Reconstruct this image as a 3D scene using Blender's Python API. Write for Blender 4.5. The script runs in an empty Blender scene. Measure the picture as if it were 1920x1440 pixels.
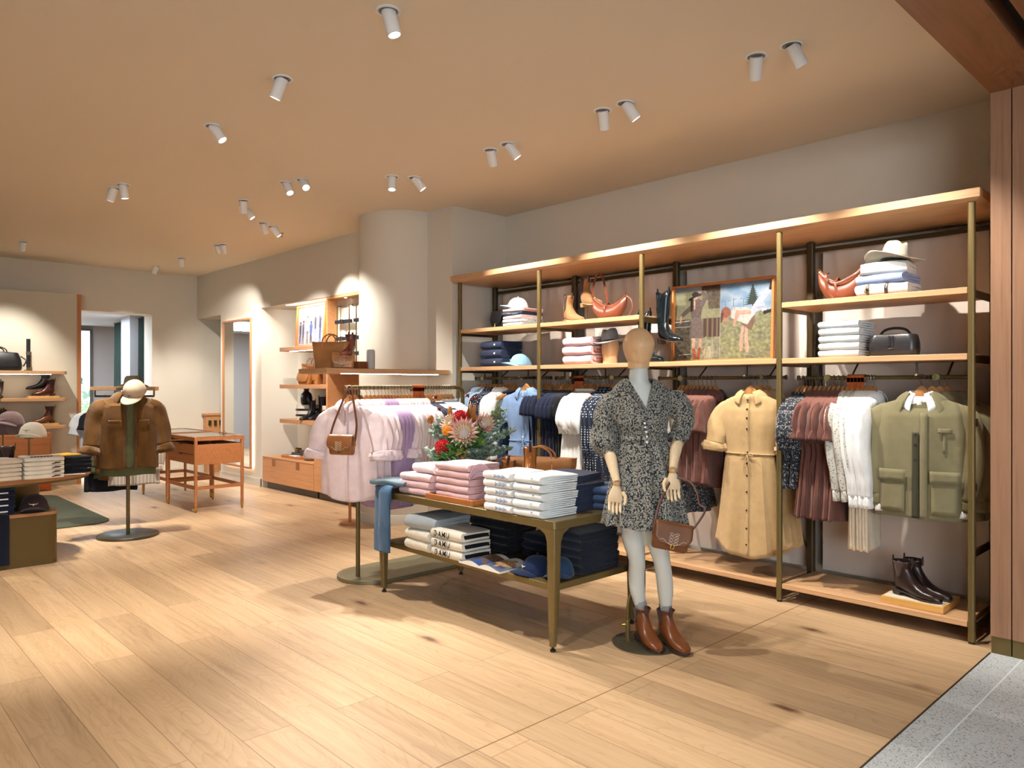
import bpy, bmesh, math, random
from mathutils import Vector, Matrix, noise
PI=math.pi; R=math.radians
SC=bpy.context.scene; COL=SC.collection
# ------------------------------------------------------------------ survey of the place
F=1391.; CAMH=1.45
_a=math.atan2(1325,1391); _th=PI-_a
FX,FY=math.cos(_th),math.sin(_th); RX,RY=math.sin(_th),-math.cos(_th)
def _ray(px,py): return Vector((FX*F+RX*(px-960), FY*F+RY*(px-960), 723-py))
def PZ(px,py,z=0.):
    d=_ray(px,py); t=(z-CAMH)/d.z; return Vector((d.x*t,d.y*t,z))
def PY(px,py,Y):
    d=_ray(px,py); t=Y/d.y; return Vector((d.x*t,Y,CAMH+d.z*t))
def PX(px,py,X):
    d=_ray(px,py); t=X/d.x; return Vector((X,d.y*t,CAMH+d.z*t))
# ------------------------------------------------------------------ object helpers
def tag(o,label=None,cat=None,group=None,kind=None):
    if label: o['label']=label
    if cat: o['category']=cat
    if group: o['group']=group
    if kind: o['kind']=kind
    return o
def thing(name,label,cat,loc=(0,0,0),rz=0.,group=None,rot=None):
    o=bpy.data.objects.new(name,None); COL.objects.link(o); o.empty_display_size=.05
    o.location=loc; o.rotation_euler=rot if rot else (0,0,rz)
    return tag(o,label,cat,group)
def copy_tree(o,parent=None):
    c=o.copy(); COL.objects.link(c)
    if parent: c.parent=parent
    for ch in list(o.children): copy_tree(ch,c)
    return c
def dup(o,loc,rz=None,label=None,cat=None,group=None,rot=None,scale=None):
    c=copy_tree(o); c.location=loc
    if rot: c.rotation_euler=rot
    elif rz is not None: c.rotation_euler=(0,0,rz)
    if scale: c.scale=scale if not isinstance(scale,(int,float)) else (scale,)*3
    return tag(c,label,cat,group)
def remat(o,mp):
    """give every part of a copied thing its own data with materials swapped by name"""
    for ob in [o]+list(o.children_recursive):
        if ob.type!='MESH': continue
        names=[m.name for m in ob.data.materials]
        if any(n in mp for n in names):
            key=ob.data.name+'|'+'|'.join(mp[n].name for n in names if n in mp)
            if key not in _rm:
                d=ob.data.copy()
                for i,n in enumerate(names):
                    if n in mp: d.materials[i]=mp[n]
                _rm[key]=d
            ob.data=_rm[key]
    return o
_rm={}
class MB:
    def __init__(s): s.v=[]; s.f=[]; s.m=[]; s.mi=0
    def add(s,vs,fs,mi=None):
        o=len(s.v); s.v+= [Vector(v) for v in vs]
        for f in fs: s.f.append(tuple(i+o for i in f)); s.m.append(s.mi if mi is None else mi)
        return s
    def box(s,c,d,M=None,mi=None):
        x,y,z=d[0]/2,d[1]/2,d[2]/2; c=Vector(c)
        vs=[Vector((sx*x,sy*y,sz*z)) for sz in(-1,1) for sy in(-1,1) for sx in(-1,1)]
        if M is not None: vs=[M@v for v in vs]
        return s.add([c+v for v in vs],[(0,2,3,1),(4,5,7,6),(0,1,5,4),(2,6,7,3),(0,4,6,2),(1,3,7,5)],mi)
    def bb(s,x0,x1,y0,y1,z0,z1,mi=None):
        return s.box(((x0+x1)/2,(y0+y1)/2,(z0+z1)/2),(abs(x1-x0),abs(y1-y0),abs(z1-z0)),None,mi)
    def loft(s,rings,cap=(True,True),closed=True,mi=None):
        n=len(rings[0]); vs=[v for r in rings for v in r]; fs=[]
        for i in range(len(rings)-1):
            for j in range(n if closed else n-1):
                k=(j+1)%n; fs.append((i*n+j,i*n+k,(i+1)*n+k,(i+1)*n+j))
        if closed and cap[0]: fs.append(tuple(range(n-1,-1,-1)))
        if closed and cap[1]: b=(len(rings)-1)*n; fs.append(tuple(b+j for j in range(n)))
        return s.add(vs,fs,mi)
    def tube(s,pts,rad,n=8,flat=1.,cap=(True,True),up=None,mi=None,mod=None):
        """flat = second radius / first; up fixes the direction of the second radius"""
        P=[Vector(p) for p in pts]; m=len(P)
        if isinstance(rad,(int,float)): rad=[rad]*m
        rings=[]; prev=None
        for i in range(m):
            t=(P[min(i+1,m-1)]-P[max(i-1,0)]); t=t.normalized() if t.length>1e-9 else Vector((0,0,1))
            if up is not None:
                b=Vector(up); b=(b-t*b.dot(t)); b=b.normalized() if b.length>1e-6 else Vector((1,0,0)); a=b.cross(t).normalized()
            else:
                if prev is None:
                    a=t.orthogonal().normalized()
                else:
                    a=(prev-t*prev.dot(t)); a=a.normalized() if a.length>1e-6 else t.orthogonal().normalized()
                prev=a; b=t.cross(a).normalized()
            fl=flat[i] if isinstance(flat,(list,tuple)) else flat
            ring=[]
            for j in range(n):
                q=2*PI*j/n; k=1. if mod is None else mod(i/(m-1) if m>1 else 0,q)
                ring.append(P[i]+(a*math.cos(q)*rad[i]+b*math.sin(q)*rad[i]*fl)*k)
            rings.append(ring)
        return s.loft(rings,cap,True,mi)
    def cyl(s,p,q,r,n=16,r2=None,mi=None): return s.tube([p,q],[r,r if r2 is None else r2],n,mi=mi)
    def lathe(s,prof,n=24,c=(0,0,0),cap=(True,True),sx=1.,sy=1.,M=None,mi=None):
        c=Vector(c); rings=[]
        for r,z in prof:
            ring=[Vector((r*sx*math.cos(2*PI*j/n),r*sy*math.sin(2*PI*j/n),z)) for j in range(n)]
            if M is not None: ring=[M@v for v in ring]
            rings.append([c+v for v in ring])
        return s.loft(rings,cap,True,mi)
    def prism(s,poly,z0,z1,M=None,c=(0,0,0),mi=None):
        """poly in XY, extruded along Z"""
        n=len(poly); c=Vector(c)
        vs=[Vector((x,y,z)) for z in(z0,z1) for x,y in poly]
        if M is not None: vs=[M@v for v in vs]
        vs=[c+v for v in vs]
        return s.add(vs,[tuple(range(n-1,-1,-1)),tuple(range(n,2*n))]+[(i,(i+1)%n,n+(i+1)%n,n+i) for i in range(n)],mi)
    def grid(s,fn,nu,nv,mi=None,wrap=False):
        """fn(u,v)->point, u,v in 0..1"""
        vs=[fn(i/nu,j/nv) for j in range(nv+1) for i in range(nu+1)]
        w=nu+1
        return s.add(vs,[(j*w+i,j*w+i+1,(j+1)*w+i+1,(j+1)*w+i) for j in range(nv) for i in range(nu)],mi)
    def build(s,name,mats,parent=None,smooth=True,bevel=0.,seg=2,loc=None,solid=0.,sub=0,rot=None,jit=0.,label=None,ang=38.):
        me=bpy.data.meshes.new(name)
        if jit:
            s.v=[v+noise.noise_vector(v*9.)*jit for v in s.v]
        me.from_pydata([tuple(v) for v in s.v],[],s.f)
        if not isinstance(mats,(list,tuple)): mats=[mats]
        for m in mats: me.materials.append(m)
        me.polygons.foreach_set('material_index',s.m)
        bm=bmesh.new(); bm.from_mesh(me); bmesh.ops.remove_doubles(bm,verts=bm.verts,dist=1e-5)
        bmesh.ops.recalc_face_normals(bm,faces=bm.faces)
        if smooth:
            A=R(ang)
            for f in bm.faces: f.smooth=True
            for e in bm.edges:
                if len(e.link_faces)>2 or (len(e.link_faces)==2 and e.calc_face_angle(0)>A): e.smooth=False
        bm.to_mesh(me); bm.free(); me.update()
        o=bpy.data.objects.new(name,me); COL.objects.link(o)
        if parent: o.parent=parent
        if loc is not None: o.location=loc
        if rot is not None: o.rotation_euler=rot
        if solid: md=o.modifiers.new('sol','SOLIDIFY'); md.thickness=solid; md.offset=0
        if sub: md=o.modifiers.new('sub','SUBSURF'); md.levels=sub; md.render_levels=sub
        if bevel: md=o.modifiers.new('bev','BEVEL'); md.width=bevel; md.segments=seg; md.limit_method='ANGLE'; md.angle_limit=R(40)
        if label: o['label']=label
        return o
def rrect(w,h,r,n=5,cx=0,cy=0):
    P=[]
    for k,(sx,sy) in enumerate(((1,1),(-1,1),(-1,-1),(1,-1))):
        for i in range(n+1):
            a=(k+i/n)*PI/2; P.append((cx+sx*(w/2-r)+r*math.cos(a),cy+sy*(h/2-r)+r*math.sin(a)))
    return P
def lerp(a,b,t): return a+(b-a)*t
def interp(tab,t):
    for i in range(len(tab)-1):
        if t<=tab[i+1][0]:
            k=(t-tab[i][0])/(tab[i+1][0]-tab[i][0]+1e-9); k=max(0,min(1,k)); k=k*k*(3-2*k)*.5+k*.5
            return [lerp(p,q,k) for p,q in zip(tab[i][1:],tab[i+1][1:])]
    return list(tab[-1][1:])
def smoothpts(P,k=4):
    """Catmull-Rom through the points"""
    P=[Vector(p) for p in P]; Q=[P[0]*2-P[1]]+P+[P[-1]*2-P[-2]]; out=[]
    for i in range(1,len(Q)-2):
        for j in range(k):
            t=j/k; a,b,c,d=Q[i-1],Q[i],Q[i+1],Q[i+2]
            out.append(.5*((2*b)+(c-a)*t+(2*a-5*b+4*c-d)*t*t+(3*b-a-3*c+d)*t**3))
    out.append(P[-1]); return out
ORD=['first','second','third','fourth','fifth','sixth','seventh','eighth','ninth','tenth','eleventh','twelfth','thirteenth','fourteenth']
# ------------------------------------------------------------------ materials
def lin(c):
    if isinstance(c,str): c=[int(c[i:i+2],16) for i in (0,2,4)]
    return tuple((x/255/12.92 if x/255<=.04045 else ((x/255+.055)/1.055)**2.4) for x in c)+(1.,)
_mats={}
class NT:
    def __init__(s,name):
        s.m=bpy.data.materials.new(name); s.m.use_nodes=True; s.t=s.m.node_tree
        s.b=s.t.nodes['Principled BSDF']; s.tc=None
    def n(s,typ,**k):
        o=s.t.nodes.new(typ)
        for a,v in k.items():
            if a.startswith('i_'): o.inputs[a[2:].replace('_',' ')].default_value=v
            else: setattr(o,a,v)
        return o
    def l(s,a,b): s.t.links.new(a,b)
    def co(s,scale=(1,1,1),rot=(0,0,0),kind='Object'):
        if s.tc is None: s.tc=s.n('ShaderNodeTexCoord')
        mp=s.n('ShaderNodeMapping'); mp.inputs['Scale'].default_value=scale; mp.inputs['Rotation'].default_value=rot
        s.l(s.tc.outputs[kind],mp.inputs['Vector']); return mp.outputs[0]
    def noise(s,vec,scale,detail=4,rough=.55,dist=0.):
        o=s.n('ShaderNodeTexNoise'); o.inputs['Scale'].default_value=scale; o.inputs['Detail'].default_value=detail
        o.inputs['Roughness'].default_value=rough; o.inputs['Distortion'].default_value=dist; s.l(vec,o.inputs['Vector']); return o.outputs['Fac']
    def ramp(s,fac,stops):
        o=s.n('ShaderNodeValToRGB'); e=o.color_ramp.elements
        while len(e)<len(stops): e.new(.5)
        for i,(p,c) in enumerate(stops): e[i].position=p; e[i].color=c if len(c)==4 else tuple(c)+(1,)
        s.l(fac,o.inputs[0]); return o.outputs[0]
    def mix(s,fac,a,b,bt='MIX'):
        o=s.n('ShaderNodeMix',data_type='RGBA',blend_type=bt)
        for sock,v in ((o.inputs[0],fac),(o.inputs[6],a),(o.inputs[7],b)):
            if hasattr(v,'links'): s.l(v,sock)
            else: sock.default_value=v
        return o.outputs[2]
    def math(s,op,a,b=0.):
        o=s.n('ShaderNodeMath',operation=op)
        for i,v in enumerate((a,b)):
            if hasattr(v,'links'): s.l(v,o.inputs[i])
            else: o.inputs[i].default_value=v
        return o.outputs[0]
    def bump(s,h,strength=.3,dist=.002):
        o=s.n('ShaderNodeBump'); o.inputs['Strength'].default_value=strength; o.inputs['Distance'].default_value=dist
        s.l(h,o.inputs['Height']); s.l(o.outputs[0],s.b.inputs['Normal'])
    def base(s,c):
        if hasattr(c,'links'): s.l(c,s.b.inputs['Base Color'])
        else: s.b.inputs['Base Color'].default_value=c
    def fin(s,rough=.5,metal=0.,spec=.5,sheen=0.):
        s.b.inputs['Roughness'].default_value=rough; s.b.inputs['Metallic'].default_value=metal
        s.b.inputs['Specular IOR Level'].default_value=spec
        if sheen: s.b.inputs['Sheen Weight'].default_value=sheen
        return s.m
def shade(c,k): return tuple(max(0,min(1,x*k)) for x in c[:3])+(1.,)
def plain(name,c,rough=.5,metal=0.,spec=.5,bump=0.,bs=200.,var=.0):
    if name in _mats: return _mats[name]
    t=NT(name); c=lin(c) if not (isinstance(c,tuple) and len(c)==4) else c
    if var: t.base(t.ramp(t.noise(t.co(),6.,3),[(.3,shade(c,1-var)),(.7,shade(c,1+var))]))
    else: t.base(c)
    if bump: t.bump(t.noise(t.co(),bs,3),bump,.001)
    _mats[name]=t.fin(rough,metal,spec); return _mats[name]
def wood(name,c,axis='X',rough=.45,var=.16,scale=1.,bump=.05):
    if name in _mats: return _mats[name]
    t=NT(name); c=lin(c); k=[38,38,38]; k['XYZ'.index(axis)]=1.6; k=[q*scale for q in k]
    f=t.noise(t.co(tuple(k)),1.,5,.6,.6); g=t.noise(t.co(tuple(q*3 for q in k)),1.,3,.5)
    col=t.ramp(f,[(.25,shade(c,1-var*1.6)),(.5,c),(.8,shade(c,1+var))])
    col=t.mix(.25,col,t.ramp(g,[(.3,shade(c,.72)),(.7,shade(c,1.15))]))
    t.base(col); t.bump(g,bump,.001); _mats[name]=t.fin(rough,0,.4); return _mats[name]
def cloth(name,c,rough=.9,scale=1.,var=.07,weave=.25,sheen=.15,crease=.5):
    if name in _mats: return _mats[name]
    t=NT(name); c=lin(c)
    f=t.noise(t.co(),14.*scale,4); t.base(t.ramp(f,[(.3,shade(c,1-var)),(.7,shade(c,1+var))]))
    cr=t.noise(t.co((1,1,.45)),22.*scale,3,.5,.4); w=t.noise(t.co(),420.*scale,2)
    b1=t.n('ShaderNodeBump'); b1.inputs['Strength'].default_value=crease; b1.inputs['Distance'].default_value=.008; t.l(cr,b1.inputs['Height'])
    b2=t.n('ShaderNodeBump'); b2.inputs['Strength'].default_value=weave; b2.inputs['Distance'].default_value=.001
    t.l(w,b2.inputs['Height']); t.l(b1.outputs[0],b2.inputs['Normal']); t.l(b2.outputs[0],t.b.inputs['Normal'])
    _mats[name]=t.fin(rough,0,.2,sheen); return _mats[name]
def leather(name,c,rough=.38,var=.15):
    if name in _mats: return _mats[name]
    t=NT(name); c=lin(c); f=t.noise(t.co(),9.,4)
    t.base(t.ramp(f,[(.3,shade(c,1-var)),(.7,shade(c,1+var))])); t.bump(t.noise(t.co(),260.,3),.15,.001)
    _mats[name]=t.fin(rough,0,.5); return _mats[name]
def denim(name,c):
    if name in _mats: return _mats[name]
    t=NT(name); c=lin(c); f=t.noise(t.co((1,1,.5)),7.,4); w=t.n('ShaderNodeTexWave'); w.inputs['Scale'].default_value=160.; w.inputs['Distortion'].default_value=3.
    t.l(t.co(rot=(.6,.3,.7)),w.inputs['Vector'])
    a=t.ramp(f,[(.28,shade(c,.65)),(.5,c),(.78,shade(c,1.35))]); t.base(t.mix(.05,a,t.ramp(t.noise(t.co((260,60,20)),1.,2),[(0.,shade(c,.4)),(1.,shade(c,2.))])))
    t.bump(t.noise(t.co(),60.,3),.3,.003); _mats[name]=t.fin(.9,0,.2,.2); return _mats[name]
def floral(name,bg,fg,scale=75.,thr=.42,extra=None,size=.5):
    """dense little blossoms: cells with a petal ring and speckle"""
    if name in _mats: return _mats[name]
    t=NT(name); bg=lin(bg); fg=lin(fg); v=t.n('ShaderNodeTexVoronoi'); v.inputs['Scale'].default_value=scale
    t.l(t.co(),v.inputs['Vector']); d=v.outputs['Distance']
    ring=t.math('MULTIPLY',t.math('GREATER_THAN',d,.12),t.math('LESS_THAN',d,thr))
    v2=t.n('ShaderNodeTexVoronoi'); v2.inputs['Scale'].default_value=scale*2.6; t.l(t.co(),v2.inputs['Vector'])
    pet=t.math('LESS_THAN',v2.outputs['Distance'],size)
    f=t.math('MULTIPLY',ring,pet)
    col=t.mix(f,bg,fg)
    if extra: col=t.mix(t.math('GREATER_THAN',t.noise(t.co(),scale*.5,2),.63),col,lin(extra))
    t.base(col); cr=t.noise(t.co((1,1,.45)),22.,3,.5,.4); t.bump(cr,.4,.006)
    _mats[name]=t.fin(.9,0,.2,.15); return _mats[name]
def dots(name,bg,fg,scale=60.,r=.28):
    if name in _mats: return _mats[name]
    t=NT(name); v=t.n('ShaderNodeTexVoronoi'); v.inputs['Scale'].default_value=scale; v.inputs['Randomness'].default_value=.15
    t.l(t.co(),v.inputs['Vector']); t.base(t.mix(t.math('LESS_THAN',v.outputs['Distance'],r),lin(bg),lin(fg)))
    t.bump(t.noise(t.co((1,1,.45)),22.,3,.5,.4),.4,.006)
    _mats[name]=t.fin(.9,0,.2,.1); return _mats[name]
def stripes(name,c1,c2,scale=10.,axis='Z',duty=.5,rot=0.):
    if name in _mats: return _mats[name]
    t=NT(name); s=t.n('ShaderNodeSeparateXYZ'); t.l(t.co(rot=(0,rot,0)),s.inputs[0])
    q=t.math('FRACT',t.math('MULTIPLY',s.outputs[axis],scale)); t.base(t.mix(t.math('LESS_THAN',q,duty),lin(c1),lin(c2)))
    t.bump(t.noise(t.co((1,1,.45)),22.,3,.5,.4),.4,.006)
    _mats[name]=t.fin(.9,0,.2,.1); return _mats[name]
def emit(name,c,strength):
    if name in _mats: return _mats[name]
    t=NT(name); t.base(lin(c)); t.b.inputs['Emission Color'].default_value=lin(c); t.b.inputs['Emission Strength'].default_value=strength
    _mats[name]=t.fin(.5); return _mats[name]
def vcol(name,rough=.35,em=0.):
    if name in _mats: return _mats[name]
    t=NT(name); a=t.n('ShaderNodeAttribute'); a.attribute_name='ink'; t.base(a.outputs['Color'])
    if em: t.l(a.outputs['Color'],t.b.inputs['Emission Color']); t.b.inputs['Emission Strength'].default_value=em
    _mats[name]=t.fin(rough,0,.4); return _mats[name]
W_OAK=wood('oak_veneer','C59A70','X'); W_OAKY=wood('oak_veneer_y','C59A70','Y'); W_OAKZ=wood('oak_veneer_z','C08050','Z')
W_JAMB=wood('walnut_veneer','9A7358','Z',var=.2); W_SOFF=wood('walnut_veneer_y','8A5A38','Y',var=.2)
W_CAB=wood('cabinet_oak','CE9564','X',var=.14); W_TEAK=wood('vitrine_wood','BE7C4C','X'); W_TEAKZ=wood('vitrine_wood_z','BE7C4C','Z')
W_HANG=wood('hanger_wood','B98250','X',rough=.3,scale=2.); W_BLOCK=wood('plinth_wood','D7A45C','X'); W_MANN=wood('mannequin_wood','DDB487','Z',rough=.4,var=.06,scale=.5,bump=.01)
BRZ=plain('bronze_paint','6B5A33',.42,.35); BRZD=plain('dark_bronze_paint','4A3D26',.4,.4); BRASS=plain('brass','C9A24A',.25,1.)
STEEL=plain('steel','9A968C',.3,1.); WALL=plain('wall_plaster','D9D2C4',.85,0,.2,.06,90.); CEIL=plain('ceiling_plaster','E6D9C5',.9,0,.15)
WHITEP=plain('white_paint','D6D6D2',.45); BLACK=plain('black_rubber','161412',.5)
# ================================================================== THE ROOM
ZC=3.273; XT=-1.125; YW=5.477; YM=4.74; XF=-12.6; YL=-3.2
def struct(name,mb,m,**k): return tag(mb.build(name,m,smooth=k.pop('smooth',False),**k),kind='structure')
def floor_material():
    t=NT('oak_planks'); co=t.co((1,1,1))
    b=t.n('ShaderNodeTexBrick'); b.offset=.37; b.offset_frequency=2; b.squash=1
    for k,v in (('Scale',1.),('Mortar Size',.0016),('Mortar Smooth',.1),('Bias',0.),('Brick Width',2.15),('Row Height',.215)): b.inputs[k].default_value=v
    b.inputs['Color1'].default_value=(0,0,0,1); b.inputs['Color2'].default_value=(1,1,1,1); b.inputs['Mortar'].default_value=(.5,.5,.5,1)
    t.l(co,b.inputs['Vector'])
    c=lin('CFAE86')
    tone=t.ramp(b.outputs['Color'],[(0.,shade(c,.80)),(.35,shade(c,.95)),(.7,shade(c,1.03)),(1.,shade(c,1.14))])
    # grain offset differs per plank
    sep=t.n('ShaderNodeSeparateXYZ'); t.l(co,sep.inputs[0]); cmb=t.n('ShaderNodeCombineXYZ')
    bw=t.n('ShaderNodeSeparateColor'); t.l(b.outputs['Color'],bw.inputs[0])
    t.l(t.math('MULTIPLY',sep.outputs[0],.55),cmb.inputs[0]); t.l(t.math('MULTIPLY',sep.outputs[1],9.),cmb.inputs[1])
    t.l(t.math('MULTIPLY',bw.outputs[0],31.),cmb.inputs[2])
    g=t.noise(cmb.outputs[0],1.5,7,.6,1.6)
    col=t.mix(.75,tone,t.ramp(g,[(.22,(.50,.43,.37,1)),(.42,(.84,.80,.76,1)),(.6,(1,1,1,1)),(.8,(1.0,.95,.88,1))]),'MULTIPLY')
    # cathedral rings
    cmb2=t.n('ShaderNodeCombineXYZ'); t.l(t.math('MULTIPLY',sep.outputs[0],.8),cmb2.inputs[0]); t.l(t.math('MULTIPLY',sep.outputs[1],5.),cmb2.inputs[1]); t.l(t.math('MULTIPLY',bw.outputs[0],17.),cmb2.inputs[2])
    r=t.noise(cmb2.outputs[0],1.2,1.5,.4,.3); rr=t.math('FRACT',t.math('MULTIPLY',r,26.))
    col=t.mix(.34,col,t.ramp(rr,[(0.,(.66,.60,.54,1)),(.3,(.95,.95,.95,1)),(1.,(1,1,1,1))]),'MULTIPLY')
    # knots
    v=t.n('ShaderNodeTexVoronoi'); v.inputs['Scale'].default_value=1.; v.inputs['Randomness'].default_value=1.
    t.l(t.co((1.0,2.9,1.)),v.inputs['Vector']); d=t.math('ADD',v.outputs['Distance'],t.math('MULTIPLY',t.noise(t.co(),18.,3),.07))
    col=t.mix(t.ramp(d,[(.070,(1,1,1,1)),(.125,(.28,.28,.28,1)),(.21,(0,0,0,1))]),col,lin('6E4A30'))
    col=t.mix(t.math('MULTIPLY',b.outputs['Fac'],.75),col,lin('6B4D33'))
    t.base(col); t.bump(t.math('ADD',t.math('MULTIPLY',g,.3),t.math('MULTIPLY',b.outputs['Fac'],-1.)),.15,.002)
    t.b.inputs['Coat Weight'].default_value=.12; t.b.inputs['Coat Roughness'].default_value=.35
    return t.fin(.5,0,.45)
def terrazzo_material():
    t=NT('terrazzo'); base=lin('C6CCCC')
    col=t.ramp(t.noise(t.co(),3.,3),[(.3,shade(base,.93)),(.7,shade(base,1.05))])
    for sc,thr,pal in ((75.,.34,('5F6E7C','8C98A0','A9977E','E6E6E2')),(120.,.36,('4A5865','7E8C98','EDEDEA','B9A98E')),(210.,.3,('3F4A56','8795A2','F0F0EE','A0866A'))):
        v=t.n('ShaderNodeTexVoronoi'); v.inputs['Scale'].default_value=sc; t.l(t.co(),v.inputs['Vector'])
        s=t.n('ShaderNodeSeparateColor'); t.l(v.outputs['Color'],s.inputs[0])
        chip=t.ramp(s.outputs[0],[(0.,lin(pal[0])),(.33,lin(pal[1])),(.66,lin(pal[2])),(1.,lin(pal[3]))])
        f=t.math('MULTIPLY',t.math('LESS_THAN',v.outputs['Distance'],thr),t.math('GREATER_THAN',s.outputs[1],.45)); col=t.mix(f,col,chip)
    t.base(col); return t.fin(.35,0,.5)
M_FLOOR=floor_material(); M_TERR=terrazzo_material()
struct('floor',MB().bb(-18.5,XT,YL-.3,6.2,-.12,0),M_FLOOR)
struct('floor_mall',MB().bb(XT,24,-18,22,-.12,0),M_TERR)
struct('trim_1',MB().bb(XT-.004,XT+.004,YL,4.66,-.002,.0012),BRZD)
struct('trim_2',MB().bb(-2.237,-2.231,YL,YW,-.002,.0006),plain('seam_strip','8C6A45',.5))
struct('trim_3',MB().bb(-.983,-.977,YL-1,4.66,-.002,.0006),plain('white_joint','E8ECEC',.5))
# ceiling (hole-free slab) and portal soffit
struct('ceiling',MB().bb(XF-.3,XT+.0,YL-.2,YW+.2,ZC,ZC+.15),CEIL)
# rack wall
struct('wall_right',MB().bb(-5.9,-.9,YW,YW+.2,0,ZC),WALL)
# pilaster and round column
struct('wall_pilaster',MB().bb(-7.1,-5.85,YM,YW+.1,0,ZC),WALL)
cr=.475; cx=-6.26-cr
struct('wall_column',MB().lathe([(cr,0),(cr,ZC)],72,(cx,YM+.02,0)),WALL,smooth=True)
struct('baseboard_column',MB().lathe([(cr,0),(cr+.012,0),(cr+.012,.1),(cr+.006,.108),(cr,.108)],72,(cx,YM+.02,0),cap=(False,False)),plain('skirting_paint','D4CDBE',.6),smooth=True)
# mirror wall: piers, header, niche and alcove
m=MB(); XA=-11.63; XN=-10.19; ZN=2.565; YB=5.30
m.bb(XF,-7.05,YM,5.95,ZN,ZC); m.bb(XA,XN,YM,5.95,0,ZN); m.bb(XN,-7.05,YB,5.95,0,ZN); m.bb(XF-.3,XA,5.95,6.1,0,ZC)
struct('wall_mirror',m,WALL)
m=MB()
m.bb(XA-.012,XN+.012,YM-.014,YM,0,.11); m.bb(XF,XF+.012,3.99,5.9,0,.11); m.bb(XN,XN+.012,YM-.014,4.86,0,.11)
struct('baseboard_mirror',m,plain('skirting_paint','D4CDBE',.6))
# far wall with the opening to the fitting corridor
YO=4.027; ZO=2.59; tk=.38
m=MB(); m.bb(XF-tk,XF,YO,6.1,0,ZC); m.bb(XF-tk,XF,YL,2.2,0,ZC); m.bb(XF-tk,XF,2.2,YO,ZO,ZC)
struct('wall_far',m,WALL)
struct('wall_left',MB().bb(XF,XT,YL-.2,YL,0,ZC),WALL)
# partition standing before the far wall
XP=-12.3
struct('wall_partition',MB().bb(XP-.22,XP,YL,2.89,0,2.79),plain('partition_paint','CFC8B6',.85,0,.2,.05,90.))
struct('trim_4',MB().bb(XP-.225,XP+.004,2.89,2.945,0,2.795),W_OAKZ)
# fitting corridor beyond the opening
BL=plain('corridor_paint','C9CBD2',.8); GR=plain('corridor_wall_paint','ADA49E',.85)
X2=-16.8
struct('ceiling_corridor',MB().bb(X2-.2,XF-tk,1.2,6.1,2.66,2.8),BL)
m=MB(); m.bb(X2-.2,X2,1.2,6.1,0,2.66); m.bb(X2,XF-tk,1.0,1.2,0,2.66); m.bb(X2,XF-tk,5.6,5.8,0,2.66)
struct('wall_corridor',m,GR)
xa=PY(240,700,YO+.02).x; xb=PY(228,700,YO+.02).x
m=MB(); m.bb(min(xa,xb)-.03,max(xa,xb)+.1,YO+.02,YO+.2,0,2.66); m.bb(max(xa,xb)-.12,max(xa,xb)+.02,YO+.2,5.6,0,2.66)
struct('wall_fitting_pier',m,BL)
# shopfront portal: jamb panels, soffit, dark track
ZS=3.037
m=MB(); m.bb(XT,-1.030,4.66,5.5,.093,ZS); m.bb(-1.024,-.2,4.66,5.5,.093,ZS+.3)
struct('trim_5',m,W_JAMB)
m=MB(); m.bb(XT+.003,-1.030,4.664,5.5,0,.093); m.bb(-1.024,-.2,4.664,5.5,0,.093)
struct('trim_6',m,BRZ)
struct('trim_7',MB().bb(-1.030,-1.024,4.68,5.4,0,ZS),BLACK)
m=MB(); m.bb(XT,-.872,YL,5.5,ZS,3.9); m.bb(-.80,.6,YL,5.5,ZS,3.9)
struct('trim_8',m,W_SOFF)
struct('trim_9',MB().bb(-.872,-.80,YL,5.5,ZS+.09,3.6),BLACK)
m=MB(); m.bb(XT,-.9,YL-.3,YL,0,ZS); m.bb(XT,-.9,YW,YW+.2,0,3.9)
struct('trim_10',m,W_JAMB)
# ------------------------------------------------------------------ corridor window with the park view (seen through the opening)
def raster(name,w,h,nu,nv,fn,parent=None,mat=None,M=None,loc=None,rot=None,thick=0.004,label=None):
    """a flat printed sheet: fn(u,v)->rgb 0..255, u to the right, v up; sheet in local XZ, facing -Y"""
    mb=MB(); mb.grid(lambda u,v:Vector(((u-.5)*w,0,v*h)),nu,nv)
    o=mb.build(name,[mat or vcol('print_ink')],parent,smooth=False,loc=loc,rot=rot,label=label)
    me=o.data; at=me.color_attributes.new('ink','FLOAT_COLOR','CORNER'); buf=[]
    for p in me.polygons:
        c=p.center; q=lin(fn(c.x/w+.5,c.z/h)); buf+= list(q)*len(p.vertices)
    at.data.foreach_set('color',buf); return o
def fbm(x,y,s=0.): return noise.fractal(Vector((x,y,s)),1.,2.,4)
def park(u,v):
    n=fbm(u*5,v*9,3.); 
    if v>.58+.08*noise.noise(Vector((u*3,0,1))): 
        t=abs(u-.62)*2.2; 
        if v<.86-t*.5 and fbm(u*22,v*30,5.)>-.12: return (60+40*n,105+40*n,112+30*n)
        return (232,240,246)
    if v>.42: return (225+20*n,232+10*n,228+10*n) if n>-.25 else (120,150,130)
    g=fbm(u*26,v*46,8.); return (120+80*g,165+60*g,118+70*g) if g>-.15 else (190,210,190)
wy0=PX(152,620,X2+.02); wy1=PX(168,620,X2+.02); wy2=PX(168,1000,X2+.02)
ww=.9; zt=wy0.z; zb=.12
pm=vcol('backlit_print',.5,1.6)
pr=raster('window_1',ww,zt-zb,60,150,park,None,pm,loc=(X2+.03,wy1.y-ww/2,zb),rot=(0,0,PI/2)); tag(pr,kind='structure')
m=MB(); y0,y1=wy1.y-ww,wy1.y; 
for a in ((y0-.04,y0,zb,zt),(y1,y1+.04,zb,zt)): m.bb(X2,X2+.06,a[0],a[1],a[2],a[3])
m.bb(X2,X2+.06,y0-.04,y1+.04,zt,zt+.04); m.bb(X2,X2+.06,y0-.04,y1+.04,zb-.04,zb)
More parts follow.
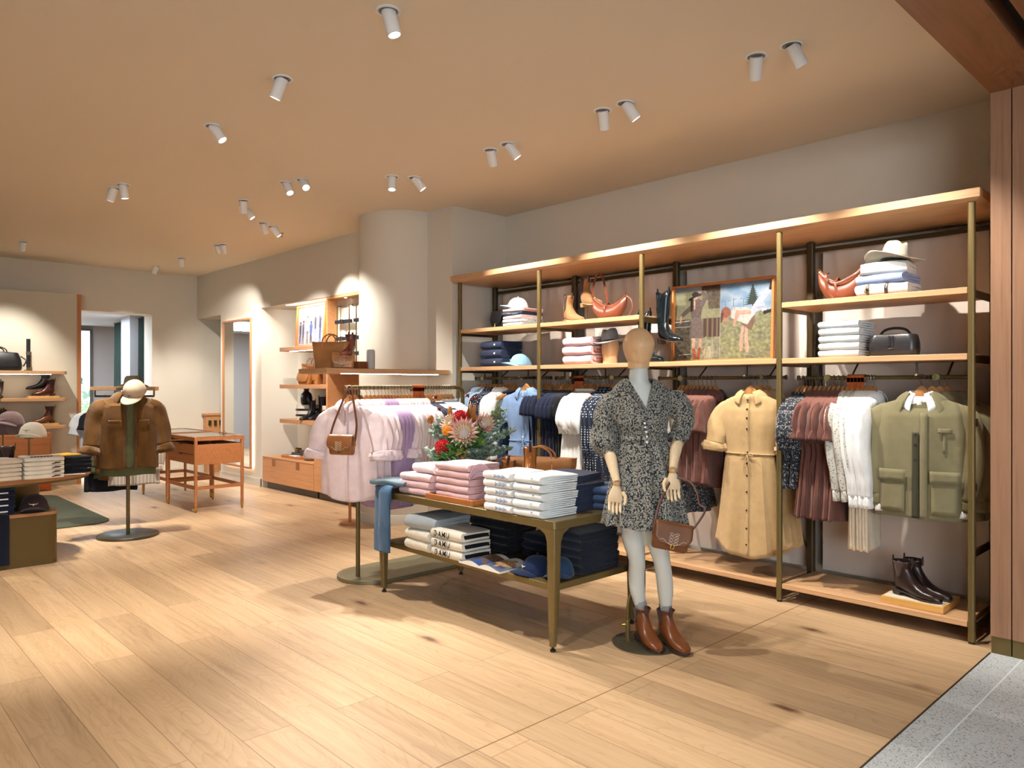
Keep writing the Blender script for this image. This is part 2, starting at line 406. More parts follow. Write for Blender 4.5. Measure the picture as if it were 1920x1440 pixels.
struct('window_frame',m,plain('grey_frame','5C5750',.5))
# green curtains
GC=cloth('curtain_green','1F2E26',.9,.6)
def curtain(label,x0,x1,y,z0,z1,n=9):
    t=thing('curtain',label,'curtain',((x0+x1)/2,y,z0),0,'green curtains of the fitting stalls')
    w=x1-x0
    mb=MB(); mb.grid(lambda u,v:Vector(((u-.5)*w*(1+.12*(1-v)),.035*math.sin(u*n*2*PI)*(1-.3*v),v*(z1-z0))),n*10,6)
    mb.build('drape',GC,t,solid=.004)
    MB().cyl((-w/2-.05,0,z1-z0+.01),(w/2+.05,0,z1-z0+.01),.012,8).build('curtain_rail',BRZD,t); return t
a=PY(213,700,YO+.12).x; b=PY(228,700,YO+.12).x; curtain('dark green curtain of the farther fitting stall',a,b-.03,YO+.14,.03,2.6,5)
a=PY(258,700,YO+.12).x; b=min(PY(273,700,YO+.12).x,XF-tk-.01); curtain('dark green curtain of the nearer fitting stall, beside the wall opening',a,b,YO+.14,.03,2.6,5)
# ------------------------------------------------------------------ ceiling spotlights
LENS=emit('spot_lens','FFF6E8',9.); SHELL=plain('spot_shell','F1F1EF',.5)
def spot(px,py,tilt,az,power=100.,size=52,target=None,i=0,lab=''):
    P=PZ(px,py,ZC); d=None
    if target is not None:
        d=(Vector(target)-(P-Vector((0,0,.05)))).normalized()
    t=thing('ceiling_spotlight',lab,'spotlight',P,0,'ceiling spotlights')
    MB().lathe([(.062,0),(.062,-.006),(.050,-.007),(.046,-.002),(.046,.0)],28).build('trim_ring',SHELL,t)
    MB().lathe([(.045,-.0005),(.045,-.006),(.0,-.007)],24,cap=(True,False)).build('recess',plain('recess_grey','77797B',.6),t)
    q=Vector((0,0,-1)).rotation_difference(d).to_matrix()
    MB().lathe([(.034,.0),(.036,-.005),(.036,-.118),(.034,-.125),(.029,-.125),(.029,-.118),(.0,-.118)],24,M=q,cap=(True,False)).build('lamp_body',SHELL,t)
    MB().lathe([(.028,-.120),(.02,-.1225),(.0,-.123)],20,M=q,cap=(True,False)).build('lens',LENS,t)
    L=bpy.data.lights.new('spot_beam','SPOT'); L.energy=power; L.spot_size=R(size); L.spot_blend=.75; L.shadow_soft_size=.028; L.color=(1.,.945,.87)
    lo=bpy.data.objects.new('spot_beam',L); COL.objects.link(lo); lo.location=P+d*.14+Vector((0,0,-.0)); lo.rotation_euler=(-d).to_track_quat('Z','Y').to_euler()
    return t
# pixel, aim point, power, cone
S=[((728,20),(-2.4,2.6,.0),125,62,'ceiling spotlight nearest the top of the picture, alone over the wood floor'),
((530,147),(-5.4,1.3,.0),150,58,'lone ceiling spotlight second from the front of the left row'),
((399,236),(-3.9,3.3,.6),150,50,'lone ceiling spotlight third from the front of the left row'),
((1418,105),(-2.9,5.1,1.25),135,62,'left one of the pair of spotlights nearest the timber soffit'),
((1484,84),(-1.3,5.1,1.2),160,62,'right one of the pair of spotlights nearest the timber soffit'),
((1130,207),(-3.9,5.1,1.25),140,62,'left one of the second pair of spotlights from the soffit'),
((1172,193),(-2.1,5.1,1.2),160,62,'right one of the second pair of spotlights from the soffit'),
((920,281),(-5.0,5.1,1.255),130,62,'left one of the third pair of spotlights from the soffit'),
((952,270),(-3.3,5.1,1.3),155,62,'right one of the third pair of spotlights from the soffit'),
((735,331),(-5.0,3.4,.9),105,56,'left one of the pair of spotlights in front of the round column'),
((777,333),(-4.5,5.1,1.3),140,61,'right one of the pair of spotlights in front of the round column'),
((536,342),(-4.9,3.3,1.0),105,50,'left one of the middle pair of grey-backed spotlights'),
((567,337),(-3.6,2.9,.7),130,52,'right one of the middle pair of grey-backed spotlights'),
((457,376),(-8.6,3.7,.3),105,56,'upper one of the overlapping pair of lit spotlights'),
((459,390),(-6.8,4.4,1.5),105,60,'lower one of the overlapping pair of lit spotlights'),
((493,418),(-9.0,4.9,1.2),100,60,'bright spotlight left of the small sprinkler'),
((511,425),(-7.6,5.0,1.6),75,60,'grey spotlight right beside the small sprinkler'),
((408,459),(-11.5,4.9,1.6),60,60,'left one of the pair of spotlights before the mirror'),
((418,458),(-10.6,4.7,1.4),62,60,'right one of the pair of spotlights before the mirror'),
((340,484),(-12.0,4.4,1.2),55,60,'single spotlight near the back corner of the ceiling'),
((294,499),(-12.6,3.4,1.4),30,60,'farthest spotlight, just before the back wall'),
((214,353),(-8.3,1.4,.2),120,60,'left one of the pair of spotlights over the jacket stand'),
((231,346),(-7.4,2.4,.8),95,52,'right one of the pair of spotlights over the jacket stand'),
((44,453),(-12.2,2.0,1.4),75,66,'small spotlight at the far left of the ceiling')]
for (p,tg,pw,sz,lb) in S: spot(p[0],p[1],0,0,pw*(1.55 if sz in (62,61) else 2.1)*(1.45 if p[0]<580 and p[1]>300 else 1.),sz,tg,lab=lb)
# extra beams without fixtures, added to light the floor at the door and left
def beam(loc,tg,pw,size):
    L=bpy.data.lights.new('spot_beam','SPOT'); L.energy=pw; L.spot_size=R(size); L.spot_blend=.8; L.shadow_soft_size=.03; L.color=(1.,.945,.87)
    lo=bpy.data.objects.new('spot_beam',L); COL.objects.link(lo); lo.location=loc; d=Vector(tg)-Vector(loc); lo.rotation_euler=(-d).to_track_quat('Z','Y').to_euler()
for i,(lx,ly,tx,ty,pw,sz) in enumerate(((-2.0,2.06,-2.0,1.7,75,60),(-3.3,.3,-3.9,1.0,110,60),(-5.2,.2,-5.6,.8,130,60),(-7.4,.2,-8.0,.8,130,60),(-10,.2,-10.6,.8,120,66),(-9.2,2.06,-9.8,1.9,130,60),(-2.0,.3,-1.9,2.2,55,60))):
    beam((lx,ly,ZC-.13),(tx,ty,0),pw*1.9,sz)
# sprinkler
t=thing('sprinkler','small metal fire sprinkler on the ceiling near the middle spotlights','sprinkler',PZ(528,437,ZC))
MB().lathe([(.025,0),(.02,-.01),(.008,-.012),(.008,-.04),(.022,-.042),(.022,-.045),(0,-.046)],14,cap=(True,False)).build('sprinkler_head',STEEL,t)
# mall light from the open shopfront side and corridor daylight
w=bpy.data.worlds.new('world'); SC.world=w; w.use_nodes=True; bg=w.node_tree.nodes['Background']; bg.inputs[0].default_value=(.88,.94,1.,1); bg.inputs[1].default_value=.24
def area(loc,tg,sx,sy,pw,col):
    L=bpy.data.lights.new('area_glow','AREA'); L.shape='RECTANGLE'; L.size=sx; L.size_y=sy; L.energy=pw; L.color=col
    lo=bpy.data.objects.new('area_glow',L); COL.objects.link(lo); lo.location=loc; d=Vector(tg)-Vector(loc); lo.rotation_euler=(-d).to_track_quat('Z','Y').to_euler(); return lo
area((-14.4,3.0,2.62),(-14.4,3.0,0),2.2,1.2,190,(.72,.84,1.))
area((1.4,1.0,3.7),(.2,2.6,0),1.6,5.0,150,(.80,.90,1.))
area((5.5,-4.5,1.7),(-2.6,4.6,1.3),5.0,2.6,400,(.93,.96,1.))
# ------------------------------------------------------------------ camera and view
cam=bpy.data.cameras.new('camera'); co=bpy.data.objects.new('camera',cam); COL.objects.link(co); SC.camera=co
co.location=(0,0,CAMH); co.rotation_euler=(PI/2,0,_th-PI/2); cam.sensor_width=36; cam.lens=36*F/1920; cam.shift_y=3/1920
cam.clip_start=.05
vs=SC.view_settings; vs.view_transform='Standard'; vs.look='None'; vs.exposure=0.; vs.gamma=1.; vs.use_curve_mapping=False
cy=SC.cycles; cy.use_denoising=True; cy.use_adaptive_sampling=True; cy.adaptive_threshold=.065; cy.adaptive_min_samples=10; cy.max_bounces=6; cy.diffuse_bounces=3; cy.glossy_bounces=3; cy.transmission_bounces=4; cy.sample_clamp_indirect=6.; cy.caustics_reflective=False; cy.caustics_refractive=False; cy.use_light_tree=True; cy.transparent_max_bounces=6
try: cy.denoiser='OPENIMAGEDENOISE'
except Exception: pass
# ================================================================== FURNITURE
def W(mb,name,mat,root,**k):
    """part given in world coordinates, hung under an unrotated root"""
    off=Vector(root.location); mb.v=[v-off for v in mb.v]
    return mb.build(name,mat,root,**k)
# ---- the long wall rack
PXs=[-1.236,-2.372,-3.507,-4.628,-5.735]; YR=4.744; YRB=5.20
rack=thing('display_rack','long wall rack of wood shelves on bronze posts with hanging rails','rack',(-3.5,4.95,0))
def topboard():
    m=MB(); y0,y1=4.70,5.40; z0,z1=2.479,2.549; x0,x1=-5.835,-1.185; b=.035
    # front and right edge slope inwards towards the underside
    v=[(x0+b,y0+b,z0),(x1-b,y0+b,z0),(x1-b,y1,z0),(x0+b,y1,z0),(x0,y0,z0+.02),(x1,y0,z0+.02),(x1,y1,z0+.02),(x0,y1,z0+.02),(x0,y0,z1),(x1,y0,z1),(x1,y1,z1),(x0,y1,z1)]
    f=[(3,2,1,0),(8,9,10,11)]
    for k in (0,4):
        for i in range(4): f.append((k+i,k+(i+1)%4,k+4+(i+1)%4,k+4+i))
    return m.add(v,f)
W(topboard(),'top_board',W_OAK,rack,bevel=.002)
for x in PXs:
    W(MB().prism(rrect(.036,.034,.012),.012,2.482,c=(x,YR,0)),'post',BRZ,rack)
    W(MB().prism(rrect(.05,.05,.012),.0,2.47,c=(x,YRB+.02,0)),'post',BRZD,rack)
    W(MB().lathe([(.008,.012),(.008,.006),(.016,.005),(.018,0)],12,(x,YR,0)),'levelling_foot',BRZD,rack)
    for z in (.085,.5,.87,1.24,1.60,1.97):
        if x!=PXs[0] and z in (.5,1.24): continue
        W(MB().bb(x-.005,x+.005,YR+.015,YRB,z-.022,z+.022),'side_bracket',BRZD,rack,bevel=.0015)
def shelf(x0,x1,z,th=.036,y0=4.735,y1=5.19,name='shelf'):
    W(MB().bb(x0+.02,x1-.02,y0,y1,z-th,z),name,W_OAK,rack,bevel=.003)
for i in range(4):
    x1,x0=PXs[i],PXs[i+1]
    shelf(x0,x1,1.632); shelf(x0,x1,.124,.034,4.735,5.22,'base_shelf')
    if i in (0,2,3): shelf(x0,x1,2.006)
RZ=1.508; YG=4.97
rails=[(-5.75,-4.70,1.522),(-4.63,-3.83,1.518),(-3.50,-2.436,1.508),(-2.347,-1.30,1.502)]
PAD=plain('pale_brass_disc','B9AE7C',.4,.6)
for i,(a,b,z) in enumerate(rails):
    r=W(MB().cyl((a,YG,z),(b,YG,z),.0125,14),'hanging_rail',BRZ,rack)
    for x in (a,b): W(MB().cyl((x-.003,YG,z),(x+.003,YG,z),.018,14),'rail_end',BRZD,rack)
    for k in (.13,.34,.72,.88):
        x=lerp(a,b,k); W(MB().cyl((x,YG,z),(x,YG+(.12 if k in(.34,.88) else 0),1.60),.006,8),'hanging_rod',BRZD,rack)
    for k in ((.2,.83) if i else (.12,.66)):
        x=lerp(a,b,k); W(MB().cyl((x,YG-.016,z),(x,YG-.03,z),.021,18),'rail_disc',PAD,rack)
# diagonal brace behind and back cross bars
m=MB()
for i in (0,1,2,3):
    m.bb(PXs[i+1],PXs[i],5.225,5.235,2.40,2.43)
W(m,'cross_bar',BRZD,rack)
for x in PXs[1:4]: W(MB().cyl((x+.03,5.24,.1),(x-.28,5.24,.9),.008,6),'brace',BRZD,rack)
# linen hangings behind the rack
LIN=NT('linen'); c=lin('D6C8BB'); _w=LIN.n('ShaderNodeTexWave',wave_type='BANDS',bands_direction='X'); _w.inputs['Scale'].default_value=130.; _w.inputs['Distortion'].default_value=4.; LIN.l(LIN.co(),_w.inputs['Vector'])
_z=LIN.n('ShaderNodeTexWave',wave_type='BANDS',bands_direction='Z'); _z.inputs['Scale'].default_value=120.; _z.inputs['Distortion'].default_value=4.; LIN.l(LIN.co(),_z.inputs['Vector'])
_c=LIN.mix(.22,c,LIN.ramp(_w.outputs[0],[(0,shade(c,.75)),(1,shade(c,1.15))])); _c=LIN.mix(.2,_c,LIN.ramp(_z.outputs[0],[(0,shade(c,.7)),(1,shade(c,1.2))])); LIN.base(_c); LIN=LIN.fin(.95,0,.1,.1)
for i in range(4):
    x1,x0=PXs[i]-.05,PXs[i+1]+.05
    if i==3: x0=-5.70
    t=thing('linen_hanging','taupe linen hanging behind the '+['rightmost','second from right','second from left','leftmost'][i]+' bay of the wall rack','hanging',((x0+x1)/2,5.30,.13),0,'linen hangings behind the wall rack')
    w=x1-x0; rs=i*3.1
    def g(u,v,w=w,rs=rs):
        f=noise.noise(Vector((u*9,v*1.2,rs)))*.012*(.3+v)+.006*math.sin(u*50+rs)*max(0,v-.85)*6
        return Vector(((u-.5)*w,f,v*2.30))
    MB().grid(g,60,30).build('cloth_panel',LIN,t)
    MB().cyl((-w/2,0.012,2.305),(w/2,.012,2.305),.009,8).build('hanging_bar',BRZD,t)
# ---- two-tier bronze table
TX0,TX1,TY0,TY1=-4.44,-2.735,2.92,3.68
tb=thing('display_table','low bronze metal display table with two tiers, stacked with folded clothes','table',((TX0+TX1)/2,(TY0+TY1)/2,0))
BT=plain('bronze_table_paint','78673E',.32,.35)
def bx(m,x0,x1,y0,y1,z0,z1): return m.bb(x0,x1,y0,y1,z0,z1)
W(MB().prism(rrect(TX1-TX0,TY1-TY0,.03,4,(TX0+TX1)/2,(TY0+TY1)/2),.668,.714),'tabletop',BT,tb,bevel=.003)
W(MB().prism(rrect(TX1-TX0-.07,TY1-TY0-.07,.03,4,(TX0+TX1)/2,(TY0+TY1)/2),.325,.362),'lower_shelf',BT,tb,bevel=.003)
for sx,x in ((1,TX0),(-1,TX1)):
    for sy,y in ((1,TY0),(-1,TY1)):
        rings=[]
        for z,w,o in ((.03,.034,.022),(.2,.046,.012),(.34,.054,.006),(.52,.058,.003),(.60,.062,.001),(.64,.078,.0),(.669,.13,.0)):
            cx_=x+sx*(o+w/2); cy_=y+sy*(o*.6+w/2); rings.append([Vector((px,py,z)) for px,py in rrect(w,w,.01,3,cx_,cy_)])
        W(MB().loft(rings),'leg',BT,tb)
        cx_=x+sx*(.022+.017); cy_=y+sy*(.013+.017)
        W(MB().lathe([(.016,0),(.016,.012),(.008,.014),(.008,.032)],12,(cx_,cy_,0)),'foot',BLACK,tb)
TT=.714; TS=.362
# ---- freestanding garment rail (gondola)
gd=thing('garment_rail','freestanding bronze garment rail on long rounded base plate','rail',(-4.82,3.42,0))
pl=[]
for i in range(17): a=PI+PI*i/16; pl.append((-4.83+.255*math.cos(a),3.12+.255*math.sin(a)))
for i in range(17): a=PI*i/16; pl.append((-4.83+.255*math.cos(a),3.78+.255*math.sin(a)))
W(MB().prism(pl,.0,.028),'base_plate',plain('base_plate_grey','8A8569',.38,.5),gd,bevel=.003)
GRZ=1.435; m=MB(); c=[]
for i in range(9): a=PI-PI/2*i/8; c.append((-4.80,2.97+.06*math.cos(a),1.375+.06*math.sin(a)))
c2=[(x,4.0-(y-2.91),z) for x,y,z in c][::-1]
m.tube([(-4.80,2.87,GRZ)]+c2+[(-4.80,4.0,.028)],.0165,12); m.tube([(-4.80,2.985,.028),(-4.80,2.985,GRZ)],.0165,12); W(m,'rail_frame',BRZ,gd)
GRZ=1.435
# ---- jacket stand
js=thing('torso_stand','bronze display stand on round base holding the jacket','stand',(-7.73,2.252,0))
bm_=plain('dark_base','55524A',.35,.5)
W(MB().lathe([(.27,0),(.27,.022),(.262,.028),(0,.028)],48,(-7.73,2.252,0)),'base',bm_,js)
W(MB().cyl((-7.73,2.252,.028),(-7.73,2.252,1.32),.017,14),'pole',BRZ,js)
# ---- glass-topped vitrines
def vitrine(x0,x1,y0,y1,lab,back):
    t=thing('glass_top_case',lab,'display case',((x0+x1)/2,(y0+y1)/2,0),0,'glass topped wooden display cases'); h=.86; r=.021
    for x in (x0+r,x1-r):
        for y in (y0+r,y1-r):
            W(MB().tube([(x,y,.075),(x,y,.7),(x,y,h-.03)],[.017,.021,.021],16),'leg',W_TEAKZ,t)
            W(MB().tube([(x,y,.012),(x,y,.075)],[.0135,.0172],16),'foot_cap',BRASS,t)
            W(MB().cyl((x,y,0),(x,y,.012),.009,10),'foot_pad',BLACK,t)
    m=MB(); m.bb(x0,x1,y0,y0+.045,h-.045,h); m.bb(x0,x1,y1-.045,y1,h-.045,h); m.bb(x0,x0+.045,y0+.045,y1-.045,h-.045,h); m.bb(x1-.045,x1,y0+.045,y1-.045,h-.045,h)
    W(m,'top_frame',W_TEAK,t,bevel=.003)
    W(MB().bb(x0+.04,x1-.04,y0+.04,y1-.04,h-.012,h-.003),'glass_top',GLASS,t)
    m=MB(); a=.012; m.bb(x1-.03,x1-.012,y0+a,y1-a,.54,.772); m.bb(x0+.012,x0+.03,y0+a,y1-a,.54,.772); m.bb(x0+.03,x1-.03,y1-.03,y1-.012,.54,.772); m.bb(x0+.03,x1-.03,y0+.03,y1-.03,.54,.555); m.bb(x0+.03,x1-.03,y0+.03,y1-.03,.70,.712)
    W(m,'case_box',W_TEAK,t,bevel=.002)
    for z0,z1 in ((.545,.655),(.662,.772)):
        d=W(MB().bb(x0+.046,x1-.046,y0+.008,y0+.028,z0,z1),'drawer',W_TEAK,t,bevel=.002)
        k=MB().bb((x0+x1)/2-.04,(x0+x1)/2+.04,y0+.004,y0+.03,z1-.014,z1+.0035); off=Vector(t.location); k.v=[v-off for v in k.v]; k.build('finger_pull',BRZD,d)
    m=MB(); z0,z1=.255,.295
    m.bb(x0+.012,x1-.012,y0+.012,y0+.03,z0,z1); m.bb(x0+.012,x1-.012,y1-.03,y1-.012,z0,z1); m.bb(x0+.012,x0+.03,y0+.03,y1-.03,z0,z1); m.bb(x1-.03,x1-.012,y0+.03,y1-.03,z0,z1)
    W(m,'stretcher',W_TEAK,t,bevel=.002)
    return t
def glassmat():
    t=NT('clear_glass'); t.b.inputs['Transmission Weight'].default_value=1.; t.b.inputs['IOR'].default_value=1.3; t.base((.95,1,.98,1)); return t.fin(.02,0,.5)
GLASS=glassmat()
vitrine(-9.52,-8.60,3.205,3.79,'glass topped wooden display case on tall legs, nearer of the two',0)
vitrine(-10.58,-9.64,3.245,3.83,'glass topped wooden display case on tall legs, farther one behind the jacket',0)
# items seen in the near case
def flat(name,lab,cat,c,d,mat,rz=0,bev=.002,part='body',grp=None):
    t=thing(name,lab,cat,c,rz,grp); MB().box((0,0,d[2]/2),d).build(part,mat,t,bevel=bev); return t
t=flat('price_booklet','white booklet inside the nearer glass topped case','booklet',(-9.1,3.42,.713),(.26,.16,.012),plain('paper','F0EEE6',.7),.2)
t=flat('leather_wallet','black leather wallet inside the nearer glass topped case','wallet',(-8.95,3.60,.713),(.20,.10,.03),leather('black_leather','17181B'),-.1)
t=flat('card_holder','red card holder inside the nearer glass topped case','wallet',(-9.2,3.62,.713),(.10,.07,.02),leather('red_leather','7E2A24'),.3)
t=thing('eyeglasses','dark framed glasses lying on the nearer glass topped case','glasses',(-8.78,3.60,.862),.4)
m=MB()
for s in(-1,1):
    m.tube([(s*.03+.024*math.cos(a*PI/6),-.0,.02+.018*math.sin(a*PI/6)) for a in range(13)],.002,6); m.tube([(s*.056,0,.026),(s*.052,.12,.01)],.0022,6)
m.tube([(-.006,0,.024),(.006,0,.024)],.002,6); m.build('frame',BLACK,t)
# ---- tall mirror with halo
mx0,mx1,mz0,mz1=-11.43,-10.425,.235,2.44
t=thing('wall_mirror','tall wood framed mirror with glowing halo on the wall','mirror',((mx0+mx1)/2,YM-.03,mz0))
w=mx1-mx0; h=mz1-mz0
m=MB(); m.bb(-w/2,-w/2+.028,-.03,.0,0,h); m.bb(w/2-.028,w/2,-.03,.0,0,h); m.bb(-w/2+.028,w/2-.028,-.03,.0,0,.028); m.bb(-w/2+.028,w/2-.028,-.03,.0,h-.028,h)
m.build('frame',W_OAKZ,t,bevel=.002)
MM=NT('mirror_silver'); MM.base((.86,.88,.87,1)); MM=MM.fin(.015,1.)
MB().bb(-w/2+.028,w/2-.028,-.016,-.008,.028,h-.028).build('mirror_glass',MM,t)
HALO=emit('halo_led','FFF1DC',15.)
m=MB(); e=.03; m.bb(-w/2+e,-w/2+e+.02,.004,.018,e,h-e); m.bb(w/2-e-.02,w/2-e,.004,.018,e,h-e); m.bb(-w/2+e+.02,w/2-e-.02,.004,.018,e,e+.02); m.bb(-w/2+e+.02,w/2-e-.02,.004,.018,h-e-.02,h-e)
m.build('halo_strip',HALO,t); MB().bb(-w/2+.08,w/2-.08,0,.0295,.08,h-.08).build('mounting_panel',BRZD,t)
# ---- niche: low cabinet, tall cabinet, floating shelves
def cab(x0,x1,z1,y0,y1,lab,fronts,name='drawer_cabinet'):
    t=thing(name,lab,'cabinet',((x0+x1)/2,(y0+y1)/2,0))
    W(MB().bb(x0,x1,y0+.02,y1,.10,z1-.022),'carcass',W_CAB,t)
    W(MB().bb(x0,x1,y0-.002,y1,z1-.02,z1),'worktop',W_CAB,t,bevel=.002)
    W(MB().bb(x0+.03,x1,y0+.06,y1,0,.10),'toe_kick',BRZD,t)
    for fx0,fx1,fz0,fz1,pull in fronts:
        d=W(MB().bb(fx0+.002,fx1-.002,y0,y0+.019,fz0+.002,fz1-.002),'drawer',W_CAB,t,bevel=.0015)
        if pull:
            xm=fx0+(fx1-fx0)*pull; k=MB().bb(xm-.045,xm+.045,y0-.006,y0,fz1-.09,fz1+.001); off=Vector(t.location); k.v=[v-off for v in k.v]; k.build('leather_pull',leather('tab_leather','9A6238'),d,bevel=.002)
    return t
cab(-10.07,-8.61,.455,4.70,5.29,'low oak drawer cabinet with leather tab pulls in the lit niche',[(-10.07,-9.37,.10,.433,.5),(-9.37,-8.61,.10,.433,.45)])
cab(-8.60,-7.28,.86,4.70,5.29,'taller oak cabinet beside the low one, partly behind pink shirts',[(-8.60,-7.90,.10,.55,0),(-7.90,-7.28,.10,.55,0),(-8.60,-7.28,.55,.72,0),(-8.60,-7.28,.72,.838,0)])
LED=emit('led_strip','FFF4E2',22.)
def fshelf(x0,x1,z,y0,y1,lab,led=None,th=.055,mat=None):
    t=thing('floating_shelf',lab,'shelf',((x0+x1)/2,(y0+y1)/2,z))
    W(MB().bb(x0,x1,y0,y1,z-th,z),'board',mat or W_CAB,t,bevel=.003)
    if led: W(MB().bb(*led,z-th-.006,z-th+.001),'led_strip',LED,t)
    return t
NX0,NX1=-9.63,-8.36
fshelf(NX0,NX1,1.973,4.74,5.29,'lit floating shelf under the framed group picture in the niche',(NX0+.2,NX1-.02,4.79,4.805))
fshelf(NX0,NX1,1.465,4.74,5.29,'floating shelf with tan leather bags in the niche')
fshelf(NX0,NX1,.993,4.74,5.29,'lowest floating shelf in the niche, with boxes and pouches')
for z in (1.41,.935): pass
# wood-lined belt unit
t=thing('belt_display_unit','wood lined recessed unit with belts, left of the round column','display unit',(-7.8,5.0,.87))
m=MB(); m.bb(-8.355,-8.32,4.735,5.29,.87,2.56); m.bb(-8.32,-7.1,4.735,5.29,2.53,2.56); W(m,'surround',W_CAB,t)
W(MB().bb(-8.32,-7.1,4.87,4.89,1.64,2.53),'back_panel',plain('cream_panel','DDD3C2',.7),t)
W(MB().bb(-8.32,-7.1,5.05,5.29,.87,1.64),'wood_back',W_CAB,t)
W(MB().bb(-8.32,-7.1,4.745,5.05,1.14,1.17),'inner_shelf',W_CAB,t,bevel=.002)
W(MB().bb(-8.32,-7.1,4.745,5.05,1.61,1.64),'upper_shelf',W_CAB,t,bevel=.002)
for x,y in ((-8.0,4.95),(-7.45,4.95)): 
    W(MB().lathe([(.018,2.529),(.018,2.526),(0,2.526)],16,(x,4.80,0),cap=(False,True)),'downlight',LENS,t)
def steady(loc,tg,pw,size=100,col=(1.,.88,.74)):
    L=bpy.data.lights.new('niche_beam','SPOT'); L.energy=pw; L.spot_size=R(size); L.spot_blend=.9; L.shadow_soft_size=.02; L.color=col
    lo=bpy.data.objects.new('niche_beam',L); COL.objects.link(lo); lo.location=loc; d=Vector(tg)-Vector(loc); lo.rotation_euler=(-d).to_track_quat('Z','Y').to_euler()
steady((-8.0,4.79,2.52),(-8.0,4.84,1.6),9); steady((-7.45,4.79,2.52),(-7.4,4.84,1.6),9)
L=area((-9.0,4.80,2.55),(-9.0,5.3,1.9),1.2,.04,24,(1,.95,.88))
# belts on two ladders
def ladder(x,lab):
    t=thing('belt_ladder',lab,'belt rack',(x,4.815,1.641),0,'brass belt ladders')
    m=MB()
    for dx in (-.02,.26):
        m.tube([(dx,0,0),(dx,0,.80),(dx,.05,.80)],.008,8)
    m.build('ladder_frame',BRZ,t)
    return t
BELT=leather('belt_leather_black','1F222B',.4); BUCK=STEEL
for k,(x,lb) in enumerate(((-8.20,'left'),(-7.76,'right'))):
    ladder(x,'%s brass ladder stand for belts in the wood lined unit'%lb)
    for j,z in enumerate((2.24,2.03,1.84)):
        b=thing('belt','%s dark leather belt on the %s belt ladder'%(['top','middle','lowest'][j],lb),'belt',(x+.14,4.80,z),0,'belts on the ladders')
        m=MB(); m.bb(-.18,.16,-.008,-.002,-.021,.021); m.bb(-.18,.16,.028,.033,-.021,.021); m.bb(-.185,-.18,-.008,.033,-.021,.021); m.bb(.16,.165,-.008,.033,-.021,.021)
        m.build('strap',BELT,b,bevel=.001)
        m=MB(); m.bb(-.06,-.05,-.016,-.008,-.028,.028); m.bb(-.02,-.01,-.016,-.008,-.028,.028); m.bb(-.05,-.02,-.016,-.008,.02,.028); m.bb(-.05,-.02,-.016,-.008,-.028,-.02); m.build('buckle',BUCK,b,bevel=.001)
        m=MB(); m.bb(-.002,.012,-.013,-.008,-.023,.023); m.build('keeper_loop',leather('belt_loop','3A2A22'),b)
# long lit shelf running out from the pilaster
fshelf(-6.42,-5.895,1.607,3.35,4.735,'long wooden shelf with light strip, in front of the round column',(-5.915,-5.90,3.50,4.60),.046,W_OAKY)
# ---- alcove peg unit
t=thing('peg_unit','small slatted wooden unit in the alcove left of the mirror','wooden unit',(-12.5,4.97,.55))
m=MB(); m.bb(-.07,.07,-.14,.14,0,.43); m.build('panel',W_CAB,t,bevel=.003)
MB().bb(-.09,.09,-.16,.16,.40,.435).build('top_rail',W_CAB,t,bevel=.003)
for y in (-.09,0,.09): MB().bb(.07,.10,y-.022,y+.022,.24,.32).build('slot',BRZD,t,bevel=.002)
t.location.z=0; 
for ch in t.children: ch.location.z=.55
MB().bb(-.06,.06,-.13,.13,0,.55).build('leg_panel',W_CAB,t)
# ---- left side: wall shelves, cabinet, rug
def pshelf(z,lab,led):
    t=thing('wall_shelf',lab,'shelf',(-12.14,1.2,z),0,'wooden shelves on the cream partition')
    pts=[(-12.3,-.3)]; 
    for i in range(9): a=PI/2*i/8; pts.append((-12.05+.065*math.cos(a)-.0,2.635+.065*math.sin(a)) )
    pts=[(-12.295,-.3),(-11.985,-.3)]+[(-12.05+.065*math.cos(PI/2*i/8),2.635+.065*math.sin(PI/2*i/8)) for i in range(9)]+[(-12.295,2.70)]
    W(MB().prism(pts,z-.046,z),'board',W_OAKY,t,bevel=.003)
    if led: W(MB().bb(-12.02,-12.005,-.2,2.5,z-.052,z-.045),'led_strip',LED,t)
pshelf(1.655,'top wooden shelf on the cream partition, with a light strip under it',1)
pshelf(1.277,'middle wooden shelf on the cream partition, with riding boots',0)
pshelf(.889,'lowest wooden shelf on the cream partition',0)
t=thing('storage_cabinet','wooden storage cabinet with orange front, low at the cream partition','cabinet',(-12.0,1.6,0))
W(MB().bb(-12.28,-11.80,.2,2.46,.0,.80),'carcass',wood('left_cabinet_wood','B97546','Y'),t,bevel=.004)
for y0,y1 in ((.22,1.0),(1.01,1.72),(1.73,2.44)):
    W(MB().bb(-11.80,-11.78,y0,y1,.40,.78),'drawer',wood('left_cabinet_wood','B97546','Y'),t,bevel=.002)
    W(MB().bb(-11.80,-11.78,y0,y1,.03,.39),'door',plain('orange_leather_front','B4571C',.5),t,bevel=.002)
rg=thing('rug','dark green rug with rounded corner on the wood floor','rug',(-9.9,1.2,0))
W(MB().prism(rrect(2.75,2.3,.25,8,-9.97,1.23),.0005,.012),'rug_pile',cloth('rug_green','4A5040',1.,3.,.12,.6),rg)
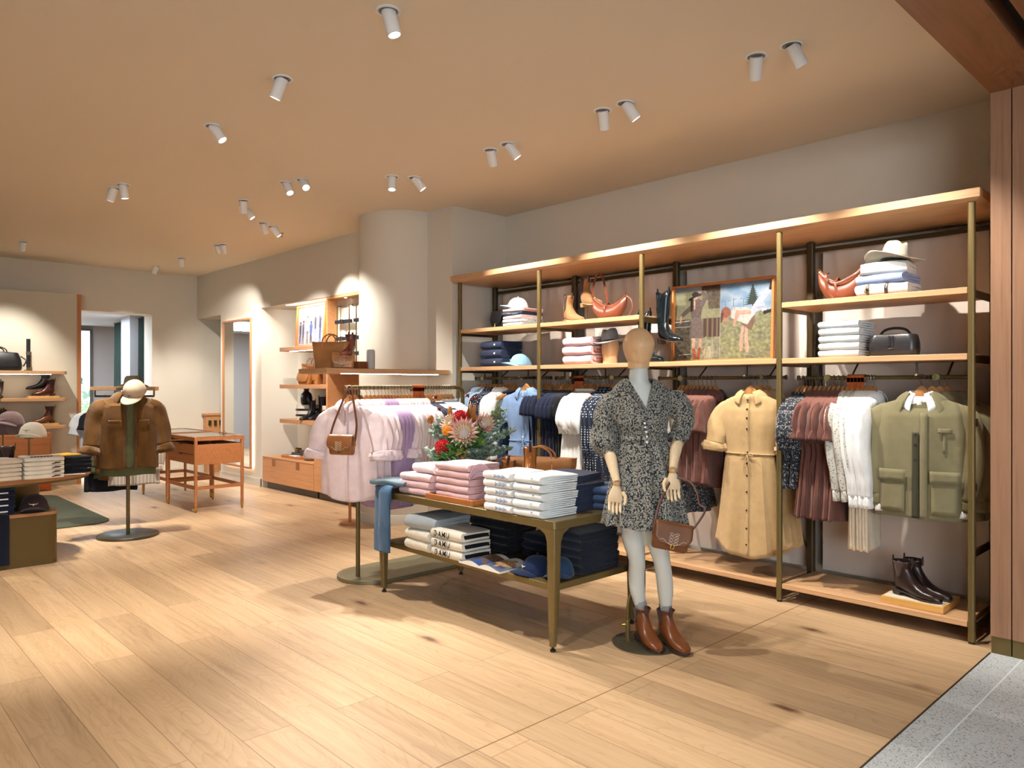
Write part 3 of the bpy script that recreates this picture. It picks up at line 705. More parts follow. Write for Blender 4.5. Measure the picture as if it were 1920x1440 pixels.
# ---- stadium table on bronze drum and plinth (left edge)
rt=thing('drum_table','round wood topped table on bronze drum and stepped plinth','table',(-7.5,.85,0))
def oval(cx,cy,rx,ry,n=56,p=2.2):
    o=[]
    for i in range(n):
        a=2*PI*i/n; c,s=math.cos(a),math.sin(a); o.append((cx+rx*abs(c)**(2/p)*(1 if c>0 else -1),cy+ry*abs(s)**(2/p)*(1 if s>0 else -1)))
    return o
W(MB().prism(oval(-7.5,.88,.64,.97),.672,.712),'tabletop',wood('table_walnut','A97B55','Y'),rt,bevel=.004)
W(MB().prism(oval(-7.5,.88,.63,.96),.655,.672),'edge_band',BRZ,rt)
W(MB().prism(oval(-7.62,.85,.50,.62,56,3.),.42,.655),'drum',BRZ,rt)
W(MB().prism(rrect(1.0,1.55,.07,6,-7.47,.73),.0,.40),'plinth',plain('plinth_bronze','5E4D2A',.4,.3),rt)
W(MB().prism(rrect(1.01,1.56,.07,6,-7.47,.73),.40,.425),'plinth_top',wood('table_walnut','A97B55','Y'),rt,bevel=.002)
# ================================================================== GARMENTS
def sgnpow(c,p): return math.copysign(abs(c)**p,c)
def body_fn(rows,amp=.1,n1=5,n2=9,seed=0.,hemcurve=0.,hemwave=.004,p=.85,pleat=0.,pn=16):
    """surface of a hanging garment: a = angle (front at -90 deg), t = 0 neck .. 1 hem; rows=(t,z,halfwidth,halfdepth,foldweight)"""
    def P(a,t,off=0.):
        z,hw,hd,fw=interp(rows,t); c,s=math.cos(a),math.sin(a)
        k=amp*fw; f=1+k*(math.sin(n1*a+seed*2.1+2.2*t+1.1*math.sin(seed+4*t))+.55*math.sin(n2*a+seed*3.7-2*t)+.3*math.sin((n2*2+3)*a+seed))
        if pleat: f+=pleat*fw*abs(math.sin(pn*a/2+seed))
        x=hw*sgnpow(c,p)*(1+(f-1)*.35); y=hd*sgnpow(s,p)*f
        y+=.012*fw*math.sin(7*x/hw+seed*5)*math.sin(3*t+seed)
        r=Vector((x,y,0)); 
        if off: r=r+Vector((c*.4,s,0)).normalized()*off
        zz=z
        if t>.75:
            q=(t-.75)/.25; zz+=hemcurve*q*c*c+hemwave*q*math.sin(4*a+seed*4)
        return Vector((r.x,r.y,zz))
    return P
def loftP(P,nt=26,na=48,t0=0.,t1=1.):
    m=MB(); rings=[[P(2*PI*j/na,lerp(t0,t1,i/nt)) for j in range(na)] for i in range(nt+1)]
    return m.loft(rings,(False,False))
def patch(P,a0,a1,t0,t1,off=.004,nu=6,nv=8,m=None):
    m=m or MB()
    return m.grid(lambda u,v:P(lerp(a0,a1,u),lerp(t0,t1,v),off),nu,nv)
def front_patch(P,x0,x1,t0,t1,off=.004,nu=4,nv=10,m=None):
    """a patch on the front given by its left and right x"""
    m=m or MB()
    def g(u,v):
        t=lerp(t0,t1,v); x=lerp(x0,x1,u); lo,hi=-PI,0.
        for _ in range(22):
            mid=(lo+hi)/2
            if P(mid,t).x<x: lo=mid
            else: hi=mid
        return P((lo+hi)/2,t,off)
    return m.grid(g,nu,nv)
def sleeve(sx,pts,rad,flat=.55,seed=0.,amp=.07,n=18,k=5,cuffgather=0):
    P=smoothpts([(sx*x,y,z) for x,y,z in pts],k); m=len(P)
    rr=[interp([(i/(len(rad)-1),r) for i,r in enumerate(rad)],j/(m-1))[0] for j in range(m)]
    return MB().tube(P,rr,n,flat,(False,False),up=(0,1,0),mod=lambda t,q:1+amp*(math.sin(3*q+seed+5*t)+.6*math.sin(5*q-7*t+seed*2)+.5*math.sin(14*t+seed+q)))
def collar(kind,r=.062,ry=.05,pt=.05,seed=0.,z=0.,gap=.35,fall=.035):
    m=MB()
    if kind=='shirt':
        k=r/.062
        def g(u,v):
            a=-PI/2+gap*.5+u*(2*PI-gap); fr=abs(u-.5)*2; fr=max(0,(fr-.45)/.55)**1.4; c,s_=math.cos(a),math.sin(a); fro=max(0,-s_)
            base=Vector((r*c,ry*s_,-.004-.016*fro)); top=Vector((r*1.03*c,ry*1.05*s_,.032-.020*fro**2))
            ox=(.118*k if abs(c)>.3 else .105*k); out=Vector(((.092+.030*abs(c))*k*c+math.copysign(.014*fr,c),(.070+.004)*k*s_ if s_<0 else .062*k*s_,(-.010-.012*abs(c))-fall*.6*(1-abs(c))-pt*fr))
            if v<.3: return base.lerp(top,v/.3)
            w=(v-.3)/.7; q=top.lerp(out,w); bl=math.sin(w*PI)*.007; return q+Vector((c*bl,s_*bl,bl))
        m.grid(g,40,10)
    else:
        h=.012 if kind=='crew' else .024
        m.grid(lambda u,v:Vector((lerp(r,r*(1.12 if kind=='crew' else .98),v)*math.cos(2*PI*u),lerp(ry,ry*1.12,v)*math.sin(2*PI*u),z+h*(1-v)*(1 if kind!='crew' else .6)-(.03 if math.sin(2*PI*u)<0 else 0)*abs(math.sin(2*PI*u))**2)),30,3)
    return m
BTN=plain('dark_button','2C241E',.4); BTNW=plain('pearl_button','EDEAE2',.3)
def buttons(P,t0,t1,n,root,mat=BTN,r=.0065,x=0.):
    for i in range(n):
        t=lerp(t0,t1,i/max(1,n-1)); q=P(-PI/2,t,.006); q.x+=x
        MB().cyl(q+Vector((0,.002,0)),q+Vector((0,-.003,0)),r,10).build('button',mat,root)
def rows_top(L,sw,cw,hw,d=.055,dh=.06,waist=None,fw=1.,zs=0.):
    R_=[(0,0,.064,.052,0),(.035,-.014,.115,.056,.05),(.075,-.038,sw*.85,.055,.08),(.105,-.06,sw,.045,.1),(.14,-.095,sw+.003,d*.9,.25)]
    if waist: wz,ww=waist; R_+=[(.30,-.2,cw,d,.5),(wz/L*.9+.05 if False else max(.4,wz/L),-wz,ww,d*.8,.35),(max(.46,wz/L+.06),-wz-.06,ww*1.08,d*.95,.7),(1.,-L,hw,dh,fw)]
    else: R_+=[(.32,-.22,cw,d,.5),(1.,-L,hw,dh,fw)]
    return R_
def garment(name,label,cat,mat,L=.7,sw=.205,cw=.215,hw=.22,d=.05,dh=.05,waist=None,amp=.12,n1=5,n2=9,seed=0.,hemcurve=.0,
            slv='short',col='shirt',placket=True,nb=0,btn=None,mat2=None,pleat=0.,pn=16,slm=None,hemwave=.004,pockets=False,gap=.35,pt=.05,cuffmat=None,extra=None):
    t=thing(name,label,cat)
    P=body_fn(rows_top(L,sw,cw,hw,d,dh,waist),amp,n1,n2,seed,hemcurve,hemwave,pleat=pleat,pn=pn)
    loftP(P).build('bodice' if waist else 'torso',mat,t,solid=.0015)
    sm=slm or mat
    for s in (-1,1):
        q=seed+s
        if slv=='short':
            sleeve(s,[(sw-.06,0,-.085),(sw+.0,0,-.13),(sw+.022,-.005,-.21),(sw+.04,-.01,-.285)],[.05,.072,.08,.085],.30,q,.10).build('sleeve',sm,t,solid=.002)
        elif slv=='tee':
            sleeve(s,[(sw-.06,0,-.085),(sw-.0,0,-.12),(sw+.02,-.005,-.23)],[.05,.07,.08],.28,q,.08).build('sleeve',sm,t,solid=.002)
        elif slv=='long':
            sleeve(s,[(sw-.06,0,-.085),(sw+.01,0,-.15),(sw+.03,-.01,-.32),(sw+.02,-.03,-.50),(sw+.01,-.035,-.60)],[.06,.078,.066,.055,.045],.5,q,.07).build('sleeve',sm,t,solid=.002)
            sleeve(s,[(sw+.01,-.035,-.595),(sw+.008,-.036,-.665)],[.044,.042],.5,q,.02,k=3).build('cuff',cuffmat or sm,t,solid=.003)
        elif slv=='rolled':
            sleeve(s,[(sw-.06,0,-.085),(sw+.0,0,-.14),(sw+.04,-.015,-.26),(sw+.055,-.035,-.36)],[.05,.070,.072,.068],.5,q,.09).build('sleeve',sm,t,solid=.002)
            sleeve(s,[(sw+.054,-.035,-.35),(sw+.060,-.04,-.38),(sw+.062,-.045,-.41)],[.074,.082,.072],.65,q,.05,k=4).build('rolled_cuff',cuffmat or sm,t,solid=.007)
        elif slv=='puff':
            sleeve(s,[(sw-.06,0,-.085),(sw+.01,0,-.14),(sw+.035,-.01,-.28),(sw+.035,-.02,-.36)],[.05,.08,.095,.06],.42,q,.14).build('sleeve',sm,t,solid=.002)
    if col: 
        collar(col,seed=seed,gap=gap,pt=pt).build('collar',mat2 or mat,t,solid=.0025)
    if placket: front_patch(P,-.014,.014,.03,.985,.004,2,24).build('placket',mat2 or mat,t,solid=.0015)
    if nb: buttons(P,.08,.9,nb,t,btn or BTNW)
    if pockets:
        for x0,x1 in ((-.15,-.06),(.06,.15)): front_patch(P,x0,x1,.24,.36,.005,4,4).build('pocket',mat,t,solid=.0015)
    return t,P
# ---- hanger
def make_hanger(rh=.09):
    h=thing('clothes_hanger','','hanger')
    top=[];bot=[]
    for i in range(41):
        x=-.205+.41*i/40; top.append((x,.050*math.exp(-(x/.050)**2)-.012-.40*abs(x))); bot.append((x,-.040-.40*abs(x)+.006*math.exp(-(x/.04)**2)))
    pass
    m=MB(); m.prism(top+bot[::-1],-.008,.008,Matrix.Rotation(PI/2,3,'X')); m.build('shoulder_bar',W_HANG,h,bevel=.003)
    pts=[(0,0,.03),(0,0,rh-.03)]+[(.019*math.sin(a),0,rh-.001-.019*math.cos(a)) for a in [R(q) for q in range(20,300,28)]]
    pts=[(0,0,.03),(0,0,.048)]+[(.0175*math.cos(a),0,rh+.0175*math.sin(a)) for a in [R(q) for q in (215,180,140,100,60,20,-20,-60)]]
    MB().tube([(0,0,.03),(0,0,.052),(-.008,0,.068)]+pts[2:],.0019,6).build('hook',STEEL,h)
    return h
HG0=make_hanger(); _hg=[0]
def hang(proto,loc_rail,rz,label,group,hlabel=None,hgroup=None,first=None,rh=.09,drop=.0,tilt=0.,matmap=None,sc=None):
    """hang a copy of proto on its own hanger from the rail point"""
    x,y,z=loc_rail
    if _hg[0]==0: h=HG0; _hg[0]=1; h.location=(x,y,z-rh); h.rotation_euler=(0,0,rz)
    else: h=dup(HG0,(x,y,z-rh),rz)
    h['label']=hlabel or 'wooden hanger carrying the '+label; 
    if hgroup: h['group']=hgroup
    if first is not None and not proto.get('_used'):
        g=proto; 
    else: g=copy_tree(proto)
    proto['_used']=1
    if '_used' in g: pass
    g.location=(x,y,z-rh-.028-drop); g.rotation_euler=(0,tilt,rz)
    if sc: g.scale=sc
    g['label']=label; g['group']=group
    if matmap: remat(g,matmap)
    _placed.add(g.name); return g
_placed=set(); _protos=[]
def G(*a,**k):
    t,P=garment(*a,**k); _protos.append(t); return t
# materials
PINK=cloth('pink_cotton','EFDCDF',crease=.8); PINKW=cloth('pale_pink_cotton','F0E6E6',crease=.8); LILAC=cloth('lilac_cotton','AC93B4'); NAVY=cloth('navy_jersey','1D2338'); WHT=cloth('white_cotton','EDEDEA'); OFFW=cloth('off_white_linen','D8CDBB')
SKY=cloth('light_blue_cotton','A9C0DC'); CHAM=cloth('chambray','7C97BE'); BROWN=cloth('brown_linen','6B443A',.9,1.,.12); KHAKI=cloth('khaki_cotton','B6976A'); OLIVE=cloth('olive_cotton','7B7355'); CREAM=cloth('cream_linen','E4D5BC')
FLO=floral('navy_floral','262B35','B9B6AA',70.); FLOB=floral('blue_white_floral','DFE5EA','5D7391',55.,.45); FLOL=floral('light_floral','CFCBC0','6E6A62',60.,.4); DOT=dots('navy_dots','1E2636','DDE3EC',62.)
STR=stripes('navy_stripe','15182A','DADDE0',22.,'Z',.72); PSTR=stripes('pink_stripe','F0DEDC','E2C4C6',70.,'X',.6); DENIM=denim('denim_blue','3F6286'); DENIMD=denim('denim_dark','26405F')
# ---- the freestanding rail, from front to back
gx=-4.80
pr_pink=[G('shirt','','shirt',PINK,L=.72,sw=.21,cw=.225,hw=.23,d=.042,dh=.035,amp=.13,seed=s,hemcurve=.06,slv='rolled',nb=7,col='shirt') for s in (1.,2.3)]
pr_long=[G('shirt','','shirt',PINKW,L=.80,sw=.205,cw=.215,hw=.22,d=.034,dh=.03,amp=.14,seed=s,hemcurve=.06,slv='long',nb=0,col='shirt') for s in (3.1,4.4)]
pr_lil=G('shirt','','shirt',LILAC,L=.80,sw=.205,cw=.22,hw=.25,d=.03,dh=.03,amp=.1,seed=2.,hemcurve=.03,slv='long',col='shirt')
pr_tee=G('tee_shirt','','tee shirt',NAVY,L=.66,sw=.205,cw=.215,hw=.22,d=.03,dh=.028,amp=.12,seed=5.,slv='tee',col='crew',placket=False)
pr_blouse=G('blouse','','blouse',FLOB,L=.68,sw=.20,cw=.21,hw=.23,d=.034,dh=.03,amp=.14,seed=6.,slv='long',col='stand')
y=2.915; seq=[]
seq+= [(pr_pink[i%2],'pink cotton shirt with rolled sleeves','pink shirts with rolled sleeves',None,(.52,.36,.25,.18,.14,.12)[i],.048 if i<3 else .036) for i in range(6)]
seq+= [(pr_lil,'lilac long sleeved shirt','lilac shirts',None,.10,.030) for i in range(4)]
seq+= [(pr_pink[i%2],'pale pink shirt behind the lilac ones','pale pink shirts behind the lilac',None,.08,.030) for i in range(2)]
seq+= [(pr_long[i%2],'pale pink and white long sleeved shirt','pale long sleeved shirts',{'pale_pink_cotton':PSTR} if i%3==2 else None,.08,.030) for i in range(8)]
seq+= [(pr_tee,'plain navy tee shirt','plain navy tees on the freestanding rail',None,.06,.028) for i in range(3)]
seq+= [(pr_tee,'navy and white striped tee shirt','striped tees',{'navy_jersey':STR},.06,.028) for i in range(3)]
seq+= [(pr_blouse,'white and blue patterned blouse','patterned blouses',None,.06,.024) for i in range(6)]
cnt={}
for (pt_,lb,gr,mm,rz,dy) in seq:
    k=cnt.get(gr,0); cnt[gr]=k+1
    rnd=random.Random(k*7+len(gr))
    lab='%s %s from the front of the freestanding rail'%(ORD[k],lb)
    hang(pt_,(gx,y,GRZ),rz+rnd.uniform(-.03,.03),lab,gr,'wooden hanger of the %s %s on the freestanding rail'%(ORD[k],lb),'hangers on the freestanding rail',matmap=mm)
    y+=dy
# ---- wall rack
def row(proto,pxs,ri,lb,gr,rz=PI/2,mm=None,where='',y=YG,sc=None,spread=.04,dz=0.):
    for k,px in enumerate(pxs):
        x=PY(px,720,y).x; rnd=random.Random(int(px)); z=rails[ri][2]
        lab='%s %s from the left, %s bay of the wall rack'%(ORD[k],lb,where)
        hang(proto if not isinstance(proto,list) else proto[k%len(proto)],(x,y,z+dz),rz+rnd.uniform(-spread,spread)*2.2,lab,gr,'wooden hanger of the %s %s in the %s bay'%(ORD[k],lb,where),'hangers in the wall rack',matmap=mm,sc=sc)
def fr(a,b,n): return [a+(b-a)*i/(n-1) for i in range(n)]
pr_sky=G('shirt','','shirt',SKY,L=.70,sw=.205,cw=.215,hw=.22,d=.03,dh=.03,amp=.13,seed=1.3,hemcurve=.05,slv='long')
pr_brn=[G('linen_dress','','dress',BROWN,L=.78,sw=.215,cw=.22,hw=.25,d=.04,dh=.045,amp=.2,seed=s,slv='short',hemcurve=.02,waist=(.36,.19)) for s in (1.,2.,3.4)]
pr_brt=[G('linen_shirt','','shirt',BROWN,L=.70,sw=.22,cw=.235,hw=.25,d=.045,dh=.05,amp=.17,seed=s,slv='short',hemcurve=.05) for s in (1.6,2.9)]
pr_flo=[G('floral_blouse','','blouse',FLO,L=.62,sw=.20,cw=.21,hw=.22,d=.045,dh=.05,amp=.16,seed=s,slv='puff',col='stand') for s in (1.1,2.2)]
pr_flod=G('floral_dress','','dress',FLO,L=.90,sw=.20,cw=.21,hw=.30,d=.045,dh=.09,amp=.18,seed=2.7,slv='puff',col='stand',waist=(.38,.16))
pr_wht=[G('white_shirt','','shirt',WHT,L=.62,sw=.20,cw=.21,hw=.22,d=.035,dh=.04,amp=.16,seed=s,slv='long',hemcurve=.04) for s in (.4,1.9)]
pr_whp=[G('white_blouse','','blouse',WHT,L=.72,sw=.20,cw=.225,hw=.27,d=.05,dh=.07,amp=.16,seed=s,slv='puff',col='stand') for s in (.7,2.5)]
pr_pant=G('linen_trousers','','trousers',CREAM,L=.98,sw=.12,cw=.13,hw=.15,d=.03,dh=.03,amp=.16,seed=.5,slv=None,col=None,placket=False)
pr_skirt=G('skirt','','skirt',DENIMD,L=1.02,sw=.13,cw=.15,hw=.22,d=.03,dh=.05,amp=.12,seed=.9,slv=None,col=None,placket=False)
# leftmost bay
row(pr_sky,fr(899,917,4),0,'light blue shirt','light blue shirts',where='leftmost')
row(pr_sky,fr(922,932,3),0,'navy dotted shirt','navy dotted shirts',mm={'light_blue_cotton':DOT},where='leftmost')
row(pr_wht,fr(939,953,3),0,'white shirt','white shirts in the leftmost bay',where='leftmost')
row(pr_tee,[1020,1025,1029,1033],0,'navy tee','navy tees of the leftmost bay',where='leftmost')
row(pr_skirt,[960,966],0,'dark denim skirt','denim skirts',where='leftmost')
# second bay
row(pr_tee,fr(1046,1066,5),1,'navy polo tee','navy polo tees',where='second from left',sc=(1,1,1.08))
row(pr_tee,[1072,1077],1,'black tee','black tees',mm={'navy_jersey':cloth('black_jersey','16161A')},where='second from left')
row(pr_whp,fr(1090,1116,7),1,'white puff sleeved blouse','white puff sleeved blouses',where='second from left')
row(pr_sky,[1136,1142,1148],1,'navy dotted dress shirt','navy dotted shirts by the mannequin',mm={'light_blue_cotton':DOT},where='second from left',sc=(1,1,1.3))
row(pr_skirt,[1124,1130],1,'dark denim trousers','dark denim trousers',where='second from left')
# third bay
row(pr_flo,[1276,1282,1288],2,'light floral blouse','light floral blouses',mm={'navy_floral':FLOL},where='third from left')
row(pr_flod,[1291,1297],2,'dark floral dress','dark floral dresses of the third bay',where='third from left')
row(pr_brt,fr(1302,1342,6),2,'brown linen shirt','brown linen shirts of the third bay',where='third from left')
# fourth bay
row(pr_flo,fr(1499,1519,4),3,'navy floral puff sleeved blouse','floral blouses of the rightmost bay',where='rightmost')
row(pr_brn,fr(1530,1581,7),3,'brown linen wrap dress','brown linen dresses',where='rightmost',sc=(1,1,1.05))
row(pr_wht,fr(1590,1609,3),3,'cream embroidered shirt','cream shirts',mm={'white_cotton':FLOL},where='rightmost')
row(pr_wht,fr(1619,1640,5),3,'white long sleeved shirt','white long sleeved shirts',where='rightmost',sc=(1,1,1.04))
row(pr_pant,[1613,1626,1634],3,'cream linen trousers','cream linen trousers',where='rightmost')
# front facing pieces
def facing(proto,px,Y,ri,rz,lb,gr,hl,n=1):
    x=PY(px,724,Y).x; z=rails[ri][2]
    return hang(proto,(x,Y,z),rz,lb,gr,hl,'front facing hangers in the wall rack')
def drawstring(t,P,tw,mat):
    m=MB(); n=48
    pts=[P(2*PI*j/n,tw,.006) for j in range(n+1)]; m.tube(pts,.006,6,cap=(False,False)); 
    m.build('waist_cord',mat,t)
    q=P(-PI/2,tw,.012); m=MB()
    for s in(-1,1):
        m.tube(smoothpts([q,q+Vector((s*.03,-.012,.012)),q+Vector((s*.045,-.01,-.012)),q+Vector((s*.012,-.006,-.004))],4),.003,6)
        m.tube(smoothpts([q,q+Vector((s*.012,-.012,-.05)),q+Vector((s*.02,-.008,-.12))],4),.003,6)
    m.build('bow',mat,t)
def shirtdress(mat,name,lb,cat,L,slv,hem,seed,hwid,waist,nb=10,btn=None):
    t,P=garment(name,lb,cat,mat,L=L,sw=.205,cw=.215,hw=hwid,d=.07,dh=.085,waist=waist,amp=.10,n1=7,n2=13,seed=seed,hemcurve=hem,slv=slv,nb=nb,btn=btn or BTN,gap=.9,pt=.055)
    drawstring(t,P,max(.4,waist[0]/L)+.02,mat); _protos.append(t); return t
kd=shirtdress(KHAKI,'shirt_dress','','dress',1.14,'rolled',.10,1.2,.25,(.40,.165),11)
facing(kd,1408,4.83,2,.12,'khaki button front shirt dress facing the room, tied at the waist','khaki dress','wooden hanger of the khaki dress that faces the room')
for i,px in enumerate((1420,1430,1440)):
    facing(kd,px,4.89+.055*i,2,.16,'khaki shirt dress, %s behind the one that faces the room'%ORD[i],'khaki dresses behind','wooden hanger of the %s khaki dress behind the front one'%ORD[i])
cd=shirtdress(CHAM,'chambray_dress','','dress',.98,'short',.02,2.2,.24,(.44,.17),8,BTNW)
facing(cd,987,4.80,0,.25,'light blue chambray dress facing the room in the leftmost bay','chambray dress','wooden hanger of the chambray dress that faces the room')
facing(cd,1001,4.89,0,.3,'light blue chambray dress just behind the front facing one','chambray dress behind','wooden hanger of the chambray dress behind the front one')
# olive field jacket over a white shirt
oj,OP=garment('field_jacket','','jacket',OLIVE,L=.72,sw=.225,cw=.245,hw=.265,d=.085,dh=.09,amp=.05,n1=5,n2=8,seed=.7,slv='long',col=None,placket=False,gap=1.1,pt=.06)
_protos.append(oj)
collar('shirt',r=.075,ry=.062,pt=.085,gap=1.5,fall=.05,z=.004).build('collar',OLIVE,oj,solid=.004)
for s in(-1,1):
    x0,x1=(.07,.20) if s>0 else (-.20,-.07)
    front_patch(OP,x0,x1,.66,.93,.014,6,6).build('pocket',OLIVE,oj,solid=.006); front_patch(OP,x0-.006,x1+.006,.62,.70,.022,6,3).build('pocket_flap',OLIVE,oj,solid=.004)
front_patch(OP,.012,.05,.14,.99,.012,2,20).build('placket',OLIVE,oj,solid=.004); front_patch(OP,-.03,.006,.30,.99,.008,2,20).build('fly',plain('olive_lining','3B3826',.9),oj,solid=.002)
front_patch(OP,.10,.17,.26,.30,.014,3,3).build('chest_tab',OLIVE,oj,solid=.004); front_patch(OP,.125,.14,.30,.50,.008,2,6).build('zip_welt',OLIVE,oj,solid=.004)
buttons(OP,.33,.55,3,oj,BTN,.008,-.012)
facing(oj,1728,4.84,3,.10,'olive field jacket over a white shirt, facing the room','olive field jacket','wooden hanger of the olive field jacket that faces the room')
for i,px in enumerate((1748,1762,1776)):
    facing(oj,px,4.90+.055*i,3,.14,'olive field jacket, %s behind the one that faces the room'%ORD[i],'olive jackets behind','wooden hanger of the %s olive jacket behind the front one'%ORD[i])
ws,WP=garment('dress_shirt','','shirt',WHT,L=.66,sw=.20,cw=.22,hw=.225,d=.06,dh=.065,amp=.05,seed=.2,slv=None,col='shirt',gap=.8,pt=.07); _protos.append(ws)
for s in (-1,1): sleeve(s,[(.23,-.037,-.66),(.226,-.04,-.70)],[.036,.04],.55,0,.03,k=3).build('cuff',WHT,ws,solid=.003)
for w_ in (ws,):
    x=PY(1728,724,4.84).x; g=copy_tree(w_); w_['_used']=1; _placed.add(g.name); g.location=(x,4.835,rails[3][2]-.09-.026); g.rotation_euler=(0,0,.10); g.scale=(.93,.93,1.0); tag(g,'white shirt worn inside the front olive field jacket',None)
for px,ri in ((1408,2),(1728,3),(987,0)):
    x=PY(px,724,4.83).x; z=rails[ri][2]; W(MB().tube([(x,5.10,z-.0),(x,4.75,z-.0),(x,4.735,z+.012)],.008,8),'face_out_arm',BRZD,rack)
# rail tags of tan leather
def rtag(loc,rz,lb):
    t=thing('rail_tag',lb,'leather tag',loc,rz,'tan leather tags on the rails')
    m=MB(); w=.11
    pts=[]
    for i in range(5):
        x0=-w/2+w*i/5; m.bb(x0+.001,x0+w/5-.001,-.019,-.016,-.10+.008*(i%2),-.0)
    m.bb(-w/2,w/2,-.019,-.016,-.03,.012); m.grid(lambda u,v:Vector(((u-.5)*w,-.0175*math.cos(v*PI),.012+.01*math.sin(v*PI))),2,8); m.bb(-w/2,w/2,.016,.019,-.03,.012)
    m.build('fringe',leather('tag_leather','B0592A'),t)
rtag((-4.80,3.53,GRZ),PI/2,'tan leather fringe tag on the freestanding rail')
rtag((PY(1088,712,4.97).x,4.97,rails[1][2]),0,'tan leather fringe tag on the rail left of the mannequin head')
rtag((PY(1606,712,4.97).x,4.97,rails[3][2]),0,'tan leather fringe tag on the rightmost wall rack rail')
# prototypes that were only patterns for copies go
for t in _protos:
    if t.name not in _placed:
        for ob in list(t.children_recursive)+[t]: bpy.data.objects.remove(ob)
for o in bpy.data.objects:
    if '_used' in o: del o['_used']
# ================================================================== SMALL GOODS: builders
TANL=leather('tan_leather','A9723F'); COGN=leather('cognac_leather','733C26',.36); BLKL=leather('black_leather','17181B',.33); BRNL=leather('brown_leather','7A4A28',.35)
DBR=leather('dark_brown_leather','2B1D1A',.28); OXB=leather('oxblood_leather','4A1A14',.28); BOOTB=leather('boot_brown','744020',.3); SUEDE=cloth('sand_suede','9C7047',.95,2.,.1,.3); ELAST=cloth('elastic_gusset','4C3A36',.9,3.)
STITCH=plain('cream_thread','E8DDC6',.7); SOLE=plain('sole_brown','3A2A20',.6); SOLEL=plain('sole_tan','B48F62',.6); GOLD=BRASS; WOODT=BLOCK=W_BLOCK
LOGO=plain('logo_thread_dark','2A3145',.7); LOGOW=plain('logo_thread_white','E6E2D8',.7); TAGW=plain('white_swing_tag','F2F1EC',.6)
def horns(w,mat,name,parent,loc,rot=(0,0,0),th=.0012):
    """small long-horned steer head mark, flat in XZ facing -Y"""
    m=MB(); s=w/2
    P=smoothpts([(-s,0,s*.28),(-s*.72,0,s*.02),(-s*.35,0,0),(0,0,-.02*s)],4)
    m.tube(P,[s*.03+s*.09*i/(len(P)-1) for i in range(len(P))],6,.3,up=(0,1,0)); m.tube([(-p.x,p.y,p.z) for p in P],[s*.03+s*.09*i/(len(P)-1) for i in range(len(P))],6,.3,up=(0,1,0))
    m.prism([(-s*.2,.05*s),(s*.2,.05*s),(s*.1,-s*.3),(0,-s*.42),(-s*.1,-s*.3)],-th,th,Matrix.Rotation(PI/2,3,'X'))
    return m.build(name,mat,parent,loc=loc,rot=rot)
def folded(name,label,cat,mat,w,d,h,seed=0.,slots=3,grp=None,inner=None,puff=.0,rough=1.,build=True):
    """folded garment: x width, front fold at -y, layers open at the back and sides; base at z=0"""
    t=thing(name,label,cat,(0,0,0),0,grp)
    r=h/2; nst=9; rings=[]
    def sec(j):
        pts=[]; g=.0035
        pts.append((d/2,h)); 
        for i in range(1,4): pts.append((lerp(d/2,-d/2+r,i/4),h))
        for i in range(9): a=PI/2+PI*i/8; pts.append((-d/2+r+r*math.cos(a),r+r*math.sin(a)))
        for i in range(3,0,-1): pts.append((lerp(d/2,-d/2+r,i/4),0))
        pts.append((d/2,0))
        lay=slots+1; hh=h/lay
        for k in range(1,lay):
            zz=hh*k; dep=-d/2+r*1.1+.01*k
            pts+= [(d/2,zz-g/2),(lerp(d/2,dep,.5),zz-g/2),(dep,zz),(lerp(d/2,dep,.5),zz+g/2),(d/2,zz+g/2)]
        return pts
    base=sec(0)
    for i in range(nst+1):
        u=i/nst; x=(u-.5)*w; ring=[]
        e=abs(u-.5)*2; e=e**6
        for (y,z) in base:
            n=noise.noise_vector(Vector((x*9,y*8,z*16+seed*5)))*.004*rough
            zz=z+n.z*(1 if z>.002 else 0)+puff*math.cos((u-.5)*2.6)*(z/h)*.3
            zz=r+(zz-r)*(1-.10*e)
            ring.append(Vector((x+n.x*(1+2*e),y+n.y*2,max(zz,0))))
        rings.append(ring)
    MB().loft(rings).build('folded_cloth',mat,t)
    if inner: MB().bb(-w/2*.94,w/2*1.012,-d/2+r*1.0,d/2+.003,h*.22,h*.74).build('inner_fold',inner,t,bevel=.004)
    return t
def wraptext(s,size,r,mat,parent,cx,yf,zc,name='printed_letters',bold=.0):
    cu=bpy.data.curves.new('txt','FONT'); cu.body=s; cu.size=size; cu.align_x='CENTER'; cu.align_y='CENTER'; cu.offset=bold; cu.resolution_u=3; cu.space_character=1.15
    o=bpy.data.objects.new('txt',cu); COL.objects.link(o); dg=bpy.context.evaluated_depsgraph_get(); me=bpy.data.meshes.new_from_object(o.evaluated_get(dg)); bpy.data.objects.remove(o)
    me.name=name
    for v in me.vertices:
        th=v.co.y/r; x=v.co.x
        v.co=Vector((cx+x,yf+r-(r+.0012)*math.cos(th),zc+(r+.0012)*math.sin(th)))
    me.materials.clear(); me.materials.append(mat); q=bpy.data.objects.new(name,me); COL.objects.link(q); q.parent=parent; return q
def stack(proto,n,x,y,z,h,rz,labf,grp,jit=.006,rj=.03,extra=None):
    for k in range(n):
        rnd=random.Random(int(x*1000)+k*13)
        lab=labf%(['bottom','second from bottom','third from bottom','fourth from bottom','fifth from bottom'][k] if k<n-1 else 'top')
        loc=(x+rnd.uniform(-jit,jit),y+rnd.uniform(-jit,jit),z+k*h); rot=rz+rnd.uniform(-rj,rj)
        if k==0: proto.location=loc; proto.rotation_euler=(0,0,rot); proto['label']=lab; proto['group']=grp; o=proto
        else: o=dup(proto,loc,rot,lab,None,grp)
        if extra: extra(o,k)
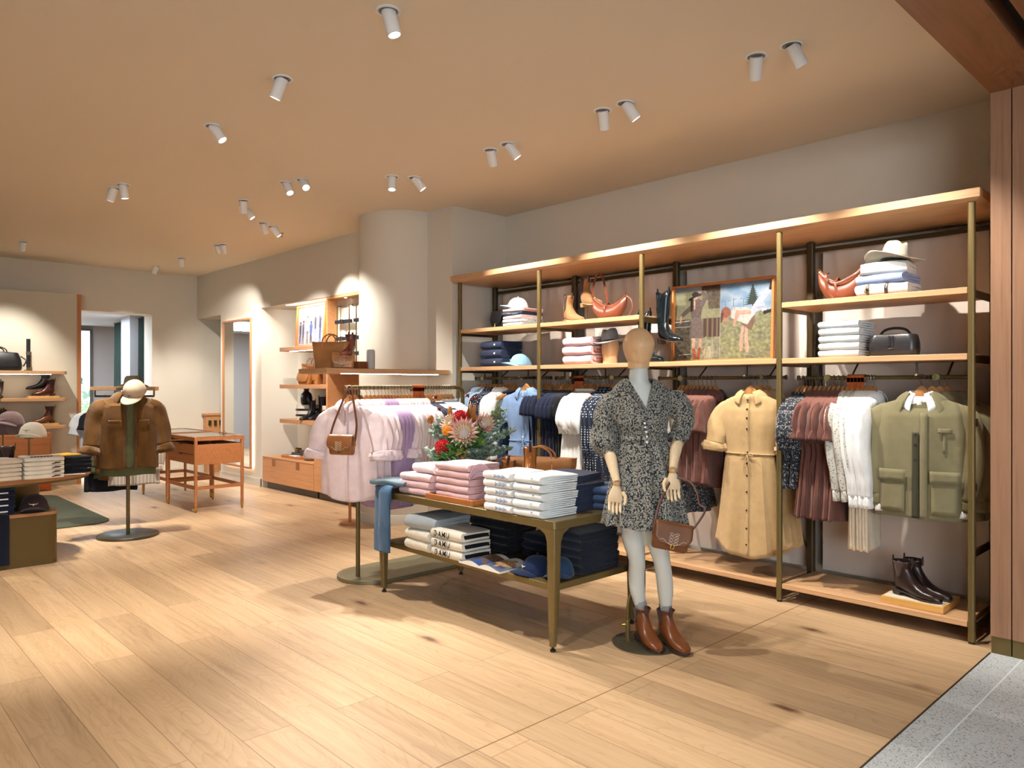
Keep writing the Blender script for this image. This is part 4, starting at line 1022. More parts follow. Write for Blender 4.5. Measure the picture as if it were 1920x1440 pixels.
def boot(name,label,mat,loc=(0,0,0),rz=0,rot=None,shaft=.17,gus=ELAST,sole=SOLE,L=.285,_L=.285,heel=.026,toe=.6,tabs=True,top=.06,grp=None,slim=1.,heelslim=1.,tabm=None,scallop=0.,stitch=None,pointy=1.):
    """ankle or tall boot, toe towards -Y, heel at y=0, sole at z=0"""
    t=thing(name,label,'boot',loc,rz,grp,rot); t.scale=(1,L/.285,1); L=.285
    hs=heel
    H=max(shaft+.045,.19); q_=heel-.026
    R_=[((-.284,.010),(-.282,.030),.016*pointy),((-.272,.007),(-.268,.041),.029*pointy),((-.245,.006),(-.240,.051),.040*pointy),((-.20,.006),(-.195,.062),.048),((-.16,.008),(-.160,.078),.046),((-.125,.012+q_*.3),(-.137,.098),.041),((-.09,.020+q_*.6),(-.120,.120),.037),((-.05,.030+q_*.9),(-.108,.140),.036),((-.018,.037+q_),(-.101,.156),.035),((-.004,.060+q_),(-.097,.168),.034),((-.002,.092),(-.096,.178),.034)]
    for k in range(1,6):
        f=k/5; l_=lerp(.047,top,f); R_.append(((-.05+l_,lerp(.105,H,f)),(-.05-l_,lerp(.181,H,f)),lerp(.034,.043,f)))
    def ring(i,off=0.):
        (by,bz),(ty,tz),w=R_[i]; C=Vector((0,(by+ty)/2,(bz+tz)/2)); D=Vector((0,ty,tz))-C; D=D*(1+off/D.length); out=[]
        for j in range(20):
            q=2*PI*j/20; p=C+Vector((math.cos(q)*(w+off)*slim,0,0))+D*sgnpow(math.sin(q),.82)
            if scallop and i==len(R_)-1: p.z+=scallop*(abs(math.sin(q))**2-.5)*1.2
            out.append(p)
        return out
    MB().loft([ring(i) for i in range(len(R_))],(True,False)).build('upper',mat,t,solid=.003)
    # sole and heel block
    m=MB(); n=22; out=[]
    prof=[(-L-.004,.0),(-L+.008,.024),(-L+.04,.042),(-L+.085,.050),(-L+.14,.042),(-.10,.034),(-.05,.037),(-.012,.034),(.008,.018),(.011,0)]
    half=[(w*.93*slim*(pointy if y<-L+.05 else 1),y) for y,w in prof]; poly=half+[(-x,y) for x,y in half[::-1][1:-1]]
    vs=[];k=len(poly)
    for lv in (0,1):
        for x,y in poly:
            z0=heel*.9*min(1,max(0,1-(-y-.06)/.11)); vs.append(Vector((x,y,z0+(.012 if lv else .003))))
    m.add(vs,[tuple(range(k-1,-1,-1)),tuple(range(k,2*k))]+[(i,(i+1)%k,k+(i+1)%k,k+i) for i in range(k)]); m.build('sole',sole,t)
    hp=[(x*heelslim,y) for x,y in poly if y>-.075]
    m=MB(); kk=len(hp); vs=[Vector((x*(1.0 if lv else .86),y if lv else -.03+(y+.03)*.86,.0 if not lv else heel*.95)) for lv in(0,1) for x,y in hp]
    m.add(vs,[tuple(range(kk-1,-1,-1)),tuple(range(kk,2*kk))]+[(i,(i+1)%kk,kk+(i+1)%kk,kk+i) for i in range(kk)]); m.build('heel',sole,t)
    nR=len(R_)
    if gus:
        for s in (0,1):
            m=MB(); rows=[]
            for i in range(nR-7,nR):
                f=(i-(nR-7))/6; rg=ring(i,.0045); c0=0 if s==0 else 10; rows.append([lerp(rg[c0],rg[(c0+dv)%20],1.) if False else rg[(c0+dv)%20].lerp(rg[c0],1-(.30+.70*f)) for dv in (-2,-1,0,1,2)])
            m.loft(rows,closed=False); m.build('elastic_gusset',gus,t,solid=.002)
    if tabs:
        for j in (5,15):
            p=ring(nR-1)[j]; m=MB(); m.tube([p+Vector((0,0,-.03)),p,p+Vector((0,0,.016)),p+Vector((0,0,.022)),p+Vector((0,0,.025))],[.009,.009,.009,.0075,.004],10,.3,up=(0,1,0)); m.build('pull_tab',tabm or gus or mat,t)
    if stitch:
        for s in (0,10):
            m=MB()
            for kf in range(3):
                m.tube([ring(i,.004)[(s+int((kf-1)*2+2*math.sin(i*1.2)))%20] for i in range(nR-5,nR)],.0015,5)
            m.build('shaft_stitching',stitch,t)
    return t
def cap(name,label,mat,loc,rz=0,rot=None,logo=LOGOW,brimm=None,grp=None,sc=1.):
    t=thing(name,label,'cap',loc,rz,grp,rot)
    def g(u,v):
        a=2*PI*u; ph=v*PI/2; r=math.cos(ph)**.75; z=.105*math.sin(ph)**.95
        seam=1-.012*abs(math.cos(3*a))**8
        return Vector((.083*r*math.cos(a)*seam,.098*r*math.sin(a)*seam,z-.012*(math.sin(a)>0)*math.sin(a)*(1-v)))*sc
    MB().grid(g,48,12).build('crown',mat,t,solid=.002)
    def b(u,v):
        a=-PI/2+(u-.5)*R(125); R0=Vector((.083*math.cos(a),.098*math.sin(a),0)); e=(u-.5)*2
        out=.075*math.sqrt(max(0,1-e*e))*v
        return (R0+Vector((e*.004*v,-out,.034-.030*e*e-.006*v)))*sc
    MB().grid(b,24,6).build('brim',brimm or mat,t,solid=.003)
    MB().lathe([(.007,.113),(.006,.118),(0,.119)],10,cap=(False,True)).build('top_button',mat,t)
    if logo: horns(.05*sc,logo,'horn_emblem',t,(0,-.094*sc,.052*sc),(-.32,0,0))
    return t
def hat(name,label,mat,loc,rz=0,rot=None,band=BRNL,br=.17):
    t=thing(name,label,'hat',loc,rz,None,rot)
    def g(u,v):
        a=2*PI*u; prof=((.082,0.),(.080,.03),(.076,.065),(.070,.095),(.060,.112),(.035,.112),(0,.098)); i=min(int(v*6),5); w=v*6-i
        r,z=lerp(prof[i][0],prof[i+1][0],w),lerp(prof[i][1],prof[i+1][1],w)
        x=r*math.cos(a)*.9; y=r*math.sin(a)*1.12
        pin=max(0,z-.05)/.06*max(0,-math.sin(a))*abs(math.cos(a)); x*=1-.35*pin
        z-=max(0,z-.07)/.045*.026*math.exp(-(x/.02)**2)
        return Vector((x,y,z))
    MB().grid(g,56,24).build('crown',mat,t,solid=.003)
    def b(u,v):
        a=2*PI*u; r=lerp(.080,br,v); up=.03*v*v*abs(math.cos(a))**2-.018*v*v*abs(math.sin(a))
        return Vector((r*.93*math.cos(a),r*1.08*math.sin(a),up))
    MB().grid(b,56,6).build('brim',mat,t,solid=.003)
    m=MB(); m.loft([[Vector((.0755*math.cos(2*PI*j/40),.0945*math.sin(2*PI*j/40)*1.0,z)) for j in range(40)] for z in (.002,.015)],(False,False)); m.bb(.070,.078,-.02,.02,.0,.018); m.build('hat_band',band,t,solid=.003)
    return t
def rbox(w,d,h,r=.02,n=5,top=1.,bulge=0.,m=None,taper=1.):
    """rounded soft box, base at z=0"""
    m=m or MB(); rings=[]; K=[(0,.72),(.03,.9),(.09,.985),(.3,1+bulge),(.6,1+bulge*.8),(.88,.97*top),(.97,.88*top),(1.,.70*top)]
    for z,k in K:
        kk=k*lerp(1,taper,z); rings.append([Vector((x,y,z*h)) for x,y in rrect(w*lerp(1,kk,.35 if kk<1 else 1),d*kk,min(r,d*kk*.45),n)])
    return m.loft(rings)
def strap(pts,w,th,mat,name,parent,k=5,up=(0,1,0)):
    P=smoothpts(pts,k); return MB().tube(P,w/2,8,th/w,up=up).build(name,mat,parent)
def saddle_bag(name,label,mat,loc,rz=0,rot=None,w=.21,h=.15,d=.07,strp=None,embroid=True,grp=None):
    t=thing(name,label,'handbag',loc,rz,grp,rot)
    rings=[]
    for z,kx,ky in ((0,.90,.6),(.012,.97,.92),(.05,1,1.),(h*.7,.99,.92),(h*.93,.95,.7),(h,.90,.45)): rings.append([Vector((x,y,z)) for x,y in rrect(w*kx,d*ky,min(.028,d*ky*.45),5)])
    MB().loft(rings).build('body',mat,t)
    def fl(u,v):
        x=(u-.5)*w*(1.015 if v<.7 else 1.015*(1-.25*((v-.7)/.3)**2)); 
        if v<.3: q=v/.3; return Vector((x,lerp(d*.3,-d*.32,q),h+.010-.004*abs(2*q-1)))
        q=(v-.3)/.7; return Vector((x,-d*.36-.022*math.sin(min(1,q*1.1)*PI*.5),h+.004-q*h*.80*(1-.10*((u-.5)*2)**4)))
    MB().grid(fl,14,18).build('flap',mat,t,solid=.003)
    if embroid:
        m=MB(); y=-d*.36-.030; c=h*.52
        for s in(-1,1):
            for kf in range(4):
                z0=c-.03+kf*.016; m.tube(smoothpts([(0,y,z0),(s*.016,y,z0+.010),(s*.024,y,z0+.002),(s*.004,y,z0-.006)],3),.0009,4)
            m.tube(smoothpts([(s*.004,y,c-.038),(s*.03,y+.002,c-.03),(s*.055,y+.004,c-.012),(s*.075,y+.008,c-.016),(s*.08,y+.008,c-.004)],3),.0009,4)
        m.build('embroidery',STITCH,t)
    m=MB(); yy=-d*.36-.028; m.tube([(.010*math.cos(a*PI/6),yy,h*.2+.013*math.sin(a*PI/6)) for a in range(13)],.0022,6); m.build('clasp',GOLD,t)
    for s in (-1,1): MB().bb(s*w*.5-.004,s*w*.5+.006,-.012,.012,h*.45,h*.95).build('strap_tab',mat,t,bevel=.002)
    return t
def hobo(name,label,mat,loc,rz=0,rot=None,w=.30,h=.15,d=.09,strapmode='up'):
    t=thing(name,label,'handbag',loc,rz,None,rot); rings=[]; n=17
    for i in range(n):
        u=i/(n-1)*2-1; x=u*w/2; zt=h*(.60+.42*abs(u)**2.); zb=h*.62*(abs(u)**3.2); th=d/2*math.sqrt(max(.03,1-u**4)); c=(zt+zb)/2; hh=(zt-zb)/2
        rings.append([Vector((x,th*sgnpow(math.cos(q),.9)*(1-.35*max(0,math.sin(q))),c+hh*sgnpow(math.sin(q),.8))) for q in [2*PI*j/18 for j in range(18)]])
    MB().loft(rings).build('body',mat,t)
    m=MB(); m.tube([(x*w/2*.96,-.0,h*(.60+.42*abs(x)**2.)+.004) for x in [i/8-1 for i in range(17)]],.010,8,.8); m.build('top_piping',mat,t)
    for s in (-1,1):
        m=MB(); c=Vector((s*w/2*.98,0,h*1.03)); m.tube([c+Vector((.014*math.cos(a*PI/5),0,.016*math.sin(a*PI/5))) for a in range(11)],.0026,6); m.build('ring',GOLD,t)
    if strapmode=='up':
        strap([(-w*.49,.0,h*1.0),(-w*.50,0,h*1.5),(-w*.36,.0,h*2.1),(-w*.22,.01,h*1.9),(-w*.15,.02,h*1.2),(-w*.12,.03,h*.7)],.024,.004,mat,'strap',t)
        strap([(w*.47,.0,h*1.0),(w*.62,.0,h*.8),(w*.66,0,h*.4),(w*.52,0,h*.05)],.012,.005,mat,'side_strap',t)
    else:
        strap([(-w*.49,-.01,h*1.0),(-w*.1,-.05,h*.55),(w*.3,-.045,h*.75),(w*.49,-.01,h*1.05)],.018,.004,mat,'strap',t)
        strap([(-w*.30,.02,h*.95),(-w*.28,-.055,h*.85),(-w*.22,-.055,h*.3),(-w*.12,-.05,.015)],.018,.004,mat,'wrapped_strap',t)
    strap([(-.02,.03,h*.68),(-.022,-.0,h*.76),(-.02,-.05,h*.55),(-.005,-.052,h*.15)],.016,.004,mat,'closing_strap',t)
    return t
def tote(name,label,mat,loc,rz=0,w=.38,h=.26,d=.12,rot=None,handles=True,lean=.0,bucket=False):
    t=thing(name,label,'handbag',loc,rz,None,rot); rings=[]
    for i in range(7):
        f=i/6; rings.append([Vector((x+.006*noise.noise(Vector((x*9,y*9,f*3))),y+.012*noise.noise(Vector((x*5,f*4,y))),f*h+(.018*(abs(x)/(w/2))**2 if i==6 else 0))) for x,y in rrect(w*lerp(.82,1.08,f),d*lerp(1.,.72,f),.03,5)])
    MB().loft(rings,(True,False)).build('body',mat,t,solid=.003)
    for s in (-1,1): MB().bb(s*w*.22-.0015,s*w*.22+.0015,-d*.5-.004,-d*.5+.001,.02,h*.9).build('seam',STITCH,t) if bucket else None
    if handles:
        for s in (-1,1): strap([(-w*.2,s*d*.38,h*.9),(-w*.18,s*d*.30,h*1.2),(0,s*d*.2,h*1.38),(w*.18,s*d*.30,h*1.2),(w*.2,s*d*.38,h*.9)],.014,.006,mat,'handle',t)
    return t
def washbag(name,label,mat,loc,rz,w=.26,h=.12,d=.12):
    t=thing(name,label,'wash bag',loc,rz)
    rbox(w,d,h,.04,6,.96,.03).build('body',mat,t)
    m=MB(); m.tube(smoothpts([(-w*.42,-.004,h*.99),(0,-.004,h*1.01),(w*.42,-.004,h*.99)],4),.003,6); m.build('zip',GOLD,t)
    strap([(-w*.34,.02,h*.96),(-w*.22,.02,h*1.22),(0,.02,h*1.3),(w*.22,.02,h*1.22),(w*.34,.02,h*.96)],.016,.005,mat,'handle',t)
    for s in (-.5,.5): MB().bb(s*.02-.006,s*.02+.006,-d*.5-.006,-d*.5,h*.45,h*.92).build('zip_pull',mat,t,bevel=.001)
    horns(.03,GOLD,'horn_emblem',t,(0,-d*.5-.004,h*.33)); return t
def block(name,label,loc,rz,w,d,h,mat=None,topm=None,cat='display block'):
    t=thing(name,label,cat,loc,rz); MB().bb(-w/2,w/2,-d/2,d/2,0,h).build('wood_block',mat or W_BLOCK,t,bevel=.002)
    if topm: MB().bb(-w/2+.012,w/2-.012,-d/2+.012,d/2-.012,h,h+.002).build('inlay',topm,t)
    return t
# ================================================================== pictures
def paint(bg,shapes):
    def inside(poly,x,y):
        c=False; j=len(poly)-1
        for i in range(len(poly)):
            xi,yi=poly[i]; xj,yj=poly[j]
            if (yi>y)!=(yj>y) and x<(xj-xi)*(y-yi)/(yj-yi+1e-9)+xi: c=not c
            j=i
        return c
    def f(u,v):
        col=bg(u,v)
        for s in shapes:
            k=s[0]; hit=False
            if k=='e': hit=((u-s[1])/s[3])**2+((v-s[2])/s[4])**2<1; c=s[5]
            elif k=='p': hit=inside(s[1],u,v); c=s[2]
            else:
                asp=s[4] if len(s)>4 else 1.4; c=s[3]
                P=s[1]
                for i in range(len(P)-1):
                    ax,ay=P[i]; bx,by=P[i+1]; dx,dy=(bx-ax)*asp,by-ay; L2=dx*dx+dy*dy; t=max(0,min(1,(((u-ax)*asp)*dx+(v-ay)*dy)/(L2+1e-9)))
                    w=lerp(s[2],s[2]*.75,t) if i==len(P)-2 else s[2]
                    if ((u-ax)*asp-t*dx)**2+(v-ay-t*dy)**2<(w/2)**2: hit=True; break
            if hit:
                n=1+.14*noise.noise(Vector((u*34,v*30,3.))); col=tuple(min(255,q*n) for q in c)
        return tuple(q*.72 for q in col)
    return f
def bg1(u,v):
    n=fbm(u*30,v*26,2.); m=fbm(u*7,v*9,4.)
    if u<.487:
        if v>.93+.02*math.sin(u*9): return (165+20*m,180,192) if not(.29<u) else (92+30*n,74+20*n,60+20*n)
        if u>.36-.1*(v-.75) and v>.68: return (96+36*n,84+30*n,68+24*n)
        if v>.56: return (142+16*m+12*n,138+14*m+12*n,106+10*m+8*n)
        if u<.18: return (92+34*n,84+30*n,70+24*n)
        if u>.30 and v>.30: return (72+16*(int(u*90)%2),62,54) if int(u*60)%3 else (124,104,84)
        return (140+40*n,136+38*n,112+32*n)
    if v>.60+.03*m:
        return (150+45*m,176+30*m,200+18*m)
    return (140+38*n+12*m,138+36*n+12*m,104+28*n)
tree=[]; 
for i in range(9):
    z=.70+.028*i; w=.085*(1-i/9.3); tree+= [(.81+w,z),(.81+w*.45,z+.018)]
tree2=tree+[(.81,.965)]+[(1.62-x,y) for x,y in tree[::-1]]
sh1=[('l',[(0,.53),(.17,.54)],.012,(205,200,192)),('l',[(0,.46),(.17,.46)],.010,(205,200,192)),('l',[(.05,.07),(.18,.08)],.012,(190,180,160)),
('e',.37,.10,.05,.08,(185,170,150)),('l',[(.33,.0),(.36,.22),(.34,.30)],.03,(150,150,110)),('l',[(.40,.02),(.41,.26)],.03,(160,158,118)),
('l',[(.21,.30),(.212,.13)],.05,(205,160,138)),('l',[(.285,.32),(.278,.13)],.05,(198,150,128)),('l',[(.213,.14),(.232,-.01)],.05,(168,86,58)),('l',[(.276,.14),(.262,-.01)],.05,(160,80,52)),
('p',[(.16,.30),(.30,.29),(.315,.45),(.28,.60),(.19,.60)],(112,96,90)),('p',[(.185,.58),(.285,.58),(.31,.78),(.26,.84),(.19,.80),(.17,.70)],(100,84,78)),
('l',[(.18,.72),(.12,.66),(.07,.60)],.065,(98,84,78)),('l',[(.07,.60),(.065,.52)],.035,(206,160,138)),('l',[(.30,.76),(.335,.86),(.28,.92)],.07,(108,92,84)),('l',[(.285,.93),(.25,.92)],.03,(208,165,142)),
('l',[(.19,.84),(.185,.68)],.05,(42,32,30)),('e',.222,.86,.028,.04,(186,140,120)),('l',[(.16,.83),(.215,.87),(.28,.885)],.03,(28,24,24)),('e',.225,.895,.04,.035,(30,26,26)),('l',[(.215,.80),(.215,.70)],.025,(200,156,134)),
('l',[(.54,.60),(.54,.76)],.006,(90,96,100)),('l',[(.62,.60),(.62,.80)],.006,(90,96,100)),('l',[(.72,.62),(.72,.78)],.006,(90,96,100)),('l',[(.50,.76),(.76,.79)],.004,(120,126,130)),
('p',tree2,(52,66,58)),('l',[(.81,.70),(.81,.60)],.015,(60,54,48)),
('l',[(.70,.12),(.705,.28),(.72,.44)],.045,(202,160,140)),('l',[(.765,.10),(.75,.28),(.755,.42)],.05,(208,166,146)),
('p',[(.70,.44),(.80,.36),(.835,.48),(.82,.58),(.74,.56)],(128,100,84)),
('l',[(.80,.58),(.87,.72),(.965,.88)],.085,(196,202,218)),('l',[(.80,.60),(.90,.68),(.925,.60)],.08,(186,192,210)),('l',[(.975,.88),(.985,.955)],.04,(58,38,34)),('l',[(.925,.58),(.985,.60)],.05,(52,38,36)),
('p',[(.60,.60),(.62,.68),(.78,.66),(.82,.56),(.76,.44),(.66,.50),(.60,.54)],(206,198,192)),('l',[(.78,.60),(.68,.60),(.64,.50)],.05,(206,164,144)),('l',[(.66,.62),(.63,.44)],.04,(198,152,130)),
('e',.545,.62,.05,.07,(152,92,74)),('e',.55,.52,.03,.035,(176,128,108)),('l',[(.51,.60),(.50,.50)],.04,(96,62,52)),('l',[(.487,0),(.487,1)],.004,(180,176,168))]
FR1=wood('picture_frame_wood','B5703A','X',var=.1)
def framed(name,label,w,h,fn,loc,rz,rot,nu,nv,fw=.018,fd=.03,white=0):
    t=thing(name,label,'picture',loc,rz,None,rot)
    raster('print',w,h,nu,nv,fn,t,vcol('print_ink'),loc=(0,-.006,0))
    m=MB(); m.bb(-w/2-fw,-w/2,-fd,0,-fw,h+fw); m.bb(w/2,w/2+fw,-fd,0,-fw,h+fw); m.bb(-w/2,w/2,-fd,0,-fw,0); m.bb(-w/2,w/2,-fd,0,h,h+fw); m.build('frame',FR1,t,bevel=.002)
    MB().bb(-w/2,w/2,-.005,0,0,h).build('backing',plain('backing_board','6A5A48',.8),t)
    return t
framed('framed_photograph','wide wood framed photograph of people in a sunny field, on the wall rack',.835,.575,paint(bg1,sh1),(-3.005,5.07,1.652),0,(-.03,0,0),210,145,.018)
def bg2(u,v):
    m=fbm(u*5,v*6,7.)
    if v>.30: return (176+20*m,172+18*m,186+14*m)
    return (216+14*m,204+12*m,206)
def person2(x,b,h,shirt,leg,skin=(150,104,84),arm=None,w=.07):
    s=[('l',[(x-.012,b+h*.46),(x-.02,b)],w*.62,leg),('l',[(x+.015,b+h*.46),(x+.025,b)],w*.62,leg),('l',[(x,b+h*.76),(x,b+h*.48)],w*1.5,shirt),('e',x,b+h*.92,.028,.036,skin),('e',x,b+h*.945,.030,.024,(40,30,28))]
    if arm: s.append(('l',[(x+arm[0]*.3,b+h*.74),(x+arm[0],b+h*arm[1])],w*.5,skin))
    return s
sh2=person2(.09,.06,.58,(44,46,62),(50,56,80))+person2(.20,.04,.63,(54,60,84),(60,66,98),arm=(.04,.99))+person2(.36,.03,.76,(196,176,172),(96,76,74),arm=(-.14,1.1))+person2(.50,.05,.58,(70,96,160),(72,58,62),w=.1)+person2(.66,.03,.86,(72,70,92),(150,160,190),arm=(-.12,1.08))+person2(.84,.02,.92,(62,62,92),(74,96,156),arm=(.02,1.06),w=.09)
framed('framed_photograph','small wood framed group photograph in the lit niche',.72,.52,paint(bg2,sh2),(-9.20,4.98,2.005),0,(-.05,0,0),90,70,.03)
# ================================================================== SMALL GOODS: where they lie
# ---- top of the two-tier table
Z=TT+.0005
PINKT=cloth('pink_tee_cotton','EAC6C8'); LIG=cloth('grey_blue_cotton','A9B1B6'); NAVYC=cloth('navy_pima','26304A'); BLK=cloth('black_cotton','101218'); GREYM=cloth('grey_marl','A4A6A6'); IVO=cloth('ivory_cotton','E9E3D3')
p=folded('folded_tee','','folded tee',PINKT,.33,.30,.047,1.,3)
def pinkprint(o,k): pass
stack(p,3,-4.07,3.11,Z,.047,.03,'%s folded pink tee of the stack nearest the jeans','left pink tees')
m=MB(); 
t=folded('folded_tee','loosely folded pale pink tee with a drawing, on top of the left pink stack','folded tee',PINKW,.28,.26,.06,7.,2,puff=.03); t.location=(-4.02,3.14,Z+.143); t.rotation_euler=(0,0,-.12)
m=MB(); 
for k in range(5): m.tube(smoothpts([(-.03+.012*k,-.12,.052+.002*k),(-.02+.01*k,-.10,.062),(-.01+.012*k,-.07,.0645),(.0+.008*k,-.05,.064)],3),.0011,4)
m.build('line_drawing',cloth('mauve_ink','A06A78'),t)
# tray with second pink stack
tr=thing('wooden_tray','shallow wooden tray holding the right pink stack','tray',(-3.66,3.13,Z))
m=MB(); w,d,h=.47,.40,.035; m.bb(-w/2,w/2,-d/2,d/2,0,.008); m.bb(-w/2,w/2,-d/2,-d/2+.01,.008,h); m.bb(-w/2,w/2,d/2-.01,d/2,.008,h); m.bb(-w/2,-w/2+.01,-d/2+.01,d/2-.01,.008,h); m.bb(w/2-.01,w/2,-d/2+.01,d/2-.01,.008,h); m.build('tray_body',wood('tray_wood','B9743C','X'),tr,bevel=.002)
def dotlogo(o,k):
    if k==0: horns(.022,LOGO,'horn_emblem',o,(-.02,-.135,.036),(-.5,0,0))
p=folded('folded_tee','','folded tee',PINKT,.32,.28,.046,2.,3); dotlogo(p,0)
stack(p,5,-3.70,3.125,Z+.0085,.046,-.02,'%s folded pink tee of the stack in the tray','tray pink tees')
LC=cloth('mauve_cap_cotton','CDAFBE')
cap('baseball_cap','mauve pink cap leaning against the tray stack of pink tees',LC,(-3.475,3.05,Z+.10),.7,(-.95,.0,.75),LOGO)
# printed and plain white tees
BLUEP=cloth('blue_print_ink','7F8FB4')
p=folded('folded_tee','','folded tee',WHT,.235,.28,.046,3.,3)
m=MB()
for k in range(9):
    x=-.01+.011*k; m.tube([(x,-.142,.012+.004*(k%3)),(x+.006,-.1435,.022+.003*(k%2)),(x+.002,-.142,.034-.003*(k%3))],.0024,4)
m.build('blue_print',BLUEP,p)
stack(p,5,-3.185,3.05,Z,.0465,-.01,'%s folded white tee with blue print','printed white tees')
p=folded('folded_shirt','','folded shirt',cloth('crisp_white','E6EBEA'),.225,.29,.0465,4.,3,rough=1.5); horns(.022,LOGO,'horn_emblem',p,(.04,-.145,.034),(-.5,0,0))
stack(p,5,-2.935,3.06,Z,.047,-.02,'%s folded plain white shirt at the table corner','plain white shirts')
p=folded('folded_shirt','','folded shirt',NAVYC,.25,.27,.031,5.,2,rough=1.3)
stack(p,5,-2.985,3.36,Z,.031,.0,'%s folded navy shirt behind the white ones','navy shirts'); 
t=folded('folded_shirt','loosely folded navy shirt laid over the back stacks','folded shirt',NAVYC,.30,.30,.045,8.,2,puff=.02); t.location=(-3.06,3.38,Z+.157); t.rotation_euler=(0,0,.15); horns(.03,LOGOW,'horn_emblem',t,(.0,-.135,.042),(-.9,0,0))
p=folded('folded_shirt','','folded shirt',PINKW,.27,.27,.047,6.,3)
stack(p,3,-3.30,3.42,Z,.047,.03,'%s folded pale pink shirt behind the white tees','back pink shirts')
p=folded('folded_jeans','','folded jeans',denim('denim_dusk','33486B'),.22,.28,.045,9.,3)
stack(p,3,-2.86,3.53,Z,.044,.3,'%s folded dark jeans at the back right corner of the table','back jeans')
# jeans draped over the left end
JN=denim('jeans_blue','45698C')
t=thing('draped_jeans','blue jeans draped over the left end of the table','jeans',(-4.44,2.905,.0))
path=[(0.0,.25,.745),(0,.10,.750),(0,.01,.748),(0,-.018,.73),(0,-.022,.66),(0,-.024,.45),(0,-.024,.30)]
for k,(dx,dy,dz) in enumerate(((.085,0,0),(.145,.012,.010),(.165,.02,-.004))):
    P=smoothpts([(x+dx,y+dy*.0-.012*k*0,z+.012*k) if i<3 else (x+dx,y-.014*k+.014,z+dz*0+(.01*k if i==6 else 0)) for i,(x,y,z) in enumerate(path)],6)
    MB().tube(P,[.085-.012*k]*len(P),16,.16,up=(0,1,.6),mod=lambda tt,q,k=k:(1+.05*math.sin(9*tt+q*3+k)+.05*math.sin(23*tt+2*q+k))).build('leg',JN,t)
m=MB()
for x in (.165,): m.tube([(x,-.030,z) for z in (.31,.45,.6,.7)],.0016,5)
m.build('seam_stitching',cloth('denim_light','9DB4C6'),t)
t=folded('folded_jeans','folded light blue jeans lying on the draped pair at the table end','jeans',denim('denim_pale','667A86'),.30,.22,.032,3.3,2,puff=.02,rough=2.5); t.location=(-4.31,2.99,Z+.048); t.rotation_euler=(0,0,.25)
# tote and boots at the back
to=tote('leather_tote','large tan leather tote standing open at the back of the display table',TANL,(-3.50,3.60,Z+.0),.45,.46,.235,.13,bucket=True)
tote('leather_pouch_bag','flat tan leather bag leaning at the left side of the big tote',TANL,(-3.76,3.50,Z),.75,.30,.17,.05,handles=True)
TOEB=dict(shaft=.19,heel=.028)
b1=boot('ankle_boot','tan ankle boot with brown gusset, lower one by the totes on the table',leather('honey_leather','A9672B',.22),(-3.66,3.46,Z+.0),.75,**TOEB)
b2=dup(b1,(-3.46,3.46,Z+.10),.8,'tan ankle boot raised on a stand in front of the big tote')
t=thing('boot_riser','wooden riser block under the raised tan boot','display block',(-3.42,3.42,Z),.8); MB().bb(-.04,.04,-.05,.05,0,.099).build('block',TANL,t,bevel=.004)
# ---- lower tier
Z2=TS+.0005
p=folded('folded_sweater','','folded sweater',IVO,.26,.30,.068,11.,2,puff=.01)
stack(p,2,-3.97,3.06,Z2,.068,.0,'%s chunky folded white sweater at the left of the lower tier','white sweaters')
t=folded('folded_sweater','grey folded sweater with raised collar on the white sweaters, lower tier','folded sweater',LIG,.30,.32,.085,12.,2,puff=.03); t.location=(-3.95,3.07,Z2+.137); t.rotation_euler=(0,0,.08)
collar('shirt',r=.07,ry=.06,pt=.03,z=.09,seed=1).build('collar',LIG,t,solid=.003)
p=folded('folded_sweatshirt','','folded sweatshirt',IVO,.31,.24,.058,13.,2,inner=BLK)
wraptext('DAMU',.052,.034,plain('black_ink','15151A',.8),p,-.035,-.1235,.028,bold=.0005)
stack(p,3,-3.66,3.03,Z2,.059,-.02,'%s cream sweatshirt with black lettering on the lower tier','lettered sweatshirts')
p=folded('folded_sweater','','folded sweater',BLK,.34,.30,.052,14.,2,puff=.01)
stack(p,4,-3.66,3.40,Z2,.052,.05,'%s folded black sweater at the back left of the lower tier','black sweaters')
horns(.06,LOGOW,'horn_emblem',p,(0,-.10,.055),(-1.3,0,0))
p=folded('folded_sweater','','folded sweater',cloth('midnight_cotton','161D30'),.30,.26,.05,15.,2)
stack(p,3,-3.23,3.44,Z2,.05,-.05,'%s folded midnight blue sweater at the back middle of the lower tier','midnight sweaters')
p=folded('folded_jeans','','folded jeans',denim('denim_black','131B2C'),.26,.36,.048,16.,3,rough=1.8,puff=.01)
stack(p,5,-2.93,3.37,Z2,.047,.02,'%s folded dark jeans at the right of the lower tier','dark jeans'); horns(.045,LOGOW,'horn_emblem',p,(-.06,-.10,.05),(-1.3,0,0))
ncp=cloth('navy_cap_cotton','1C2A4C')
cap('baseball_cap','navy cap with white horn emblem on the lower tier by the table leg',ncp,(-3.01,3.07,Z2),-.30,None,LOGOW)
cap('baseball_cap','blue denim cap behind the near table leg on the lower tier',denim('cap_denim','26405F'),(-2.90,3.14,Z2),.5,None,None)
